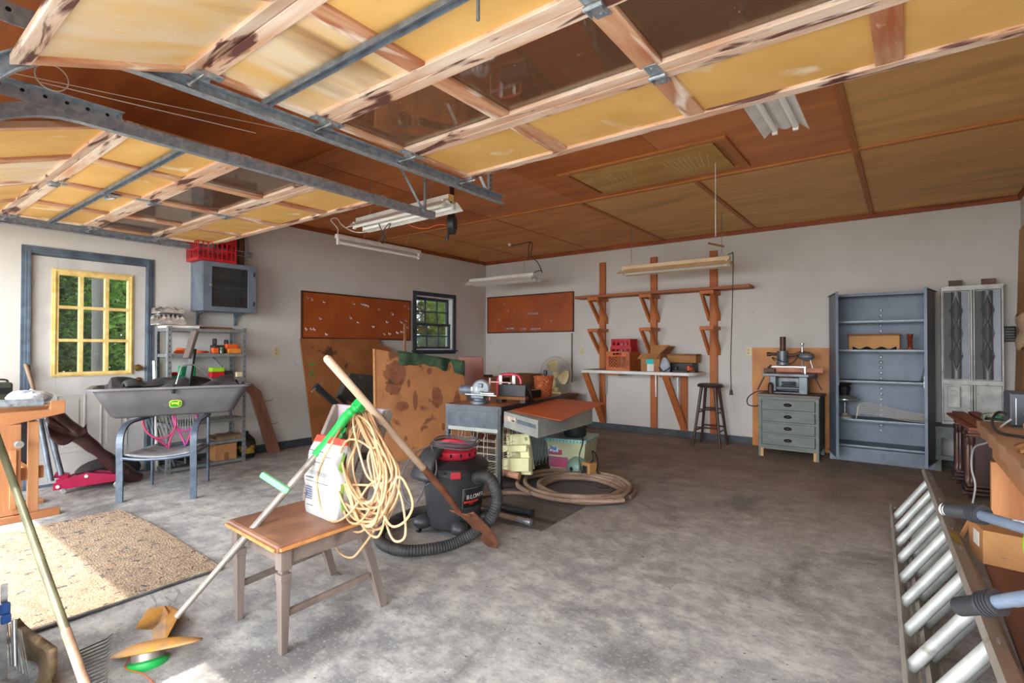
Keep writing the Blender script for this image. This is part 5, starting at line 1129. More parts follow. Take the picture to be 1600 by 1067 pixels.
# drawer unit beside the desk top
T = thing('drawer_unit', 'long pale grey metal drawer pulled out beside the desk under the orange sheet', 'drawer', (-2.6, 3.8, .56))
A, B_, C_, D_ = V(-2.83, 3.62, .56), V(-2.27, 3.33, .56), V(-2.32, 4.30, .56), V(-2.93, 4.62, .56)
part(T, 'body', M().prism([A, B_, C_, D_], (0, 0, .138)), m_lmet, .003, world=True)
e = (B_ - A).normalized(); n_ = V(e.y, -e.x, 0)
part(T, 'slide_rail', M().bar(A + e * .28 + n_ * .004 + V(0, 0, .085), B_ - e * .03 + n_ * .004 + V(0, 0, .085), .008, .03), m_galvd, .001, world=True)
pl_ = part(T, 'label_plate', M().bar(A + e * .02 + n_ * .006 + V(0, 0, .09), A + e * .25 + n_ * .006 + V(0, 0, .09), .006, .045), mat('worn_label', (206, 196, 184), (176, 150, 136), sc_=16), .001, world=True)
for k in (.19, .215, .225): part(pl_, 'rivet', M().cyl(A + e * k + n_ * .008 + V(0, 0, .08), A + e * k + n_ * .012 + V(0, 0, .08), .007, n=10), m_black, world=True)
solo('orange_sheet', 'thin bright orange-brown sheet lying across the pale grey drawer beside the desk', 'sheet', M().prism([V(-2.80, 3.67, .702), V(-2.08, 3.36, .706), V(-2.41, 4.74, .704), V(-3.03, 4.82, .704)], (0, 0, .004)), mat('orange_sheet', (206, 104, 52), (190, 92, 46), sc_=4, rough=.5), bevel=.001)
# wire baskets / grids
m_wirew = mat('cream_coated_wire', (206, 200, 180), (180, 172, 150), sc_=12, rough=.4)
def wgrid(T, o, ex, ez, w_, h_, nx, nz, name='grid_panel', r=.0022, bulge=0):
    g = M(); ex = Vector(ex).normalized(); ez = Vector(ez).normalized(); n_ = ex.cross(ez)
    for i in range(nx + 1):
        x = w_ * i / nx
        if bulge: g.tube(spline([o + ex * x + ez * h_, o + ex * x + ez * (h_ * .9) + n_ * 0, o + ex * x + ez * (h_ * .82) + n_ * bulge, o + ex * x + n_ * bulge], 3), r, 5)
        else: g.cyl(o + ex * x, o + ex * x + ez * h_, r, n=5)
    for k in range(nz + 1):
        z = h_ * (.8 if bulge else 1) * k / nz; g.cyl(o + ez * z + n_ * bulge, o + ex * w_ + ez * z + n_ * bulge, r, n=5)
    return part(T, name, g, m_wirew, world=True)
Rd = Matrix.Rotation(dth, 3, 'Z')
def dk(x, y, z): return V(-2.85, 3.60, 0) + Rd @ V(x, y, z)
T = thing('wire_basket', 'cream wire basket under the desk beside the shop vacuum', 'basket', dk(-.3, .2, .125))
wgrid(T, dk(-.56, .035, .13), Rd @ V(1, 0, 0), (0, 0, 1), .5, .36, 4, 5, bulge=.02)
for x in (-.56, -.06): wgrid(T, dk(x, .04, .13), Rd @ V(0, 1, 0), (0, 0, 1), .45, .34, 4, 5, 'side_grid')
wgrid(T, dk(-.56, .48, .13), Rd @ V(1, 0, 0), (0, 0, 1), .5, .34, 4, 5, 'back_grid')
T = thing('wire_rack', 'cream wire rack hanging on the long side of the desk before the cream panels', 'rack', dk(.03, .4, .13))
wgrid(T, dk(.012, .05, .13), Rd @ V(0, 1, 0), (0, 0, 1), .5, .5, 6, 6, bulge=-.015)
# cream panels with flower cut-outs
m_crm = mat('pale_yellow_green_plastic', (222, 220, 172), (206, 202, 150), sc_=6, rough=.4)
T = thing('plastic_shelf_panel', 'upright pale cream plastic panel with dark flower cut-outs under the drawer', 'panel', P(805, 725, y=4.0) + V(0, 0, 0))
def ppan(T, u0, v0, u1, v1, y, dy=.0, th=.02, name='panel', slant=0):
    a = P(u0, v1, y=y); b = P(u1, v1, y=y + dy); c = P(u1 - slant, v0, y=y + dy); d = P(u0 - slant * .3, v0, y=y)
    return part(T, name, M().prism([a, b, c, d], (.0, th, 0)), m_crm, .004, world=True), (a, b, c, d)
pp, (a, b, c, d) = ppan(T, 793, 678, 834, 733, 3.86, slant=8)
for (s, t) in ((.1, .9), (.86, .86), (.86, .66), (.88, .46), (.9, .26), (.9, .08)):
    o_ = a.lerp(b, s).lerp(d.lerp(c, s), t) + V(0, -.0012, 0)
    for k in range(5):
        q = 2 * math.pi * k / 5 + .3; ctr = o_ + V(math.cos(q), 0, math.sin(q)) * .011
        part(pp, 'flower_petal', M().cyl(ctr + V(0, .002, 0), ctr, .0055, n=8), m_dark, world=True)
T = thing('plastic_shelf_panel', 'lower pale cream plastic tray leaning before the flower panel under the drawer', 'panel', P(800, 745, y=3.75))
ppan(T, 783, 696, 822, 706, 3.74, th=.06, name='upper_ledge'); ppan(T, 782, 716, 826, 737, 3.72, th=.05, name='lower_ledge'); ppan(T, 814, 700, 830, 742, 3.76, th=.03, name='end_wall', slant=5)
solo('paper_roll', 'pinkish brown paper roll lying at the edge of the desk shelf', 'roll', M().cyl(P(784, 738, y=3.7), P(812, 744, y=3.72), .03, n=16), mat('kraft_pink', (190, 140, 112), (164, 116, 90), sc_=8), bevel=.002)
# wire shelves standing like files
T0 = None
for k in range(12):
    x0 = 836 + k * 5.2; y = 3.95 + k * .055
    o_ = P(x0 - 20 + k * .0, 733 - k * 1.6, y=y)
    if T0 is None:
        T0 = thing('wire_shelf', 'grey coated wire shelf standing upright under the drawer end', 'wire shelf', o_, .5, group='wire shelves standing on edge under the drawer')
        g = M()
        for i in range(2): g.cyl((0, 0, i * .33), (0, .34, i * .33), .003, n=5)
        for i in range(9): g.cyl((0, .34 * i / 8, 0), (0, .34 * i / 8, .33), .0022, n=5)
        part(T0, 'frame_wires', g, mat('grey_blue_wire', (142, 156, 158), (104, 116, 118), sc_=10, rough=.35, metal=.3))
        part(T0, 'front_lip', M().cyl((0, -.0, -.0), (0.02, -.03, .0), .004, n=6).cyl((0, 0, .33), (.02, -.03, .33), .004, n=6), m_steel)
    else: dup(T0, o_, .5)
# tote with lid and pot on it
T = thing('storage_tote', 'clear plastic tote with spotted turquoise lid at the far end of the drawer', 'tote', (-2.72, 4.62, 0), math.radians(12))
m_tote = mat('cloudy_tote_plastic', (206, 208, 168), (184, 190, 150), sc_=5, rough=.3)
part(T, 'tub', M().prism([(-.17, -.19, 0), (.17, -.19, 0), (.17, .19, 0), (-.17, .19, 0)], (0, 0, .02)).add([(-.17, -.19, .02), (.17, -.19, .02), (.17, .19, .02), (-.17, .19, .02), (-.2, -.22, .33), (.2, -.22, .33), (.2, .22, .33), (-.2, .22, .33)], [(0, 1, 5, 4), (1, 2, 6, 5), (2, 3, 7, 6), (3, 0, 4, 7), (4, 5, 6, 7)]), m_tote, .004)
part(T, 'lid', M().b2((-.215, -.235, .33), (.215, .235, .365)), mat('pale_turquoise_lid', (178, 214, 206), (150, 196, 190), sc_=9, rough=.35), .008)
for k in range(12): part(T, 'turquoise_dot', M().cyl((-.19 + k * .035, -.2355, .345), (-.19 + k * .035, -.237, .345), .009, n=8) if k < 11 else M().cyl((.2155, 0, .345), (.217, 0, .345), .009, n=8), mat('turquoise_dot', (60, 170, 168)))
for k in range(6): part(T, 'turquoise_dot', M().cyl((.2155, -.19 + k * .07, .345), (.217, -.19 + k * .07, .345), .01, n=8), mat('turquoise_dot', (60, 170, 168)))
part(T, 'pink_contents', M().b2((-.178, -.2145, .08), (.02, -.2035, .18)).b2((-.18, -.2185, .2), (-.04, -.2045, .25)), mat('raspberry_contents', (176, 60, 92), (150, 90, 120), sc_=8))
part(T, 'label', M().box((-.12, -.221, .255), (.09, .006, .06), Matrix.Rotation(-.09, 3, 'X')), mat('printed_label', (216, 226, 236), (90, 140, 190), (200, 60, 80), sc_=30, th=(.5, .56)))
T = thing('slow_cooker', 'black round pot with power cord standing on the turquoise tote lid', 'pot', (-2.68, 4.6, .366))
part(T, 'bowl', M().lathe([(0, 0), (.1, 0), (.115, .02), (.115, .1), (.12, .105), (.105, .107), (.1, .03), (0, .03)], n=26), m_black, smooth=True)
part(T, 'contents', M().box((-.02, 0, .12), (.07, .05, .08), Matrix.Rotation(.4, 3, 'Z')).box((.04, .01, .11), (.05, .06, .07), Matrix.Rotation(.9, 3, 'X')), m_cardd, .004)
part(T, 'power_cord', M().tube(spline([V(.1, -.06, .04), V(.15, -.12, .03), V(.2, -.2, -.02), V(.2, -.26, -.12), V(.21, -.27, -.22), V(.25, -.30, -.28)], 5), .006, 6), m_black, smooth=True)
solo('metal_bowl', 'grey metal bowl lying on the tote lid beside the black pot', 'bowl', M().lathe([(0, .04), (.05, .03), (.07, 0), (.075, 0), (.055, .036), (0, .046)], (-2.86, 4.46, .366), n=22), m_steel, smooth=True)
# bench grinder / polisher on the floor
T = thing('electric_motor', 'pale green round motor with brown handle lying on the floor by the hose coil', 'motor', (-2.48, 4.42, 0), math.radians(-20))
part(T, 'housing', M().lathe([(0, -.07), (.06, -.065), (.095, -.03), (.1, .0), (.1, .05), (.085, .08), (0, .08)], (-.05, -.02, .1), frame((0, 0, 1), (0, 1, 0)), 24), mat('pale_green_enamel', (128, 156, 140), (108, 134, 122), sc_=8, rough=.35), smooth=True)
part(T, 'hub', M().cyl((-.04, -.125, .1), (-.04, -.10, .1), .02), m_black)
part(T, 'handle_block', M().b2((.04, -.06, .05), (.15, .04, .18)), mat('tan_block', (176, 132, 78), (150, 108, 60), sc_=8), .01)
part(T, 'gauge', M().b2((.06, -.066, .08), (.12, -.06, .15)), m_black, .002)
part(T, 'bracket_arm', M().tube(spline([(.1, 0, .17), (.14, .0, .22), (.1, .02, .28), (.16, .02, .25), (.18, .02, .18), (.17, .02, .1), (.2, .04, .05)], 4), .007, 6), m_pull, smooth=True)
part(T, 'power_cord', M().tube(spline([(.13, .02, .12), (.22, .05, .06), (.32, .0, .01), (.4, -.06, .008), (.36, -.12, .008), (.28, -.1, .008)], 5), .007, 6), m_black, smooth=True)
solo('scrap_bag', 'pinkish crumpled plastic scrap on the floor beside the wire shelves', 'scrap', crump(-2.98, -2.86, 3.98, 4.16, 0.002, .07, 3), mat('pink_scrap', (150, 90, 100), (96, 110, 104), sc_=9), smooth=True)
# things on the desk
T = thing('bench_grinder', 'grey bench grinder with round guard on the near end of the desk', 'grinder', dk(-.33, .17, H_ + .011), dth)
part(T, 'swivel_base', M().lathe([(0, 0), (.085, 0), (.085, .02), (.06, .03), (.06, .045), (0, .045)], n=26), m_galvd, smooth=True)
part(T, 'wheel_guard', M().lathe([(0, -.03), (.07, -.03), (.085, -.015), (.085, .02), (.07, .03), (0, .03)], (.02, 0, .14), frame((0, 0, 1), (.94, .34, 0)), 26), mat('light_grey_cast', (150, 156, 160), (124, 130, 136), sc_=10, rough=.35, metal=.2), smooth=True)
part(T, 'body', M().b2((-.08, -.035, .045), (.06, .04, .12)), m_galvd, .01)
part(T, 'motor_barrel', M().cyl((-.22, .02, .12), (-.04, .01, .12), .042, n=18), m_galvd, .004, smooth=True)
part(T, 'screw_rod', M().cyl((-.1, -.09, .09), (.22, -.06, .085), .008).cyl((.05, -.05, .1), (.19, -.045, .1), .016), m_steel, smooth=True)
part(T, 'name_plate', M().b2((-.07, -.044, .12), (.0, -.036, .155)), m_white, .001)
part(T, 'jaw', M().b2((-.05, -.04, .15), (.05, .03, .19)), m_galvd, .006)
T = thing('frame_saw', 'red handled saw frame with white bars behind the black box on the desk', 'saw', dk(-.22, .55, H_ + .011), dth)
m_crim = mat('crimson_enamel', (190, 36, 62), (160, 26, 48), rough=.3, coat=.3)
part(T, 'frame', M().tube(spline([(-.13, 0, 0), (-.14, 0, .12), (-.12, 0, .23), (-.04, 0, .255), (.06, 0, .255), (.12, 0, .22), (.13, 0, .1)], 5), .017, 10), m_crim, smooth=True)
for x in (-.09, .06): part(T, 'white_bar', M().b2((x - .018, -.03, .03), (x + .018, -.018, .25)), m_white, .003)
part(T, 'blade_rod', M().cyl((-.17, -.1, 0), (-.2, -.05, .22), .008).cyl((-.2, -.05, .18), (.05, -.05, .18), .006), mat('pink_white_rod', (226, 190, 190)), smooth=True)
part(T, 'lever', M().bar((-.03, -.06, .1), (.04, -.06, .18), .012, .02), m_steel, .002)
T = thing('miter_box', 'black metal box with slanted plate on the desk before the red saw frame', 'box', dk(-.10, .42, H_ + .011), math.radians(14))
part(T, 'body', M().b2((-.14, -.05, .06), (.14, .06, .17)), m_black, .004); part(T, 'base', M().b2((-.18, -.08, .03), (.15, .07, .06)), m_cardd, .003)
part(T, 'feet', M().b2((-.16, -.06, 0), (-.1, .06, .03)), m_black); part(T, 'feet', M().b2((.09, -.06, 0), (.14, .06, .03)), m_black)
part(T, 'side_plate', M().prism([(.13, -.06, 0), (.14, -.06, .18), (.14, .06, .18), (.17, .09, 0)], (.004, 0, 0)), m_pull, .001)
solo('tool_tray', 'dark open tray on the desk between the black box and the wicker basket', 'tray', M().b2(dk(-.35, .8, H_ + .012), dk(-.1, 1.02, H_ + .09)), m_pull, bevel=.006)
m_wick = wood('orange_wicker', (190, 100, 50), (140, 64, 32), 'z', (220, 140, 80), sc_=9, spots=(.58, .66), k=.8, spsc=14, bump=.6)
T = thing('wicker_basket', 'orange-brown woven wicker basket standing on the far end of the desk', 'basket', dk(-.12, 1.12, H_ + .011))
def wk(u, v):
    a = 2 * math.pi * u; r = (.082 + .022 * v) * (1 + .035 * math.sin(a * 14 + (math.pi if int(v * 12) % 2 else 0))); return (r * math.cos(a), r * math.sin(a), .21 * v)
part(T, 'weave', M().grid(wk, 112, 36).cyl((0, 0, 0), (0, 0, .004), .082, n=24), m_wick)
part(T, 'rim', M().tube([((.106) * math.cos(q), (.106) * math.sin(q), .212) for q in [2 * math.pi * k / 32 for k in range(32)]], .008, 8, True), m_wick, smooth=True)
solo('utensil', 'dark handle sticking out of the wicker basket', 'handle', M().cyl(dk(-.10, 1.10, .76), dk(-.08, 1.08, 1.0), .012, n=10).cyl(dk(-.08, 1.08, .97), dk(-.08, 1.08, 1.02), .02, n=12), m_black, smooth=True)
# ribbed rubber mat
m_mat = wood('ribbed_rubber_mat', (112, 104, 100), (84, 78, 76), 'x', (66, 62, 60), sc_=7, k=.03, rough=.8, bump=.7)
solo('rubber_mat', 'grey ribbed rubber mat on the floor before and under the desk', 'mat', M().prism([V(-2.0, 2.97, .001), V(-2.06, 4.35, .001), V(-3.2, 4.5, .001), V(-3.0, 2.80, .001)], (0, 0, .009)), m_mat, bevel=.002)
# coiled garden hose
m_hose = mat('brown_grey_hose', (150, 126, 106), (122, 98, 82), (90, 72, 60), sc_=8, spots=(.64, .74), rough=.55)
random.seed(5); pts = []
cx, cy = -2.27, 3.98; NT = 8
for k in range(NT * 16):
    a = 2 * math.pi * k / 16; t = k / (NT * 16); n_ = int(k / 16)
    r = .50 - .17 * abs(math.sin(t * NT * 1.1 + .4)) + .02 * math.sin(a * 2.3 + n_); ox = .03 * math.sin(n_ * 2.1); oy = .035 * math.cos(n_ * 1.7)
    pts.append(V(cx + ox + r * 1.02 * math.cos(a), cy + oy + r * .98 * math.sin(a), .027 + .016 * (n_ % 3) + .02 * (n_ >= 4) + .008 * math.sin(a * 3 + n_)))
pts += [V(-2.5, 3.62, .03), V(-2.75, 3.45, .03), V(-2.82, 3.2, .03), V(-2.66, 3.04, .03), V(-2.42, 3.0, .035), V(-2.22, 3.0, .035)]
T = thing('garden_hose', 'coiled brown-grey garden hose on the floor beside the desk', 'hose', (cx, cy, 0))
part(T, 'hose', M().tube(spline(pts, 3), .019, 9), m_hose, world=True, smooth=True)
part(T, 'coupling', M().cyl((-2.22, 3.0, .035), (-2.14, 3.0, .035), .02, n=14).cyl((-2.14, 3.0, .035), (-2.1, 3.0, .035), .023, n=14), m_steel, .002, world=True, smooth=True)
solo('vacuum_wand', 'black plastic vacuum wand lying on the rubber mat', 'wand', M().tube([P(770, 788, z=.035), P(800, 796, z=.035), P(828, 801, z=.035)], [.034, .03, .024], 16).cyl(P(828, 801, z=.035), P(832, 802, z=.035), .03, n=16), m_black, bevel=.002, smooth=True)
# ================================================================== SHOP VACUUM
vx, vy = -2.52, 2.66
T = thing('shop_vacuum', 'black wet and dry shop vacuum with red motor head and coiled hose', 'vacuum', (vx, vy, 0), R=Matrix.Rotation(math.radians(18), 3, 'Z') @ Matrix.Diagonal((.97, .97, .94)))
m_vac = mat('scuffed_black_drum', (46, 48, 52), (58, 60, 64), (86, 86, 86), sc_=6, spots=(.7, .78), spsc=12, rough=.42)
m_vred = mat('vacuum_red', (204, 44, 62), (184, 34, 54), sc_=6, rough=.35)
part(T, 'drum', M().lathe([(0, .045), (.175, .045), (.185, .06), (.2, .2), (.225, .38), (.23, .43), (.245, .435), (.245, .46), (0, .46)], n=40), m_vac, smooth=True)
part(T, 'lid', M().lathe([(0, .46), (.25, .46), (.25, .485), (.22, .515), (.16, .535), (0, .54)], n=40), m_black, smooth=True)
part(T, 'motor_head', M().lathe([(0, .53), (.15, .53), (.165, .55), (.165, .585), (.13, .605), (.05, .615), (0, .615)], n=36), m_vred, smooth=True)
for a in range(0, 360, 24):
    q = math.radians(a); part(T, 'vent_slot', M().box((.1655 * math.cos(q), .1655 * math.sin(q), .568), (.004, .014, .024), Matrix.Rotation(q, 3, 'Z')), m_dark)
part(T, 'front_cowl', M().grid(lambda u, v: ((.13 + .165 * v) * math.cos(3.75 + (u - .5) * 1.7), (.13 + .165 * v) * math.sin(3.75 + (u - .5) * 1.7), .605 - .20 * v ** 2.2), 24, 14), m_vac, smooth=True, solid=.035)
part(T, 'carry_handle', M().tube(spline([(-.12, 0, .6), (-.07, .0, .64), (.05, 0, .64), (.11, 0, .6)], 5), .018, 10), m_vred, smooth=True)
for a in (-62, 60): q = math.radians(a); part(T, 'latch', M().box((.245 * math.cos(q), .245 * math.sin(q), .45), (.03, .07, .05), Matrix.Rotation(q, 3, 'Z')), m_vred if a < 0 else m_black, .006)
q = math.radians(-105); part(T, 'latch', M().box((.24 * math.cos(q), .24 * math.sin(q), .455), (.035, .07, .05), Matrix.Rotation(q, 3, 'Z')), m_vred, .006)
for a in (35, 140, 218, 305):
    q = math.radians(a); part(T, 'caster_pod', M().sph((.22 * math.cos(q), .22 * math.sin(q), .075), (.075, .06, .05), 16, 10, Matrix.Rotation(q, 3, 'Z')), m_vac, smooth=True)
    part(T, 'caster_wheel', M().cyl((.25 * math.cos(q) - .012, .25 * math.sin(q), .025), (.25 * math.cos(q) + .012, .25 * math.sin(q), .025), .025, n=16), m_rubber, .003, smooth=True)
# cord wound on the head
m_gcord = mat('grey_power_cord', (108, 104, 112), (86, 82, 90), sc_=10, rough=.5)
pts = []
for k in range(4 * 14): a = 2 * math.pi * k / 14; n_ = k // 14; r = .155 + .012 * math.sin(n_ * 2 + a * 1.3); pts.append(((r + .01) * math.cos(a), r * math.sin(a) + .008 * n_, .615 + .012 * n_ + .006 * math.sin(3 * a)))
pts += [(-.1, -.12, .64), (-.05, -.2, .58), (.0, -.27, .5), (-.02, -.29, .42), (-.08, -.28, .38)]
part(T, 'power_cord', M().tube(spline(pts, 3), .0055, 6), m_gcord, smooth=True)
part(T, 'power_cord_loop', M().tube(spline([(-.16, -.1, .61), (-.24, -.16, .56), (-.32, -.17, .42), (-.30, -.2, .28), (-.2, -.24, .22), (-.13, -.25, .3), (-.1, -.2, .45), (-.06, -.2, .56), (-.04, -.15, .62)], 5), .0055, 6), m_gcord, smooth=True)
part(T, 'plug', M().cyl((.03, -.215, .50), (.05, -.245, .46), .016, .012, 12), m_black, smooth=True)
for q in (-.006, .006): part(T, 'plug_prong', M().bar((.05 + q, -.245, .46), (.055 + q, -.255, .445), .002, .005), m_steel)
# name plate
qa = math.radians(-22); er = V(math.cos(qa), math.sin(qa), 0); et = V(-math.sin(qa), math.cos(qa), 0)
Rp = frame(et, V(er.x * .12, er.y * .12, 1)); Rp2 = Matrix((et, (V(0, 0, 1) + er * .12).normalized(), et.cross((V(0, 0, 1) + er * .12).normalized()))).transposed()
def curvp(u0, u1, v0, v1, off, name, mt, n=12):
    def f(u, v):
        z = v0 + (v1 - v0) * v; r = .2 + (.225 - .2) * (z - .2) / .18 + off; a = qa + (u0 + (u1 - u0) * u) / .213; return (r * math.cos(a), r * math.sin(a), z)
    return part(T, name, M().grid(f, n, 2), mt, smooth=True, solid=.0015)
curvp(-.10, .11, .20, .345, .0015, 'plate_border', mat('plate_grey_line', (120, 120, 120)))
curvp(-.096, .106, .2045, .3405, .0035, 'name_plate', m_black)
m_vw = mat('print_white', (236, 232, 224)); m_vr = mat('print_red', (206, 60, 40))
lp = curvp(-.088, .04, .238, .254, .0045, 'red_stripe', m_vr)
def vtext(s, size, u, z, mt):
    for i, ch in enumerate(s):
        a = qa + (u + i * size * .66) / .213; r = .2 + .025 * (z - .2) / .18 + .0062; ee = V(math.cos(a), math.sin(a), 0); tt = V(-math.sin(a), math.cos(a), 0); up_ = (V(0, 0, 1) + ee * .13).normalized()
        R = Matrix((tt, up_, tt.cross(up_))).transposed()
        w_ = MW[T.name] @ (ee * r + V(0, 0, z))
        text(T, 'plate_letter', ch, size, w_, MW[T.name].to_3x3() @ R, mt, .0006)
vtext('BLOWER', .042, -.062, .282, m_vw); vtext('VAC', .02, -.045, .232, m_vr)
# hose
m_hblk = m_rubber
def corr(T, pts, r, name='hose', mt=m_rubber, n=14, step=.0085, amp=.10):
    pts = spline(pts, 10); out = [pts[0]]; acc = 0
    # resample
    d = [0]
    for i in range(1, len(pts)): d.append(d[-1] + (pts[i] - pts[i - 1]).length)
    N = int(d[-1] / step); res = []; j = 0
    for k in range(N + 1):
        s = d[-1] * k / N
        while j < len(d) - 2 and d[j + 1] < s: j += 1
        t = (s - d[j]) / max(1e-9, d[j + 1] - d[j]); res.append(pts[j].lerp(pts[j + 1], t))
    rs = [r * (1 if k % 2 == 0 else 1 - amp) for k in range(len(res))]
    return part(T, name, M().tube(res, rs, n), mt, world=True, smooth=True)
port = P(746, 746, y=2.60)
hp = [port, P(766, 748, y=2.52), P(777, 777, y=2.50), P(769, 806, y=2.48), P(748, 828, y=2.45), P(716, 845, z=.055), P(672, 858, z=.045), P(628, 860, z=.045), P(596, 848, z=.045), P(596, 828, z=.045), P(618, 812, z=.045), P(645, 801, z=.045), P(672, 795, z=.05)]
hp[5] = P(712, 848, z=.06)
corr(T, hp, .036)
part(T, 'hose_cuff', M().cyl(port + V(-.03, .05, .01), port + V(.02, -.02, .0), .042, n=18), m_black, .003, world=True, smooth=True)
# ================================================================== CHAIR WITH BAG, CORD, TRIMMER, SHOVEL
m_ow = wood('weathered_chair_wood', (138, 124, 114), (106, 92, 84), 'z', (76, 64, 58), sc_=2.5, spots=(.6, .72), rough=.7)
m_owx = wood('weathered_chair_rail', (138, 122, 112), (104, 90, 82), 'x', (76, 64, 58), sc_=2.5, spots=(.6, .72), rough=.7)
T = thing('dining_chair', 'old weathered wooden dining chair with worn brown leather seat in the foreground', 'chair', (-2.26, 1.42, 0))
FL, FR, BR, BL = V(-2.47, 1.17, 0), V(-2.05, 1.15, 0), V(-2.06, 1.56, 0), V(-2.50, 1.58, 0)
for p in (FL, FR):
    g = M(); s_ = .021
    for (z0, z1, a, b) in ((0, .30, .014, .021), (.30, .33, .024, .024), (.33, .345, .016, .016), (.345, .36, .024, .024), (.36, .425, .024, .024)):
        g.add([p + V(i * (a if k == 0 else b), j * (a if k == 0 else b), z0 if k == 0 else z1) for i in (-1, 1) for j in (-1, 1) for k in (0, 1)], [(0, 1, 3, 2), (4, 6, 7, 5), (0, 4, 5, 1), (2, 3, 7, 6), (0, 2, 6, 4), (1, 5, 7, 3)])
    part(T, 'front_leg', g, m_ow, .002, world=True)
BT = {}
for p, ft_ in ((BR, V(-2.05, 1.66, 0)), (BL, V(-2.55, 1.72, 0))):
    top = V(p.x - .05, 1.74, .93); pts = [ft_, p.lerp(ft_, .3) + V(0, 0, .25), V(p.x, 1.53, .44), V(p.x - .02, 1.6, .68), top]
    pts = spline(pts, 4); g = M()
    for i in range(len(pts) - 1): g.bar(pts[i], pts[i + 1] + (pts[i + 1] - pts[i]) * .03, .032, .04, (0, 1, 0))
    part(T, 'back_leg', g, m_ow, .002, world=True); BT[p.x] = top
tR, tL = BT[BR.x], BT[BL.x]
part(T, 'top_rail', M().prism([tL + V(.0, -.012, -.10), tR + V(0, -.012, -.10), tR + V(0, -.004, .012), tL + V(0, -.004, .012)], (0, .026, 0)), mat('mauve_rail', (170, 158, 162), (140, 128, 132), sc_=6, rough=.6), .004, world=True)
part(T, 'splat', M().prism([tL.lerp(tR, .36) + V(0, -.01, -.1), tL.lerp(tR, .64) + V(0, -.01, -.1), V(-2.2, 1.53, .46), V(-2.36, 1.53, .46)], (0, .012, 0)), m_ow, .002, world=True)
part(T, 'lower_back_rail', M().bar(V(-2.5, 1.56, .55), V(-2.06, 1.56, .55), .02, .04), m_owx, .002, world=True)
for a, b in ((FL, FR), (FR, V(-2.05, 1.54, 0)), (V(-2.49, 1.55, 0), FL), (V(-2.49, 1.55, 0), V(-2.05, 1.54, 0))): part(T, 'apron', M().bar(a + V(0, 0, .395), b + V(0, 0, .395), .018, .06), m_owx, .002, world=True)
part(T, 'stretcher', M().bar(FR + V(0, 0, .16), V(-2.055, 1.58, .17), .02, .028), m_owx, .002, world=True)
part(T, 'stretcher', M().bar(FL + V(0, 0, .16), V(-2.51, 1.62, .17), .02, .028), m_owx, .002, world=True)
m_seat = mat('worn_brown_leather', (150, 106, 82), (122, 84, 66), (186, 128, 80), sc_=6, spots=(.64, .74), spsc=5, rough=.5, bump=.15)
part(T, 'seat', M().prism([V(-2.51, 1.13, .425), V(-2.01, 1.10, .425), V(-2.03, 1.55, .425), V(-2.52, 1.57, .425)], (0, 0, .038)), m_seat, .014, world=True)
m_wear = mat('bare_seat_edge', (206, 146, 84), (180, 120, 66), sc_=16, rough=.6)
part(T, 'worn_edge', M().bar(V(-2.50, 1.122, .444), V(-2.02, 1.094, .444), .012, .014).bar(V(-2.005, 1.11, .444), V(-2.025, 1.54, .444), .012, .014), m_wear, .003, world=True)
# seed bag
T = thing('seed_bag', 'upright printed white bag with red and green top on the old chair seat', 'bag', (-2.205, 1.47, .464), math.radians(-2))
def bagf(u, v):
    a = 2 * math.pi * u; hw_ = .132 + .008 * math.sin(v * 5); hd = .062 * (1 - .85 * max(0, (v - .72) / .28) ** 1.3)
    x = hw_ * math.copysign(abs(math.cos(a)) ** .3, math.cos(a)); y = hd * math.copysign(abs(math.sin(a)) ** .4, math.sin(a))
    cr = .004 * math.sin(17 * v + 5 * u) + .003 * math.sin(29 * u + 11 * v)
    return (x + cr, y + cr, .36 * v)
m_bag = mat('white_printed_bag', (190, 189, 184), (166, 166, 164), (196, 190, 150), sc_=5, spots=(.66, .76), rough=.35)
part(T, 'sack', M().grid(bagf, 48, 22).add([(-.12, -.05, .001), (.12, -.05, .001), (.12, .05, .001), (-.12, .05, .001)], [(0, 1, 2, 3)]), m_bag, smooth=True)
part(T, 'red_top_band', M().grid(lambda u, v: tuple(V(*bagf(u, .93 + .075 * v)) * 1.012 + V(0, 0, .0)), 48, 3), m_vr, smooth=True)
part(T, 'green_side_print', M().grid(lambda u, v: tuple(V(bagf(-.035 + .03 * u, .12 + .74 * v)[0] * 1.01 + .001, bagf(-.035 + .03 * u, .12 + .74 * v)[1] * 1.02, bagf(0, .12 + .74 * v)[2])), 8, 10), mat('green_print', (70, 130, 50), (150, 180, 70), sc_=14, rough=.35), smooth=True)
m_ink = mat('print_grey', (88, 92, 100))
for i, (x0, x1, z, h_) in enumerate([(-.1, .02, .30, .004), (-.1, .1, .285, .002), (-.1, .05, .255, .003), (-.1, -.02, .24, .002), (-.1, .08, .21, .0015), (-.1, .08, .203, .0015), (-.1, .07, .196, .0015), (-.1, -.03, .175, .005), (-.1, .09, .16, .002)] + [(-.1, -.045, .075 + .011 * k, .004) for k in range(6)] + [(-.1, -.04, .045, .002)]):
    part(T, 'print_line', M().grid(lambda u, v, x0=x0, x1=x1, z=z, h_=h_: (x0 + (x1 - x0) * u, -.0665 * (1 - .85 * max(0, ((z + h_ * v) / .36 - .72) / .28) ** 1.3) - .004, z + h_ * v), 8, 1), m_ink if i < 9 else mat('print_blue', (60, 76, 130)), solid=.0015)
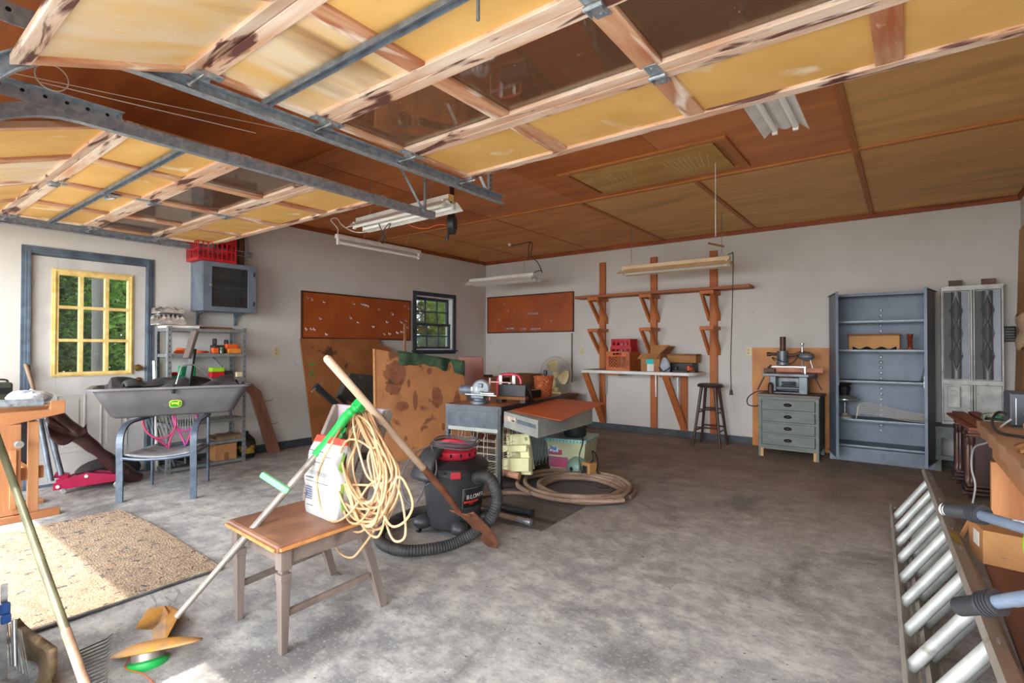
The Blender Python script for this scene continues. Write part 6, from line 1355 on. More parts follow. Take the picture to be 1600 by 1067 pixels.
# beige extension cord hung over the chair back
m_cord = mat('beige_cord', (202, 166, 124), (178, 138, 98), (140, 102, 74), sc_=6, spots=(.62, .74), rough=.5)
random.seed(21)
T = thing('extension_cable', 'thick hank of beige extension cord hanging over the old chair back', 'cord', (-2.1, 1.62, .3))
ctr_t = P(562, 645, y=1.66)
def cordloop(n_loops, seedv):
    random.seed(seedv); pts = []
    for i in range(n_loops):
        top_u = 548 + random.uniform(0, 30); bot_v = random.choice([800, 815, 826, 838, 806, 790, 820]) + jit(6); lw = random.uniform(26, 56); cu = 574 + jit(10)
        y = 1.46 + jit(.05); dpt = random.uniform(-.05, .05); sk = jit(10)
        for k in range(16):
            q = 2 * math.pi * k / 16
            # q=0 top; goes down the right side, bottom at pi
            s_ = (1 - math.cos(q)) / 2; v_ = 643 + (bot_v - 643) * s_; wd = math.sin(q) * (lw if s_ > .5 else lw * (.25 + 1.5 * s_)); u_ = top_u * (1 - s_) + (cu + sk) * s_ + wd
            yy = 1.70 * (1 - s_) ** 3 + (y + dpt * math.cos(q)) * (1 - (1 - s_) ** 3) - (.05 if math.sin(q) > 0 else 0)
            pts.append(P(u_ + jit(1.5), v_ + jit(1.2), y=yy))
    return pts
part(T, 'cord_hank', M().tube(spline(cordloop(27, 21), 3), .0052, 6), m_cord, world=True, smooth=True)
loose = [[(548, 650), (520, 690), (497, 740), (500, 790), (520, 815), (548, 800), (575, 760), (600, 740), (590, 700), (575, 660)],
         [(560, 648), (590, 690), (612, 740), (600, 755), (575, 745), (560, 700), (552, 660)],
         [(540, 690), (520, 760), (518, 830), (530, 862), (548, 871), (562, 860), (590, 820), (605, 780), (590, 740), (578, 700)],
         [(580, 700), (600, 770), (622, 745), (636, 760), (645, 790), (632, 815), (612, 822), (598, 800), (590, 770)],
         [(575, 720), (598, 800), (612, 840), (626, 845), (634, 830), (628, 780), (612, 740), (590, 700)],
         [(520, 770), (516, 765), (520, 755), (545, 757), (600, 762), (590, 790), (570, 795), (545, 790)]]
for lp_ in loose:
    y = 1.42 + jit(.04); part(T, 'cord_loop', M().tube(spline([P(u, v, y=y + jit(.015) + (.25 if v < 660 else 0)) for (u, v) in lp_], 5, True), .0052, 6, True), m_cord, world=True, smooth=True)
part(T, 'dark_tie', M().tube(spline([P(541, 655, y=1.6), P(538, 675, y=1.55), P(540, 690, y=1.5)], 3), .011, 8), m_black, world=True, smooth=True)
# string trimmer
m_tgr = mat('trimmer_green', (30, 168, 76), (24, 148, 66), sc_=8, rough=.35)
m_lgr = mat('faded_green', (110, 190, 130), (130, 204, 150), sc_=10, rough=.4)
m_alu = mat('dull_trimmer_tube', (160, 150, 140), (130, 122, 114), (104, 92, 84), sc_=12, spots=(.62, .72), rough=.4, metal=.4)
m_amb = mat('dirty_amber_guard', (198, 142, 50), (164, 110, 40), (110, 76, 44), sc_=5, spots=(.56, .68), spsc=6, rough=.35)
hb = V(-2.40, .83, .10); ht = P(556, 640, y=1.60)
T = thing('string_trimmer', 'green string trimmer with amber guard leaning on the old chair, head on the floor', 'trimmer', (-2.38, .8, 0))
def ln(u, v):      # point of the shaft line nearest to a view ray
    d = (P(u, v, y=1.0) - V(0, 0, CH)).normalized(); e = (ht - hb).normalized(); w0 = V(0, 0, CH) - hb; b = d.dot(e); return hb + e * ((w0.dot(e) - b * w0.dot(d)) / (1 - b * b))
s0, s1, s2, s3 = ln(278, 950), ln(372, 826), ln(488, 700), ln(562, 640)
part(T, 'lower_shaft', M().tube([ln(270, 960), s1], .0125, 12), m_alu, world=True, smooth=True)
part(T, 'upper_shaft', M().tube([ln(340, 866), s2], .0165, 12), m_alu, world=True, smooth=True)
for k in range(5):
    p = ln(362 + k * 4.2, 832 - k * 5.0); part(T, 'adjusting_hole', M().cyl(p + V(0, -.0168, .0), p + V(0, -.0135, .002), .0045, n=8), m_dark, world=True)
e = (ht - hb).normalized(); pts = [s2 - e * .02, ln(500, 690), ln(520, 668) + V(0, 0, .008), ln(535, 655) + V(0, 0, .02), ln(550, 645) + V(0, 0, .012), s3 + e * .01]
rs_ = [.026, .027, .026, .03, .022, .027]
pts2 = spline(pts, 6); g = M().tube(pts2, [.0245 + .0022 * math.sin(i * 1.5) * (i > 18) for i in range(len(pts2))], 14)
part(T, 'handle_grip', g, m_tgr, .002, world=True, smooth=True)
part(T, 'trigger', M().tube([ln(520, 672) + V(.01, .01, -.03), ln(530, 664) + V(.01, 0, -.045), ln(537, 657) + V(0, 0, -.03)], .009, 8), m_tgr, world=True, smooth=True)
part(T, 'motor_end', M().box(s3 + e * .015, (.05, .05, .06), frame(e, (0, 1, 0))), m_tgr, .008, world=True)
p = ln(438, 752); xx = V(.62, .42, -.66).normalized()
dd = (p - V(0, 0, CH)).dot(FW) - .028; ga, gb = PD(408, 740, dd), PD(451, 768, dd)
part(T, 'assist_handle', M().bar(ga, gb, .026, .03), m_lgr, .008, world=True)
# guard and head
gA = ln(283, 945)
part(T, 'guard_spine', M().add([P(262, 945, y=.98), P(284, 955, y=.98), P(258, 1003, y=.86), P(228, 1000, y=.86), P(262, 945, y=1.03), P(284, 955, y=1.03), P(258, 1003, y=.93), P(228, 1000, y=.93)], [(0, 1, 2, 3), (7, 6, 5, 4), (0, 4, 5, 1), (1, 5, 6, 2), (2, 6, 7, 3), (3, 7, 4, 0)]), m_amb, .008, world=True)
q_ = [PD(207, 1001, 2.30), PD(214, 975, 2.33), PD(231, 950, 2.37), PD(256, 946, 2.37), PD(264, 958, 2.36), PD(248, 990, 2.31), PD(238, 1004, 2.29), PD(229, 997, 2.30), PD(218, 1004, 2.29)]
part(T, 'guard_plate', M().prism(q_, FW * .02 + V(0, 0, -.012)), m_amb, .004, world=True)
hc = P(232, 1012, y=.80); hn = V(-.33 * .95, .33 * .32, .944).normalized(); er_ = RT.copy(); er_ = (er_ - hn * er_.dot(hn)).normalized(); ed_ = hn.cross(er_)
Rh = Matrix((er_, ed_, hn)).transposed()
def disc(u, v):
    a = 2 * math.pi * u; r = .02 + v * (.125 + .075 * max(0, math.cos(a + .25)) ** 2); return tuple(hc + Rh @ V(r * math.cos(a), r * math.sin(a) * .42, .022 - .030 * v * v))
part(T, 'debris_shield', M().grid(disc, 48, 8), mat('dusty_amber_shield', (186, 140, 88), (158, 112, 66), (200, 140, 50), sc_=6, spots=(.5, .6), rough=.5), world=True, smooth=True, solid=.006)
def hd_(prof): return M().lathe(prof, hc, Rh, 28)
part(T, 'cutting_head', hd_([(0, -.105), (.035, -.105), (.052, -.092), (.056, -.07), (0, -.07)]), m_black, world=True, smooth=True)
part(T, 'green_ring', hd_([(.0, -.071), (.066, -.073), (.072, -.06), (.072, -.045), (.06, -.038), (0, -.038)]), m_tgr, world=True, smooth=True)
part(T, 'head_neck', hd_([(0, -.04), (.058, -.04), (.058, .0), (0, .0)]), m_alu, world=True, smooth=True)
hc = V(hc.x, hc.y, hc.z - .08)
part(T, 'cutting_line', M().tube(spline([hc + V(-.06, -.03, .05), hc + V(0, -.08, .04), P(222, 1052, z=.01), P(240, 1067, z=.004)], 4), .0022, 5), m_orange, world=True)
# shovel
tip = V(-2.10, 2.56, .006); thru = P(590, 650, y=1.66)
def on_ln(u, v, a, b):
    d = (P(u, v, y=1.0) - V(0, 0, CH)).normalized(); e = (b - a).normalized(); w0 = V(0, 0, CH) - a; bb = d.dot(e); return a + e * ((w0.dot(e) - bb * w0.dot(d)) / (1 - bb * bb))
S0, S1, S2 = on_ln(516, 557, tip, thru), on_ln(675, 725, tip, thru), on_ln(716, 800, tip, thru)
T = thing('shovel', 'long wooden handled rusty spade leaning over the old chair back before the vacuum', 'shovel', (-2.10, 2.50, 0))
part(T, 'handle', M().tube([S0 + (S0 - S1).normalized() * .012, S0, S1], [.012, .019, .019], 14), wood('pale_ash_handle', (206, 180, 156), (176, 146, 120), 'y', (140, 114, 96), sc_=2.5, spots=(.62, .74), rough=.5), world=True, smooth=True)
m_rust = mat('rusty_spade_steel', (148, 96, 70), (116, 72, 54), (88, 56, 46), sc_=9, spots=(.6, .72), rough=.55, metal=.35)
dn = V(0, 0, -.02)
part(T, 'socket', M().tube(spline([S1 - (S1 - S0).normalized() * .02, S1.lerp(S2, .5), S2 + dn], 4), [.0215, .021, .0205, .02, .019, .0185, .018, .0175, .017], 12), m_rust, world=True, smooth=True)
e = (tip - S2).normalized(); sdv = e.cross(V(0, 0, 1)).normalized(); nn = sdv.cross(e)
def blade(u, v):
    w_ = .085 * (1 - .0 * v) * (1 if v < .6 else math.sqrt(max(0, 1 - ((v - .6) / .4) ** 2 * .85))); x = (u - .5) * 2 * w_
    return tuple((S2 + dn) + e * (((tip - S2).length + .0) * v) + sdv * x + nn * (.03 * (x / .085) ** 2 + .012 * math.sin(math.pi * v)))
part(T, 'blade', M().grid(blade, 12, 18), m_rust, world=True, smooth=True, solid=.004)
for s_ in (-1, 1): part(T, 'tread', M().bar(S2 + dn + sdv * s_ * .02, S2 + dn + sdv * s_ * .085, .006, .022, tuple(e)), m_rust, .002, world=True)
# ================================================================== CARPET, RAKE AND TOOLS AT THE LEFT FRONT
m_carp = mat('matted_tan_carpet', (172, 148, 122), (144, 122, 100), (84, 78, 76), sc_=22, th=(.35, .65), spots=(.61, .65), spsc=22, rough=1.0, bump=1.0, bsc=90)
T = thing('carpet_remnant', 'matted tan carpet remnant lying on the concrete inside the far doorway', 'carpet', (-3.9, .8, 0))
def cf(u, v):
    x = -4.78 + 1.72 * u; y = .02 + 1.36 * v; x += (-.02 + .02 * math.sin(5 * v)); y += .012 * math.sin(4 * u)
    return (x, y, .012 + .004 * math.sin(7 * u + 5 * v))
part(T, 'pile', M().grid(cf, 90, 72), m_carp, world=True, solid=.012)
part(T, 'bound_edge', M().tube([V(*cf(1.002, v / 20)) - V(0, 0, .004 - .006 * abs(math.sin(v * 1.3))) for v in range(21)], .006, 6), mat('grey_backing', (116, 120, 124), (84, 88, 92), sc_=14), world=True, smooth=True)
T = thing('garden_rake', 'long-handled garden rake, its dark handle crossing the carpet at the left edge', 'rake', (-2.5, .42, 0))
a = PD(0, 695, 1.75); b = PD(103, 985, 1.38)
c = b + (b - a) * ((b.z - .03) / (a.z - b.z))
part(T, 'handle', M().tube([a - (b - a) * .3, a, b], [.0105, .0105, .011], 14), mat('olive_grey_handle', (92, 90, 66), (70, 68, 50), sc_=10, rough=.45), world=True, smooth=True)
part(T, 'bare_end', M().tube([b, c], .0113, 14), wood('bare_worn_end', (150, 122, 100), (112, 84, 66), 'z', sc_=4), world=True, smooth=True)
T = thing('rake_head', 'steel rake head lying tines-up on the floor at the lower left', 'rake', P(150, 1050, z=0.0))
m_tine = mat('dark_steel_tine', (84, 80, 76), (60, 58, 56), sc_=12, rough=.45, metal=.5)
pb = [P(112, 1022, z=.03), P(146, 1082, z=.03)]
part(T, 'bridge', M().tube([pb[0], pb[1]], .006, 8), m_tine, world=True, smooth=True)
for k in range(14):
    s_ = k / 13; o_ = pb[0].lerp(pb[1], s_); q = P(176 - 8 * s_, 994 + 76 * s_, z=.035); part(T, 'tine', M().tube([o_, o_.lerp(q, .85), q + V(0, 0, .012)], [.0032, .0026, .0015], 6), m_tine, world=True, smooth=True)
# bundle of clamps and sacking
T = thing('bar_clamp', 'blue bar clamp in the bundle at the lower left edge', 'clamp', P(14, 985, y=.40) - V(0, 0, .1))
m_blue = mat('clamp_blue', (40, 96, 176), (30, 76, 150), sc_=8, rough=.35)
c0 = P(6, 962, y=.42)
part(T, 'bar', M().bar(c0 + V(0, 0, .12), c0 - V(0, 0, .40), .02, .008), m_steel, .001, world=True)
part(T, 'jaw', M().box(c0 + V(.01, 0, 0), (.07, .03, .035)).box(c0 + V(.02, 0, .03), (.02, .03, .05)), m_blue, .006, world=True)
part(T, 'screw', M().cyl(P(22, 968, y=.43), P(24, 1040, y=.43), .008), m_steel, world=True)
T = thing('metal_rods', 'brush of thin metal rods beside the blue clamp at the lower left edge', 'rods', P(30, 1000, y=.44))
for k in range(7): part(T, 'rod', M().cyl(P(12 + 3.4 * k, 972 + 2 * k, y=.44), P(16 + 5 * k, 1040 + 3 * k, y=.45), .002, n=6), m_steel, world=True)
solo('burlap_sack', 'slumped brown sacking behind the clamp at the lower left corner', 'sack', M().grid(lambda u, v: tuple(P(26 + 58 * u, 968 + 46 * u ** .8 + 90 * v, y=.47 + .05 * math.sin(math.pi * v) + .015 * math.sin(9 * u + 6 * v))), 20, 14), mat('burlap', (128, 104, 72), (96, 78, 56), (60, 50, 38), sc_=9, spots=(.6, .7), rough=.95, bump=.6), smooth=True, solid=.02)
# ================================================================== RIGHT SIDE
m_bench = wood('rough_bench_plank', (168, 124, 88), (136, 96, 68), 'y', (100, 70, 54), sc_=2.2, spots=(.6, .72), bump=.3)
m_orb = wood('orange_bench_board', (204, 140, 88), (158, 94, 54), 'z', (112, 66, 42), sc_=3.2, spots=(.62, .7), k=.14)
m_brn = wood('brown_floor_board', (122, 78, 60), (96, 60, 48), 'y', (70, 44, 36), sc_=2.2, spots=(.62, .74))
T = thing('workbench', 'heavy orange wooden workbench along the right wall with rough plank top', 'workbench', (.6, 2.2, 0))
g = M(); n = 26
for i in range(n):
    a, b = .9 + 2.6 * i / n, .9 + 2.6 * (i + 1) / n; e0, e1 = .006 * math.sin(i * 2.3), .006 * math.sin((i + 1) * 2.3)
    g.add([(.285 + e0, a, .84), (.285 + e1, b, .84), (XR - .01, b, .84), (XR - .01, a, .84), (.28 + e0, a, .9), (.28 + e1, b, .9), (XR - .01, b, .9), (XR - .01, a, .9)], [(0, 3, 2, 1), (4, 5, 6, 7), (0, 1, 5, 4), (2, 3, 7, 6)] + ([(0, 4, 7, 3)] if i == 0 else []) + ([(1, 2, 6, 5)] if i == n - 1 else []))
part(T, 'top', g, m_bench, .004, world=True)
for y in (3.36, 2.2, 1.0): part(T, 'leg', M().b2((.32, y, 0), (.47, y + .045, .72 if y > 3 else .84)), m_orb, .004, world=True); part(T, 'back_leg', M().b2((.78, y, 0), (.92, y + .045, .84)), m_orb, .004, world=True)
part(T, 'upper_rail', M().b2((.33, 3.30, .75), (.90, 3.35, .838)), m_orb, .003, world=True)
part(T, 'end_board', M().b2((.49, 3.385, .1), (.74, 3.405, .74)), m_pineo, .003, world=True)
part(T, 'side_rail', M().b2((.325, 1.05, .74), (.36, 3.36, .838)), m_pinex, .003, world=True)
for i, y0 in enumerate((1.0, 1.0, 1.0, 1.0)): part(T, 'lower_shelf_board', M().b2((.28 + i * .155, y0, .27), (.43 + i * .155, 3.34, .295)), m_brn, .003, world=True)
T = thing('cardboard_box', 'long cardboard box with white label and torn end flap under the workbench', 'box', (.42, 3.28, .296))
q = [V(.27, 3.14, .297), V(.62, 3.08, .297), V(.60, 3.36 - .03, .297), V(.235, 3.33, .297)]
part(T, 'body', M().prism(q, (0, 0, .15)), m_card, .003, world=True)
e = (q[3] - q[0]).normalized(); nn = V(-e.y, e.x, 0) * -1
if nn.x > 0: nn = -nn
part(T, 'white_label', M().prism([q[0] + e * .05 + V(0, 0, .06), q[0] + e * .12 + V(0, 0, .06), q[0] + e * .12 + V(0, 0, .125), q[0] + e * .05 + V(0, 0, .125)], nn * .0015), m_white, world=True)
part(T, 'torn_flap', M().prism([q[3] + V(0, 0, .15), q[3] + V(.02, .0, .16), q[3] + V(-.02, .01, .04), q[3] + V(-.035, .0, .06)], (.003, .004, 0)), m_cardd, .001, world=True)
part(T, 'printed_line', M().b2((.33, 3.127, .34), (.42, 3.1295, .343)), m_ink, world=True)
# ladder: two nested aluminium sections lying on edge
m_lad = mat('ladder_aluminium', (184, 186, 182), (158, 160, 156), (120, 112, 102), sc_=10, spots=(.66, .76), spsc=9, rough=.48, metal=.3)
m_ladr = mat('dirty_ladder_rail', (168, 162, 154), (140, 132, 122), (104, 88, 74), sc_=6, st=(1, .3, 1), spots=(.6, .72), rough=.5, metal=.15)
lo = V(-.105, 0, .075); hi0 = V(.10, 0, .385); ax = (hi0 - lo).normalized(); nrm = V(ax.z, 0, -ax.x)       # across the ladder / away from the viewer
T = thing('extension_ladder', 'aluminium extension ladder lying on its side edge against the workbench', 'ladder', (.0, 3.2, 0))
Y0, Y1 = 1.3, 4.86; kx = -.032
def lx(y): return (4.8 - y) * .036      # slight swing of the ladder towards the workbench
def lp_(y, s, d): return lo + V(lx(y), y, 0) + ax * s + nrm * d
wid = (hi0 - lo).length
for sec, (y0, y1, inset, d0, ph) in enumerate(((Y0, Y1, 0, 0, 4.58), (Y0, Y1 - .18, .034, .062, 4.42))):
    S = part(T, 'section', M().bar(lp_(y1 - .01, inset, d0 + .03), lp_(y1 - .01, inset + .02, d0 + .03), .03, .01), m_ladr, world=True)
    for side, s_ in ((0, inset), (1, wid - inset)):
        sg = 1 if side == 0 else -1; g = M(); prof = [(0, 0), (0, .058), (sg * .024, .058), (sg * .024, .053), (sg * .004, .053), (sg * .004, .005), (sg * .024, .005), (sg * .024, 0)]
        vs = [lp_(y, s_ + a, d0 + b) for y in (y0, y1) for (a, b) in prof]; n = 8
        g.add(vs, [tuple(range(8)), tuple(range(8, 16))] + [(j, (j + 1) % 8, 8 + (j + 1) % 8, 8 + j) for j in range(8)])
        part(S, 'rail', g, m_ladr, world=True)
    k = 0; y = ph
    while y > y0 + .05:
        a, b = lp_(y, inset + .003, d0 + .03), lp_(y, wid - inset - .003, d0 + .03)
        part(S, 'rung', M().cyl(a, b, .0225, n=22), m_lad, world=True, smooth=True)
        if sec == 0:
            c_ = lp_(y, wid - inset + .001, d0 + .03); part(S, 'rung_crimp', M().sph(c_, (.006, .026, .006), 12, 6), m_steel, world=True, smooth=True)
        y -= .301
part(T, 'warning_label', M().prism([lp_(3.35, wid + .0012, .008), lp_(3.12, wid + .0012, .008), lp_(3.12, wid + .0012, .05), lp_(3.35, wid + .0012, .05)], ax * .0008), mat('yellow_warning_label', (186, 158, 60), (110, 96, 50), sc_=30), world=True)
part(T, 'rung_lock', M().bar(lp_(2.0, .05, .03), lp_(1.86, .12, .05), .008, .02), m_steel, .002, world=True)
# telescoping poles
m_pole = mat('blue_grey_tube', (128, 142, 160), (108, 122, 142), sc_=8, rough=.3, metal=.4)
for i, (uv, ys, lab) in enumerate(((((1477, 796), (1519, 801), (1545, 806), (1600, 823)), (1.80, 1.76, 1.72, 1.62), 'grey tube with black ribbed end sticking out above the cardboard box'), (((1498, 948), (1535, 944), (1560, 941), (1600, 935)), (1.42, 1.38, 1.36, 1.32), 'grey tube with black ribbed end sticking out across the ladder'))):
    p = [P(u, v, y=y) for (u, v), y in zip(uv, ys)]
    T = thing('telescopic_pole', lab, 'pole', p[0], group=None)
    ex = (p[3] - p[2]).normalized(); far = p[3] + ex * .45
    part(T, 'tube', M().cyl(p[1], far, .0125, n=18), m_pole, world=True, smooth=True)
    part(T, 'end_sleeve', M().cyl(p[0], p[1], .0185, n=20), m_black, .003, world=True, smooth=True)
    ey = (p[2] - p[1]).normalized()
    for k in range(5): part(T, 'ribbed_collar', M().cyl(p[1] + ey * (.002 + .007 * k), p[1] + ey * (.0065 + .007 * k), .024, n=20), m_black, world=True, smooth=True)
    part(T, 'chipped_tip', M().cyl(p[0] - ey * .001, p[0] + ey * .012, .0165, n=16), m_white, world=True, smooth=True)
    part(T, 'printed_label', M().cyl(p[3] - ey * .02, p[3] + ey * .03, .0127, n=18), mat('pale_print', (190, 198, 210), (120, 130, 150), sc_=60), world=True, smooth=True)
T = thing('plastic_basket', 'lime green plastic edge at the right border above the cardboard box', 'plastic tool', P(1618, 854, y=1.7))
part(T, 'rim', M().sph((0, 0, 0), (.022, .03, .05), 18, 12), m_lime, smooth=True); part(T, 'arm', M().cyl((0, 0, 0), (.15, .02, .05), .012), m_lime, smooth=True)
# things on the workbench
T = thing('black_appliance', 'black metal boxed appliance with silver edge trim at the far end of the workbench', 'appliance', (.62, 3.38, .9))
part(T, 'case', M().b2((.375, 3.27, .905), (.86, 3.46, 1.06)), mat('blue_black_case', (40, 44, 50), (54, 58, 66), sc_=8, rough=.3), .008, world=True)
part(T, 'silver_trim', M().b2((.395, 3.264, .915), (.399, 3.27, 1.035)), m_steel, .001, world=True)
for x in (.40, .8): part(T, 'foot', M().b2((x, 3.28, .9), (x + .03, 3.31, .906)), m_black, world=True)
T = thing('wire_spool', 'spool of grey wire with tan flange standing on the workbench', 'spool', (.455, 2.98, .9))
part(T, 'lower_flange', M().cyl((0, 0, 0), (0, 0, .008), .07, n=28), mat('tan_flange', (196, 156, 104), (170, 130, 84), sc_=10))
part(T, 'upper_flange', M().cyl((0, 0, .088), (0, 0, .096), .07, n=28), mat('tan_flange', (196, 156, 104)), .002)
g = M(); g.tube([(.05 * math.cos(k * .5), .05 * math.sin(k * .5), .012 + k * .075 / 150) for k in range(150)], .004, 6)
part(T, 'wound_wire', g.cyl((0, 0, .008), (0, 0, .088), .047, n=24), m_galv, smooth=True)
solo('wood_offcut', 'curved orange wood offcut on the front of the workbench', 'offcut', M().grid(lambda u, v: (.37 + .2 * u, 2.72 + .16 * v, .903 + .055 * (1 - math.sin(math.pi * v)) + .01 * math.sin(8 * u)), 14, 12), m_orb, smooth=True, solid=.012)
solo('paper_scrap', 'curled brown paper scrap at the front edge of the workbench', 'scrap', M().grid(lambda u, v: (.31 + .16 * u, 2.46 + .14 * v, .903 + .02 * math.sin(math.pi * u) + .012 * math.sin(7 * v + 4 * u)), 12, 10), m_cardd, smooth=True, solid=.004)
solo('pliers', 'grey pliers lying inside the curved wood offcut', 'pliers', M().bar((.43, 2.78, .925), (.53, 2.82, .925), .02, .012).bar((.47, 2.82, .925), (.56, 2.76, .925), .014, .012), m_steel, bevel=.003)
solo('appliance_cable', 'black cord looping from the boxed appliance over the workbench edge', 'cord', M().tube(spline([V(.40, 3.30, .94), V(.35, 3.36, .96), V(.31, 3.2, .93), V(.31, 3.0, .908), V(.36, 2.9, .908), V(.42, 2.86, .908)], 6), .006, 7), m_black, smooth=True)
solo('white_cable', 'thin grey-white cord hanging down in front of the workbench end', 'cord', M().tube(spline([P(1580, 655, y=3.2), P(1563, 668, y=3.25), P(1545, 690, y=3.4), P(1522, 700, y=3.6), P(1518, 730, y=3.65), P(1524, 760, y=3.62), P(1518, 800, y=3.62), P(1524, 830, y=3.6)], 6), .0045, 6), mat('grey_white_cord', (176, 176, 174), (140, 140, 140), sc_=8), smooth=True)
# carved dark columns with boards on top
m_carv = wood('dark_carved_walnut', (78, 52, 46), (52, 34, 32), 'z', (112, 82, 70), sc_=3, spots=(.62, .72), rough=.35)
def column(loc, rz, w_, h, label):
    T = thing('carved_pedestal', label, 'pedestal', loc, rz)
    part(T, 'body', M().b2((-w_, -w_, .1), (w_, w_, h - .05)), m_carv, .004)
    part(T, 'cap', M().b2((-w_ - .02, -w_ - .02, h - .05), (w_ + .02, w_ + .02, h - .03)).b2((-w_ - .01, -w_ - .01, h - .03), (w_ + .01, w_ + .01, h)), mat('worn_walnut_top', (132, 84, 62), (104, 66, 50), sc_=6, rough=.4), .006)
    for k in range(3): part(T, 'base_moulding', M().b2((-w_ - .015 * (3 - k), -w_ - .015 * (3 - k), .04 + .03 * k), (w_ + .015 * (3 - k), w_ + .015 * (3 - k), .065 + .03 * k)), m_carv, .006)
    for sx in (-1, 1):
        for sy in (-1, 1): part(T, 'turned_foot', M().lathe([(0, 0), (.025, 0), (.035, .015), (.02, .03), (.03, .042), (0, .045)], (sx * w_, sy * w_, 0), n=14), m_carv, smooth=True)
    for sx in (-1, 1):
        part(T, 'fluted_pilaster', M().lathe([(0, .12), (.018, .12), (.024, .15), (.014, .17), (.018, .2), (.018, h - .14), (.012, h - .12), (.022, h - .1), (.022, h - .06), (0, h - .06)], (sx * (w_ - .015), -w_ - .006, 0), n=12), m_carv, smooth=True)
        part(T, 'fluted_pilaster', M().lathe([(0, .12), (.018, .12), (.024, .15), (.014, .17), (.018, .2), (.018, h - .14), (.012, h - .12), (.022, h - .1), (.022, h - .06), (0, h - .06)], (-w_ - .006, sx * (w_ - .015), 0), n=12), m_carv, smooth=True)
    part(T, 'carved_leaf', M().sph((-w_ - .004, 0, h * .62), (.014, .04, .09), 12, 10).sph((-w_ - .004, 0, h * .4), (.012, .03, .07), 12, 10), m_carv, smooth=True)
column((.47, 6.50, 0), 0, .085, .60, 'dark carved wooden pedestal nearer the grey metal cabinet')
column((.52, 5.92, 0), 0, .10, .575, 'dark carved wooden pedestal nearer the workbench end')
for i, (a, b, z) in enumerate((((.36, 6.75), (.44, 5.55), .605), ((.46, 6.7), (.53, 5.5), .605), ((.40, 6.7), (.5, 5.52), .628), ((.52, 6.72), (.60, 5.56), .63))):
    solo('wood_board', ['reddish board on the pedestals, lowest beside the metal reflector', 'reddish board on the pedestals, lower right of the stack', 'reddish board on the pedestals, upper left of the stack', 'reddish board on the pedestals, upper right of the stack'][i], 'board', M().bar((a[0], a[1], z + .01), (b[0], b[1], z + .01), .085, .02), wood('reddish_board', (160, 92, 60), (130, 70, 46), 'y', (100, 56, 40), sc_=2), bevel=.002)
solo('green_white_rag', 'crumpled white and green rag lying on the reddish boards', 'rag', crump(.52, .66, 5.85, 6.1, .652, .70, 3), mat('white_green_rag', (206, 206, 200), (40, 130, 90), sc_=10, th=(.5, .56)), smooth=True)
# board leaning on the right wall, hanging bag
solo('plywood_board', 'tall yellow-brown plywood board leaning on the right wall', 'board', M().prism([(.86, 5.3, 0), (.86, 7.2, 0), (.925, 7.2, 2.45), (.925, 5.3, 2.45)], (-.016, 0, 0)), wood('yellow_brown_ply', (188, 138, 82), (166, 114, 64), 'z', (130, 84, 48), sc_=2), bevel=.002)
solo('hanging_bag', 'crumpled tan plastic bag hanging on the plywood board at the right edge', 'bag', M().grid(lambda u, v: (.845 - .05 * math.sin(math.pi * u) * (1 + .3 * math.sin(9 * v)), 6.28 + .26 * u + .02 * math.sin(8 * v), 1.26 + .3 * v + .02 * math.sin(11 * u)), 14, 16), mat('tan_plastic', (190, 164, 132), (160, 134, 104), (214, 196, 170), sc_=9, spots=(.58, .66), rough=.3), smooth=True, solid=.006)
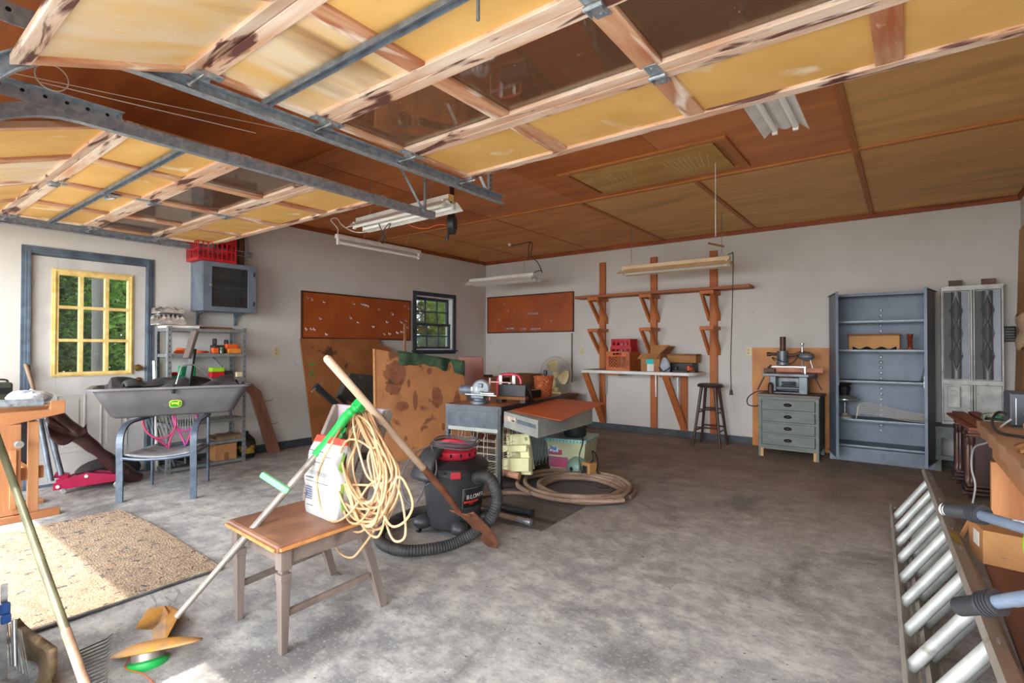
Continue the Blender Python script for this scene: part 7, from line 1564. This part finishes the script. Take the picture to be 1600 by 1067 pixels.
# ================================================================== HANGING LIGHTS
m_tube = mat('fluorescent_tube_glass', (244, 244, 240), rough=.2)
m_tanw = mat('tan_reflector_enamel', (222, 196, 158), (204, 176, 136), sc_=5, rough=.4)
m_chain = mat('chain_steel', (150, 150, 148), rough=.35, metal=.7)
def chain(T, a, b):
    a = Vector(a); b = Vector(b); d = b - a; n = max(2, int(d.length / .022)); g = M()
    for k in range(n):
        c = a + d * ((k + .5) / n); r = .0125; w2 = .0055; ax_ = V(1, 0, 0) if k % 2 else V(0, 1, 0)
        g.tube([c + V(0, 0, 1) * r * math.cos(q) + ax_ * w2 * math.sin(q) for q in [2 * math.pi * j / 8 for j in range(8)]], .0016, 4, True)
    part(T, 'chain', g, m_chain, world=True)
def fixture(label, a, b, chains, mt, wd=.15, tubes=2, single=False, cap=None):
    a = Vector(a); b = Vector(b); T = thing('shop_light', label, 'shop light', (a + b) / 2)
    ex = (b - a).normalized(); ez = V(0, 0, 1); ez = (ez - ex * ex.z).normalized(); ey = ez.cross(ex); L_ = (b - a).length
    def q(x, y, z): return a + ex * x + ey * y + ez * z
    g = M(); pr = [(-.028, 0), (.028, 0), (.028, .045), (-.028, .045)]
    if single: pr = [(-.03, 0), (.03, 0), (.022, .04), (-.022, .04)]
    g.prism([q(0, y, z) for (y, z) in pr], ex * L_); part(T, 'channel', g, mt, .002, world=True)
    if not single:
        pr = [(-wd, -.065), (-.1, -.045), (-.055, -.008), (-.02, -.03), (0, -.035), (.02, -.03), (.055, -.008), (.1, -.045), (wd, -.065)]
        g = M().add([q(x, y, z) for x in (-.02, L_ + .02) for (y, z) in pr], [(j, j + 1, 9 + j + 1, 9 + j) for j in range(8)])
        part(T, 'reflector', g, mt, world=True, solid=.003)
    for s_ in ((-1, 1) if not single else (0,)):
        part(T, 'tube', M().cyl(q(.03, s_ * .055, -.045), q(L_ - .03, s_ * .055, -.045), .016, n=14), m_tube, world=True, smooth=True)
        for x in (.012, L_ - .03): part(T, 'lamp_holder', M().prism([q(x, s_ * .055 - .015, -.07), q(x, s_ * .055 + .015, -.07), q(x, s_ * .055 + .015, .0), q(x, s_ * .055 - .015, .0)], ex * .02), m_white, .003, world=True)
    if cap: part(T, 'end_cap', M().prism([q(L_, -.03, -.01), q(L_, .03, -.01), q(L_, .03, .045), q(L_, -.03, .045)], ex * .012), cap, .003, world=True)
    for (x, top) in chains:
        p = q(x, 0, .045); chain(T, p + V(0, 0, .05), (p.x, p.y, ZC - .002))
        part(T, 'hanger_wire', M().tube([q(x - .03, 0, .045), p + V(0, 0, .055), q(x + .03, 0, .045)], .002, 5), m_chain, world=True)
    return T
fixture('white single-tube strip light hanging by the left wall above the pegboard', (-4.80, 3.25, 2.42), (-4.80, 4.44, 2.42), [], m_white, single=True)
T = thing('hanging_string', 'thin strings holding the white single-tube strip light', 'string', (-4.8, 3.8, 2.46))
for y in (3.6, 4.2): part(T, 'strand', M().cyl((-4.80, y, 2.46), (-4.72, y + .08, ZC), .002, n=5), m_cord, world=True)
fixture('white double shop light hanging between the two open garage doors', (-4.22, 3.10, 2.46), (-2.95, 3.06, 2.46), [(.2, 0), (1.05, 0)], m_white, wd=.13, cap=mat('amber_cap', (226, 190, 120)))
fixture('white double shop light in the far corner above the back pegboard', (-5.58, 6.25, 2.31), (-4.32, 6.24, 2.31), [(.22, 0), (1.08, 0)], m_white)
fixture('tan double shop light on chains above the wall shelving', (-2.93, 6.25, 2.27), (-1.60, 6.24, 2.27), [(.12, 0), (1.24, 0)], m_tanw)
fixture('white shop light end sticking out behind the near garage door panel', (-.56, 2.30, 2.60), (-.56, 3.42, 2.60), [(.12, 0), (1.0, 0)], m_white, wd=.12)
# cords of the lights
T = thing('light_cable', 'black cord hanging from the tan shop light with a plug at its end', 'cord', (-1.58, 6.2, .72))
part(T, 'cable', M().tube(spline([V(-1.62, 6.24, 2.33), V(-1.585, 6.24, 2.34), V(-1.56, 6.22, 2.28), V(-1.57, 6.2, 1.6), V(-1.585, 6.2, 1.1), V(-1.58, 6.2, .78)], 6), .0055, 6), m_black, world=True, smooth=True)
part(T, 'plug', M().cyl((-1.58, 6.2, .79), (-1.58, 6.2, .73), .012, .022, 10), m_black, world=True, smooth=True)
solo('light_cable', 'black cord of the corner shop light running up to a ceiling socket', 'cord', M().tube(spline([V(-4.32, 6.24, 2.36), V(-4.22, 6.24, 2.38), P(847, 425, y=6.2), P(840, 410, y=6.2), P(830, 400, y=6.2), P(832, 385, y=6.2), P(829, 378, y=6.2), P(815, 381, y=6.0), P(798, 384, y=5.9)], 6), .006, 6), m_black, smooth=True)
solo('cable_loop', 'short hanging loop of black cord at the ceiling beside the corner light', 'cord', M().tube(spline([P(829, 378, y=6.2), P(826, 385, y=6.2), P(826, 404, y=6.2)], 5), .007, 6), m_black, smooth=True)
solo('ceiling_socket', 'small white socket on the ceiling where the black cord ends', 'socket', M().cyl(P(796, 384, y=5.88), P(796, 384, y=5.88) + V(.0, .0, .03), .022, n=14), m_white, bevel=.002)
solo('light_cable', 'white cord looping from the double shop light to the strip light', 'cord', M().tube(spline([P(525, 372, y=3.3), P(528, 358, y=3.3), P(517, 344, y=3.3), P(526, 341, y=3.3), P(535, 352, y=3.3), P(553, 362, y=3.25), P(572, 362, y=3.2), P(590, 354, y=3.15)], 6), .0055, 6), m_white, smooth=True)
solo('tied_cable', 'black tied cord hanging under the white double shop light', 'cord', M().tube(spline([P(592, 350, y=3.12), P(598, 364, y=3.12), P(604, 374, y=3.12), P(598, 380, y=3.12), P(595, 375, y=3.12), P(604, 362, y=3.12), P(610, 350, y=3.12), P(605, 352, y=3.12), P(597, 366, y=3.13), P(601, 380, y=3.13)], 6), .0045, 6), m_black, smooth=True)
solo('plug_lead', 'short black plug lead at the end of the white light behind the door panel', 'cable', M().tube(spline([P(1185, 180, z=2.66), P(1184, 190, z=2.66), P(1188, 203, z=2.66), P(1200, 206, z=2.62)], 5), .006, 6).cyl(P(1185, 176, z=2.67), P(1185, 186, z=2.66), .014, n=10), m_black, smooth=True)
T = thing('cord_reel', 'black hanging retractable cord reel beside the white double shop light', 'cord reel', P(706, 370, y=3.45), .5)
o = P(706, 350, y=3.45)
part(T, 'drum', M().cyl(o + V(-.028, -.02, 0), o + V(.028, .02, 0), .095, n=28), m_black, .012, world=True, smooth=True)
part(T, 'hub_disc', M().cyl(o + V(.028, .02, 0), o + V(.034, .024, 0), .05, n=22), m_rubber, .002, world=True, smooth=True)
part(T, 'mount_bracket', M().bar(o + V(0, 0, .08), V(o.x, o.y, ZC), .05, .015, (1, 0, 0)), m_rusty, .003, world=True)
part(T, 'plug_end', M().tube([o + V(-.02, -.02, -.08), o + V(-.03, -.03, -.13), o + V(-.03, -.03, -.16)], [.014, .016, .008], 10), m_black, world=True, smooth=True)
solo('orange_cable', 'thin orange cord sagging from the shop light to the hanging reel', 'cord', M().tube(spline([P(628, 342, y=3.3), P(645, 354, y=3.35), P(665, 357, y=3.4), P(685, 351, y=3.45), P(698, 352, y=3.45)], 6), .004, 6), m_orange, smooth=True)
solo('ceiling_wire', 'long thin tan wire running along the ceiling to the corner socket', 'wire', M().tube(spline([P(648, 341, z=2.74), P(690, 364, z=2.8), P(730, 376, z=2.815), P(770, 382, z=2.815), P(796, 383, z=2.82)], 6), .003, 5), m_cord, smooth=True)
# pull string with dowel, bolt, door cables and spring
T = thing('pull_string', 'white pull string from the attic hatch with a short brown dowel', 'string', (-1.26, 4.47, 2.15))
part(T, 'string', M().cyl((-1.26, 4.47, ZC - .022), (-1.26, 4.47, 2.19), .003, n=6), m_white, world=True)
part(T, 'dowel', M().cyl(P(1107, 380, y=4.5), P(1131, 385, y=4.6), .008, n=10), m_oldw, world=True, smooth=True)
solo('rope_end', 'short grey rope end hanging from the near garage door', 'rope', M().tube([P(747, -12, y=1.17), P(747, 32, y=1.17)], [.006, .006], 8), m_galvd, smooth=True)
m_cabw = mat('thin_steel_cable', (196, 190, 180), rough=.4, metal=.4)
T = thing('lift_cable', 'thin steel cables running along the ceiling gap between the garage doors', 'cable', (-2.7, 1.4, 2.4))
part(T, 'strand', M().cyl(P(-10, 108, x=-2.7), P(505, 215, x=-2.7), .0016, n=5), m_cabw, world=True)
part(T, 'strand', M().cyl(P(62, 128, x=-2.75), P(400, 208, x=-2.75), .0022, n=5), m_cabw, world=True)
part(T, 'wire_ring', M().tube([P(81, 121, x=-2.62) + V(0, .05 * math.cos(q), .05 * math.sin(q)) for q in [2 * math.pi * k / 24 for k in range(24)]], .0026, 6, True), m_cabw, world=True, smooth=True)
part(T, 'cable_clip', M().cyl(P(38, 130, x=-2.72), P(80, 139, x=-2.72), .006, n=8), m_galvd, world=True)
T = thing('door_spring', 'dark coiled door spring with round pulley seen through the door glass', 'spring', P(700, 195, z=2.62))
pts = spline([P(658, 190, z=2.6), P(685, 197, z=2.6), P(720, 200, z=2.6), P(765, 192, z=2.6)], 60)
g = M(); n = len(pts); hp_ = []
for i, p in enumerate(pts): q = i * .9; hp_.append(p + V(0, .022 * math.cos(q), .022 * math.sin(q)))
part(T, 'coil', g.tube(hp_, .0035, 5), m_pull, world=True, smooth=True)
part(T, 'core', M().tube(pts[::12], .019, 10), m_dark, world=True, smooth=True)
o = P(632, 187, z=2.6); part(T, 'pulley', M().lathe([(0, -.012), (.045, -.014), (.036, 0), (.045, .014), (0, .012)], o, Matrix.Rotation(math.pi / 2, 3, 'Y'), 24), m_steel, world=True, smooth=True)
part(T, 'pulley_eye', M().tube([P(650, 190, z=2.6) + V(0, .022 * math.cos(q), .022 * math.sin(q)) for q in [2 * math.pi * k / 18 for k in range(18)]], .006, 6, True), m_steel, world=True, smooth=True)
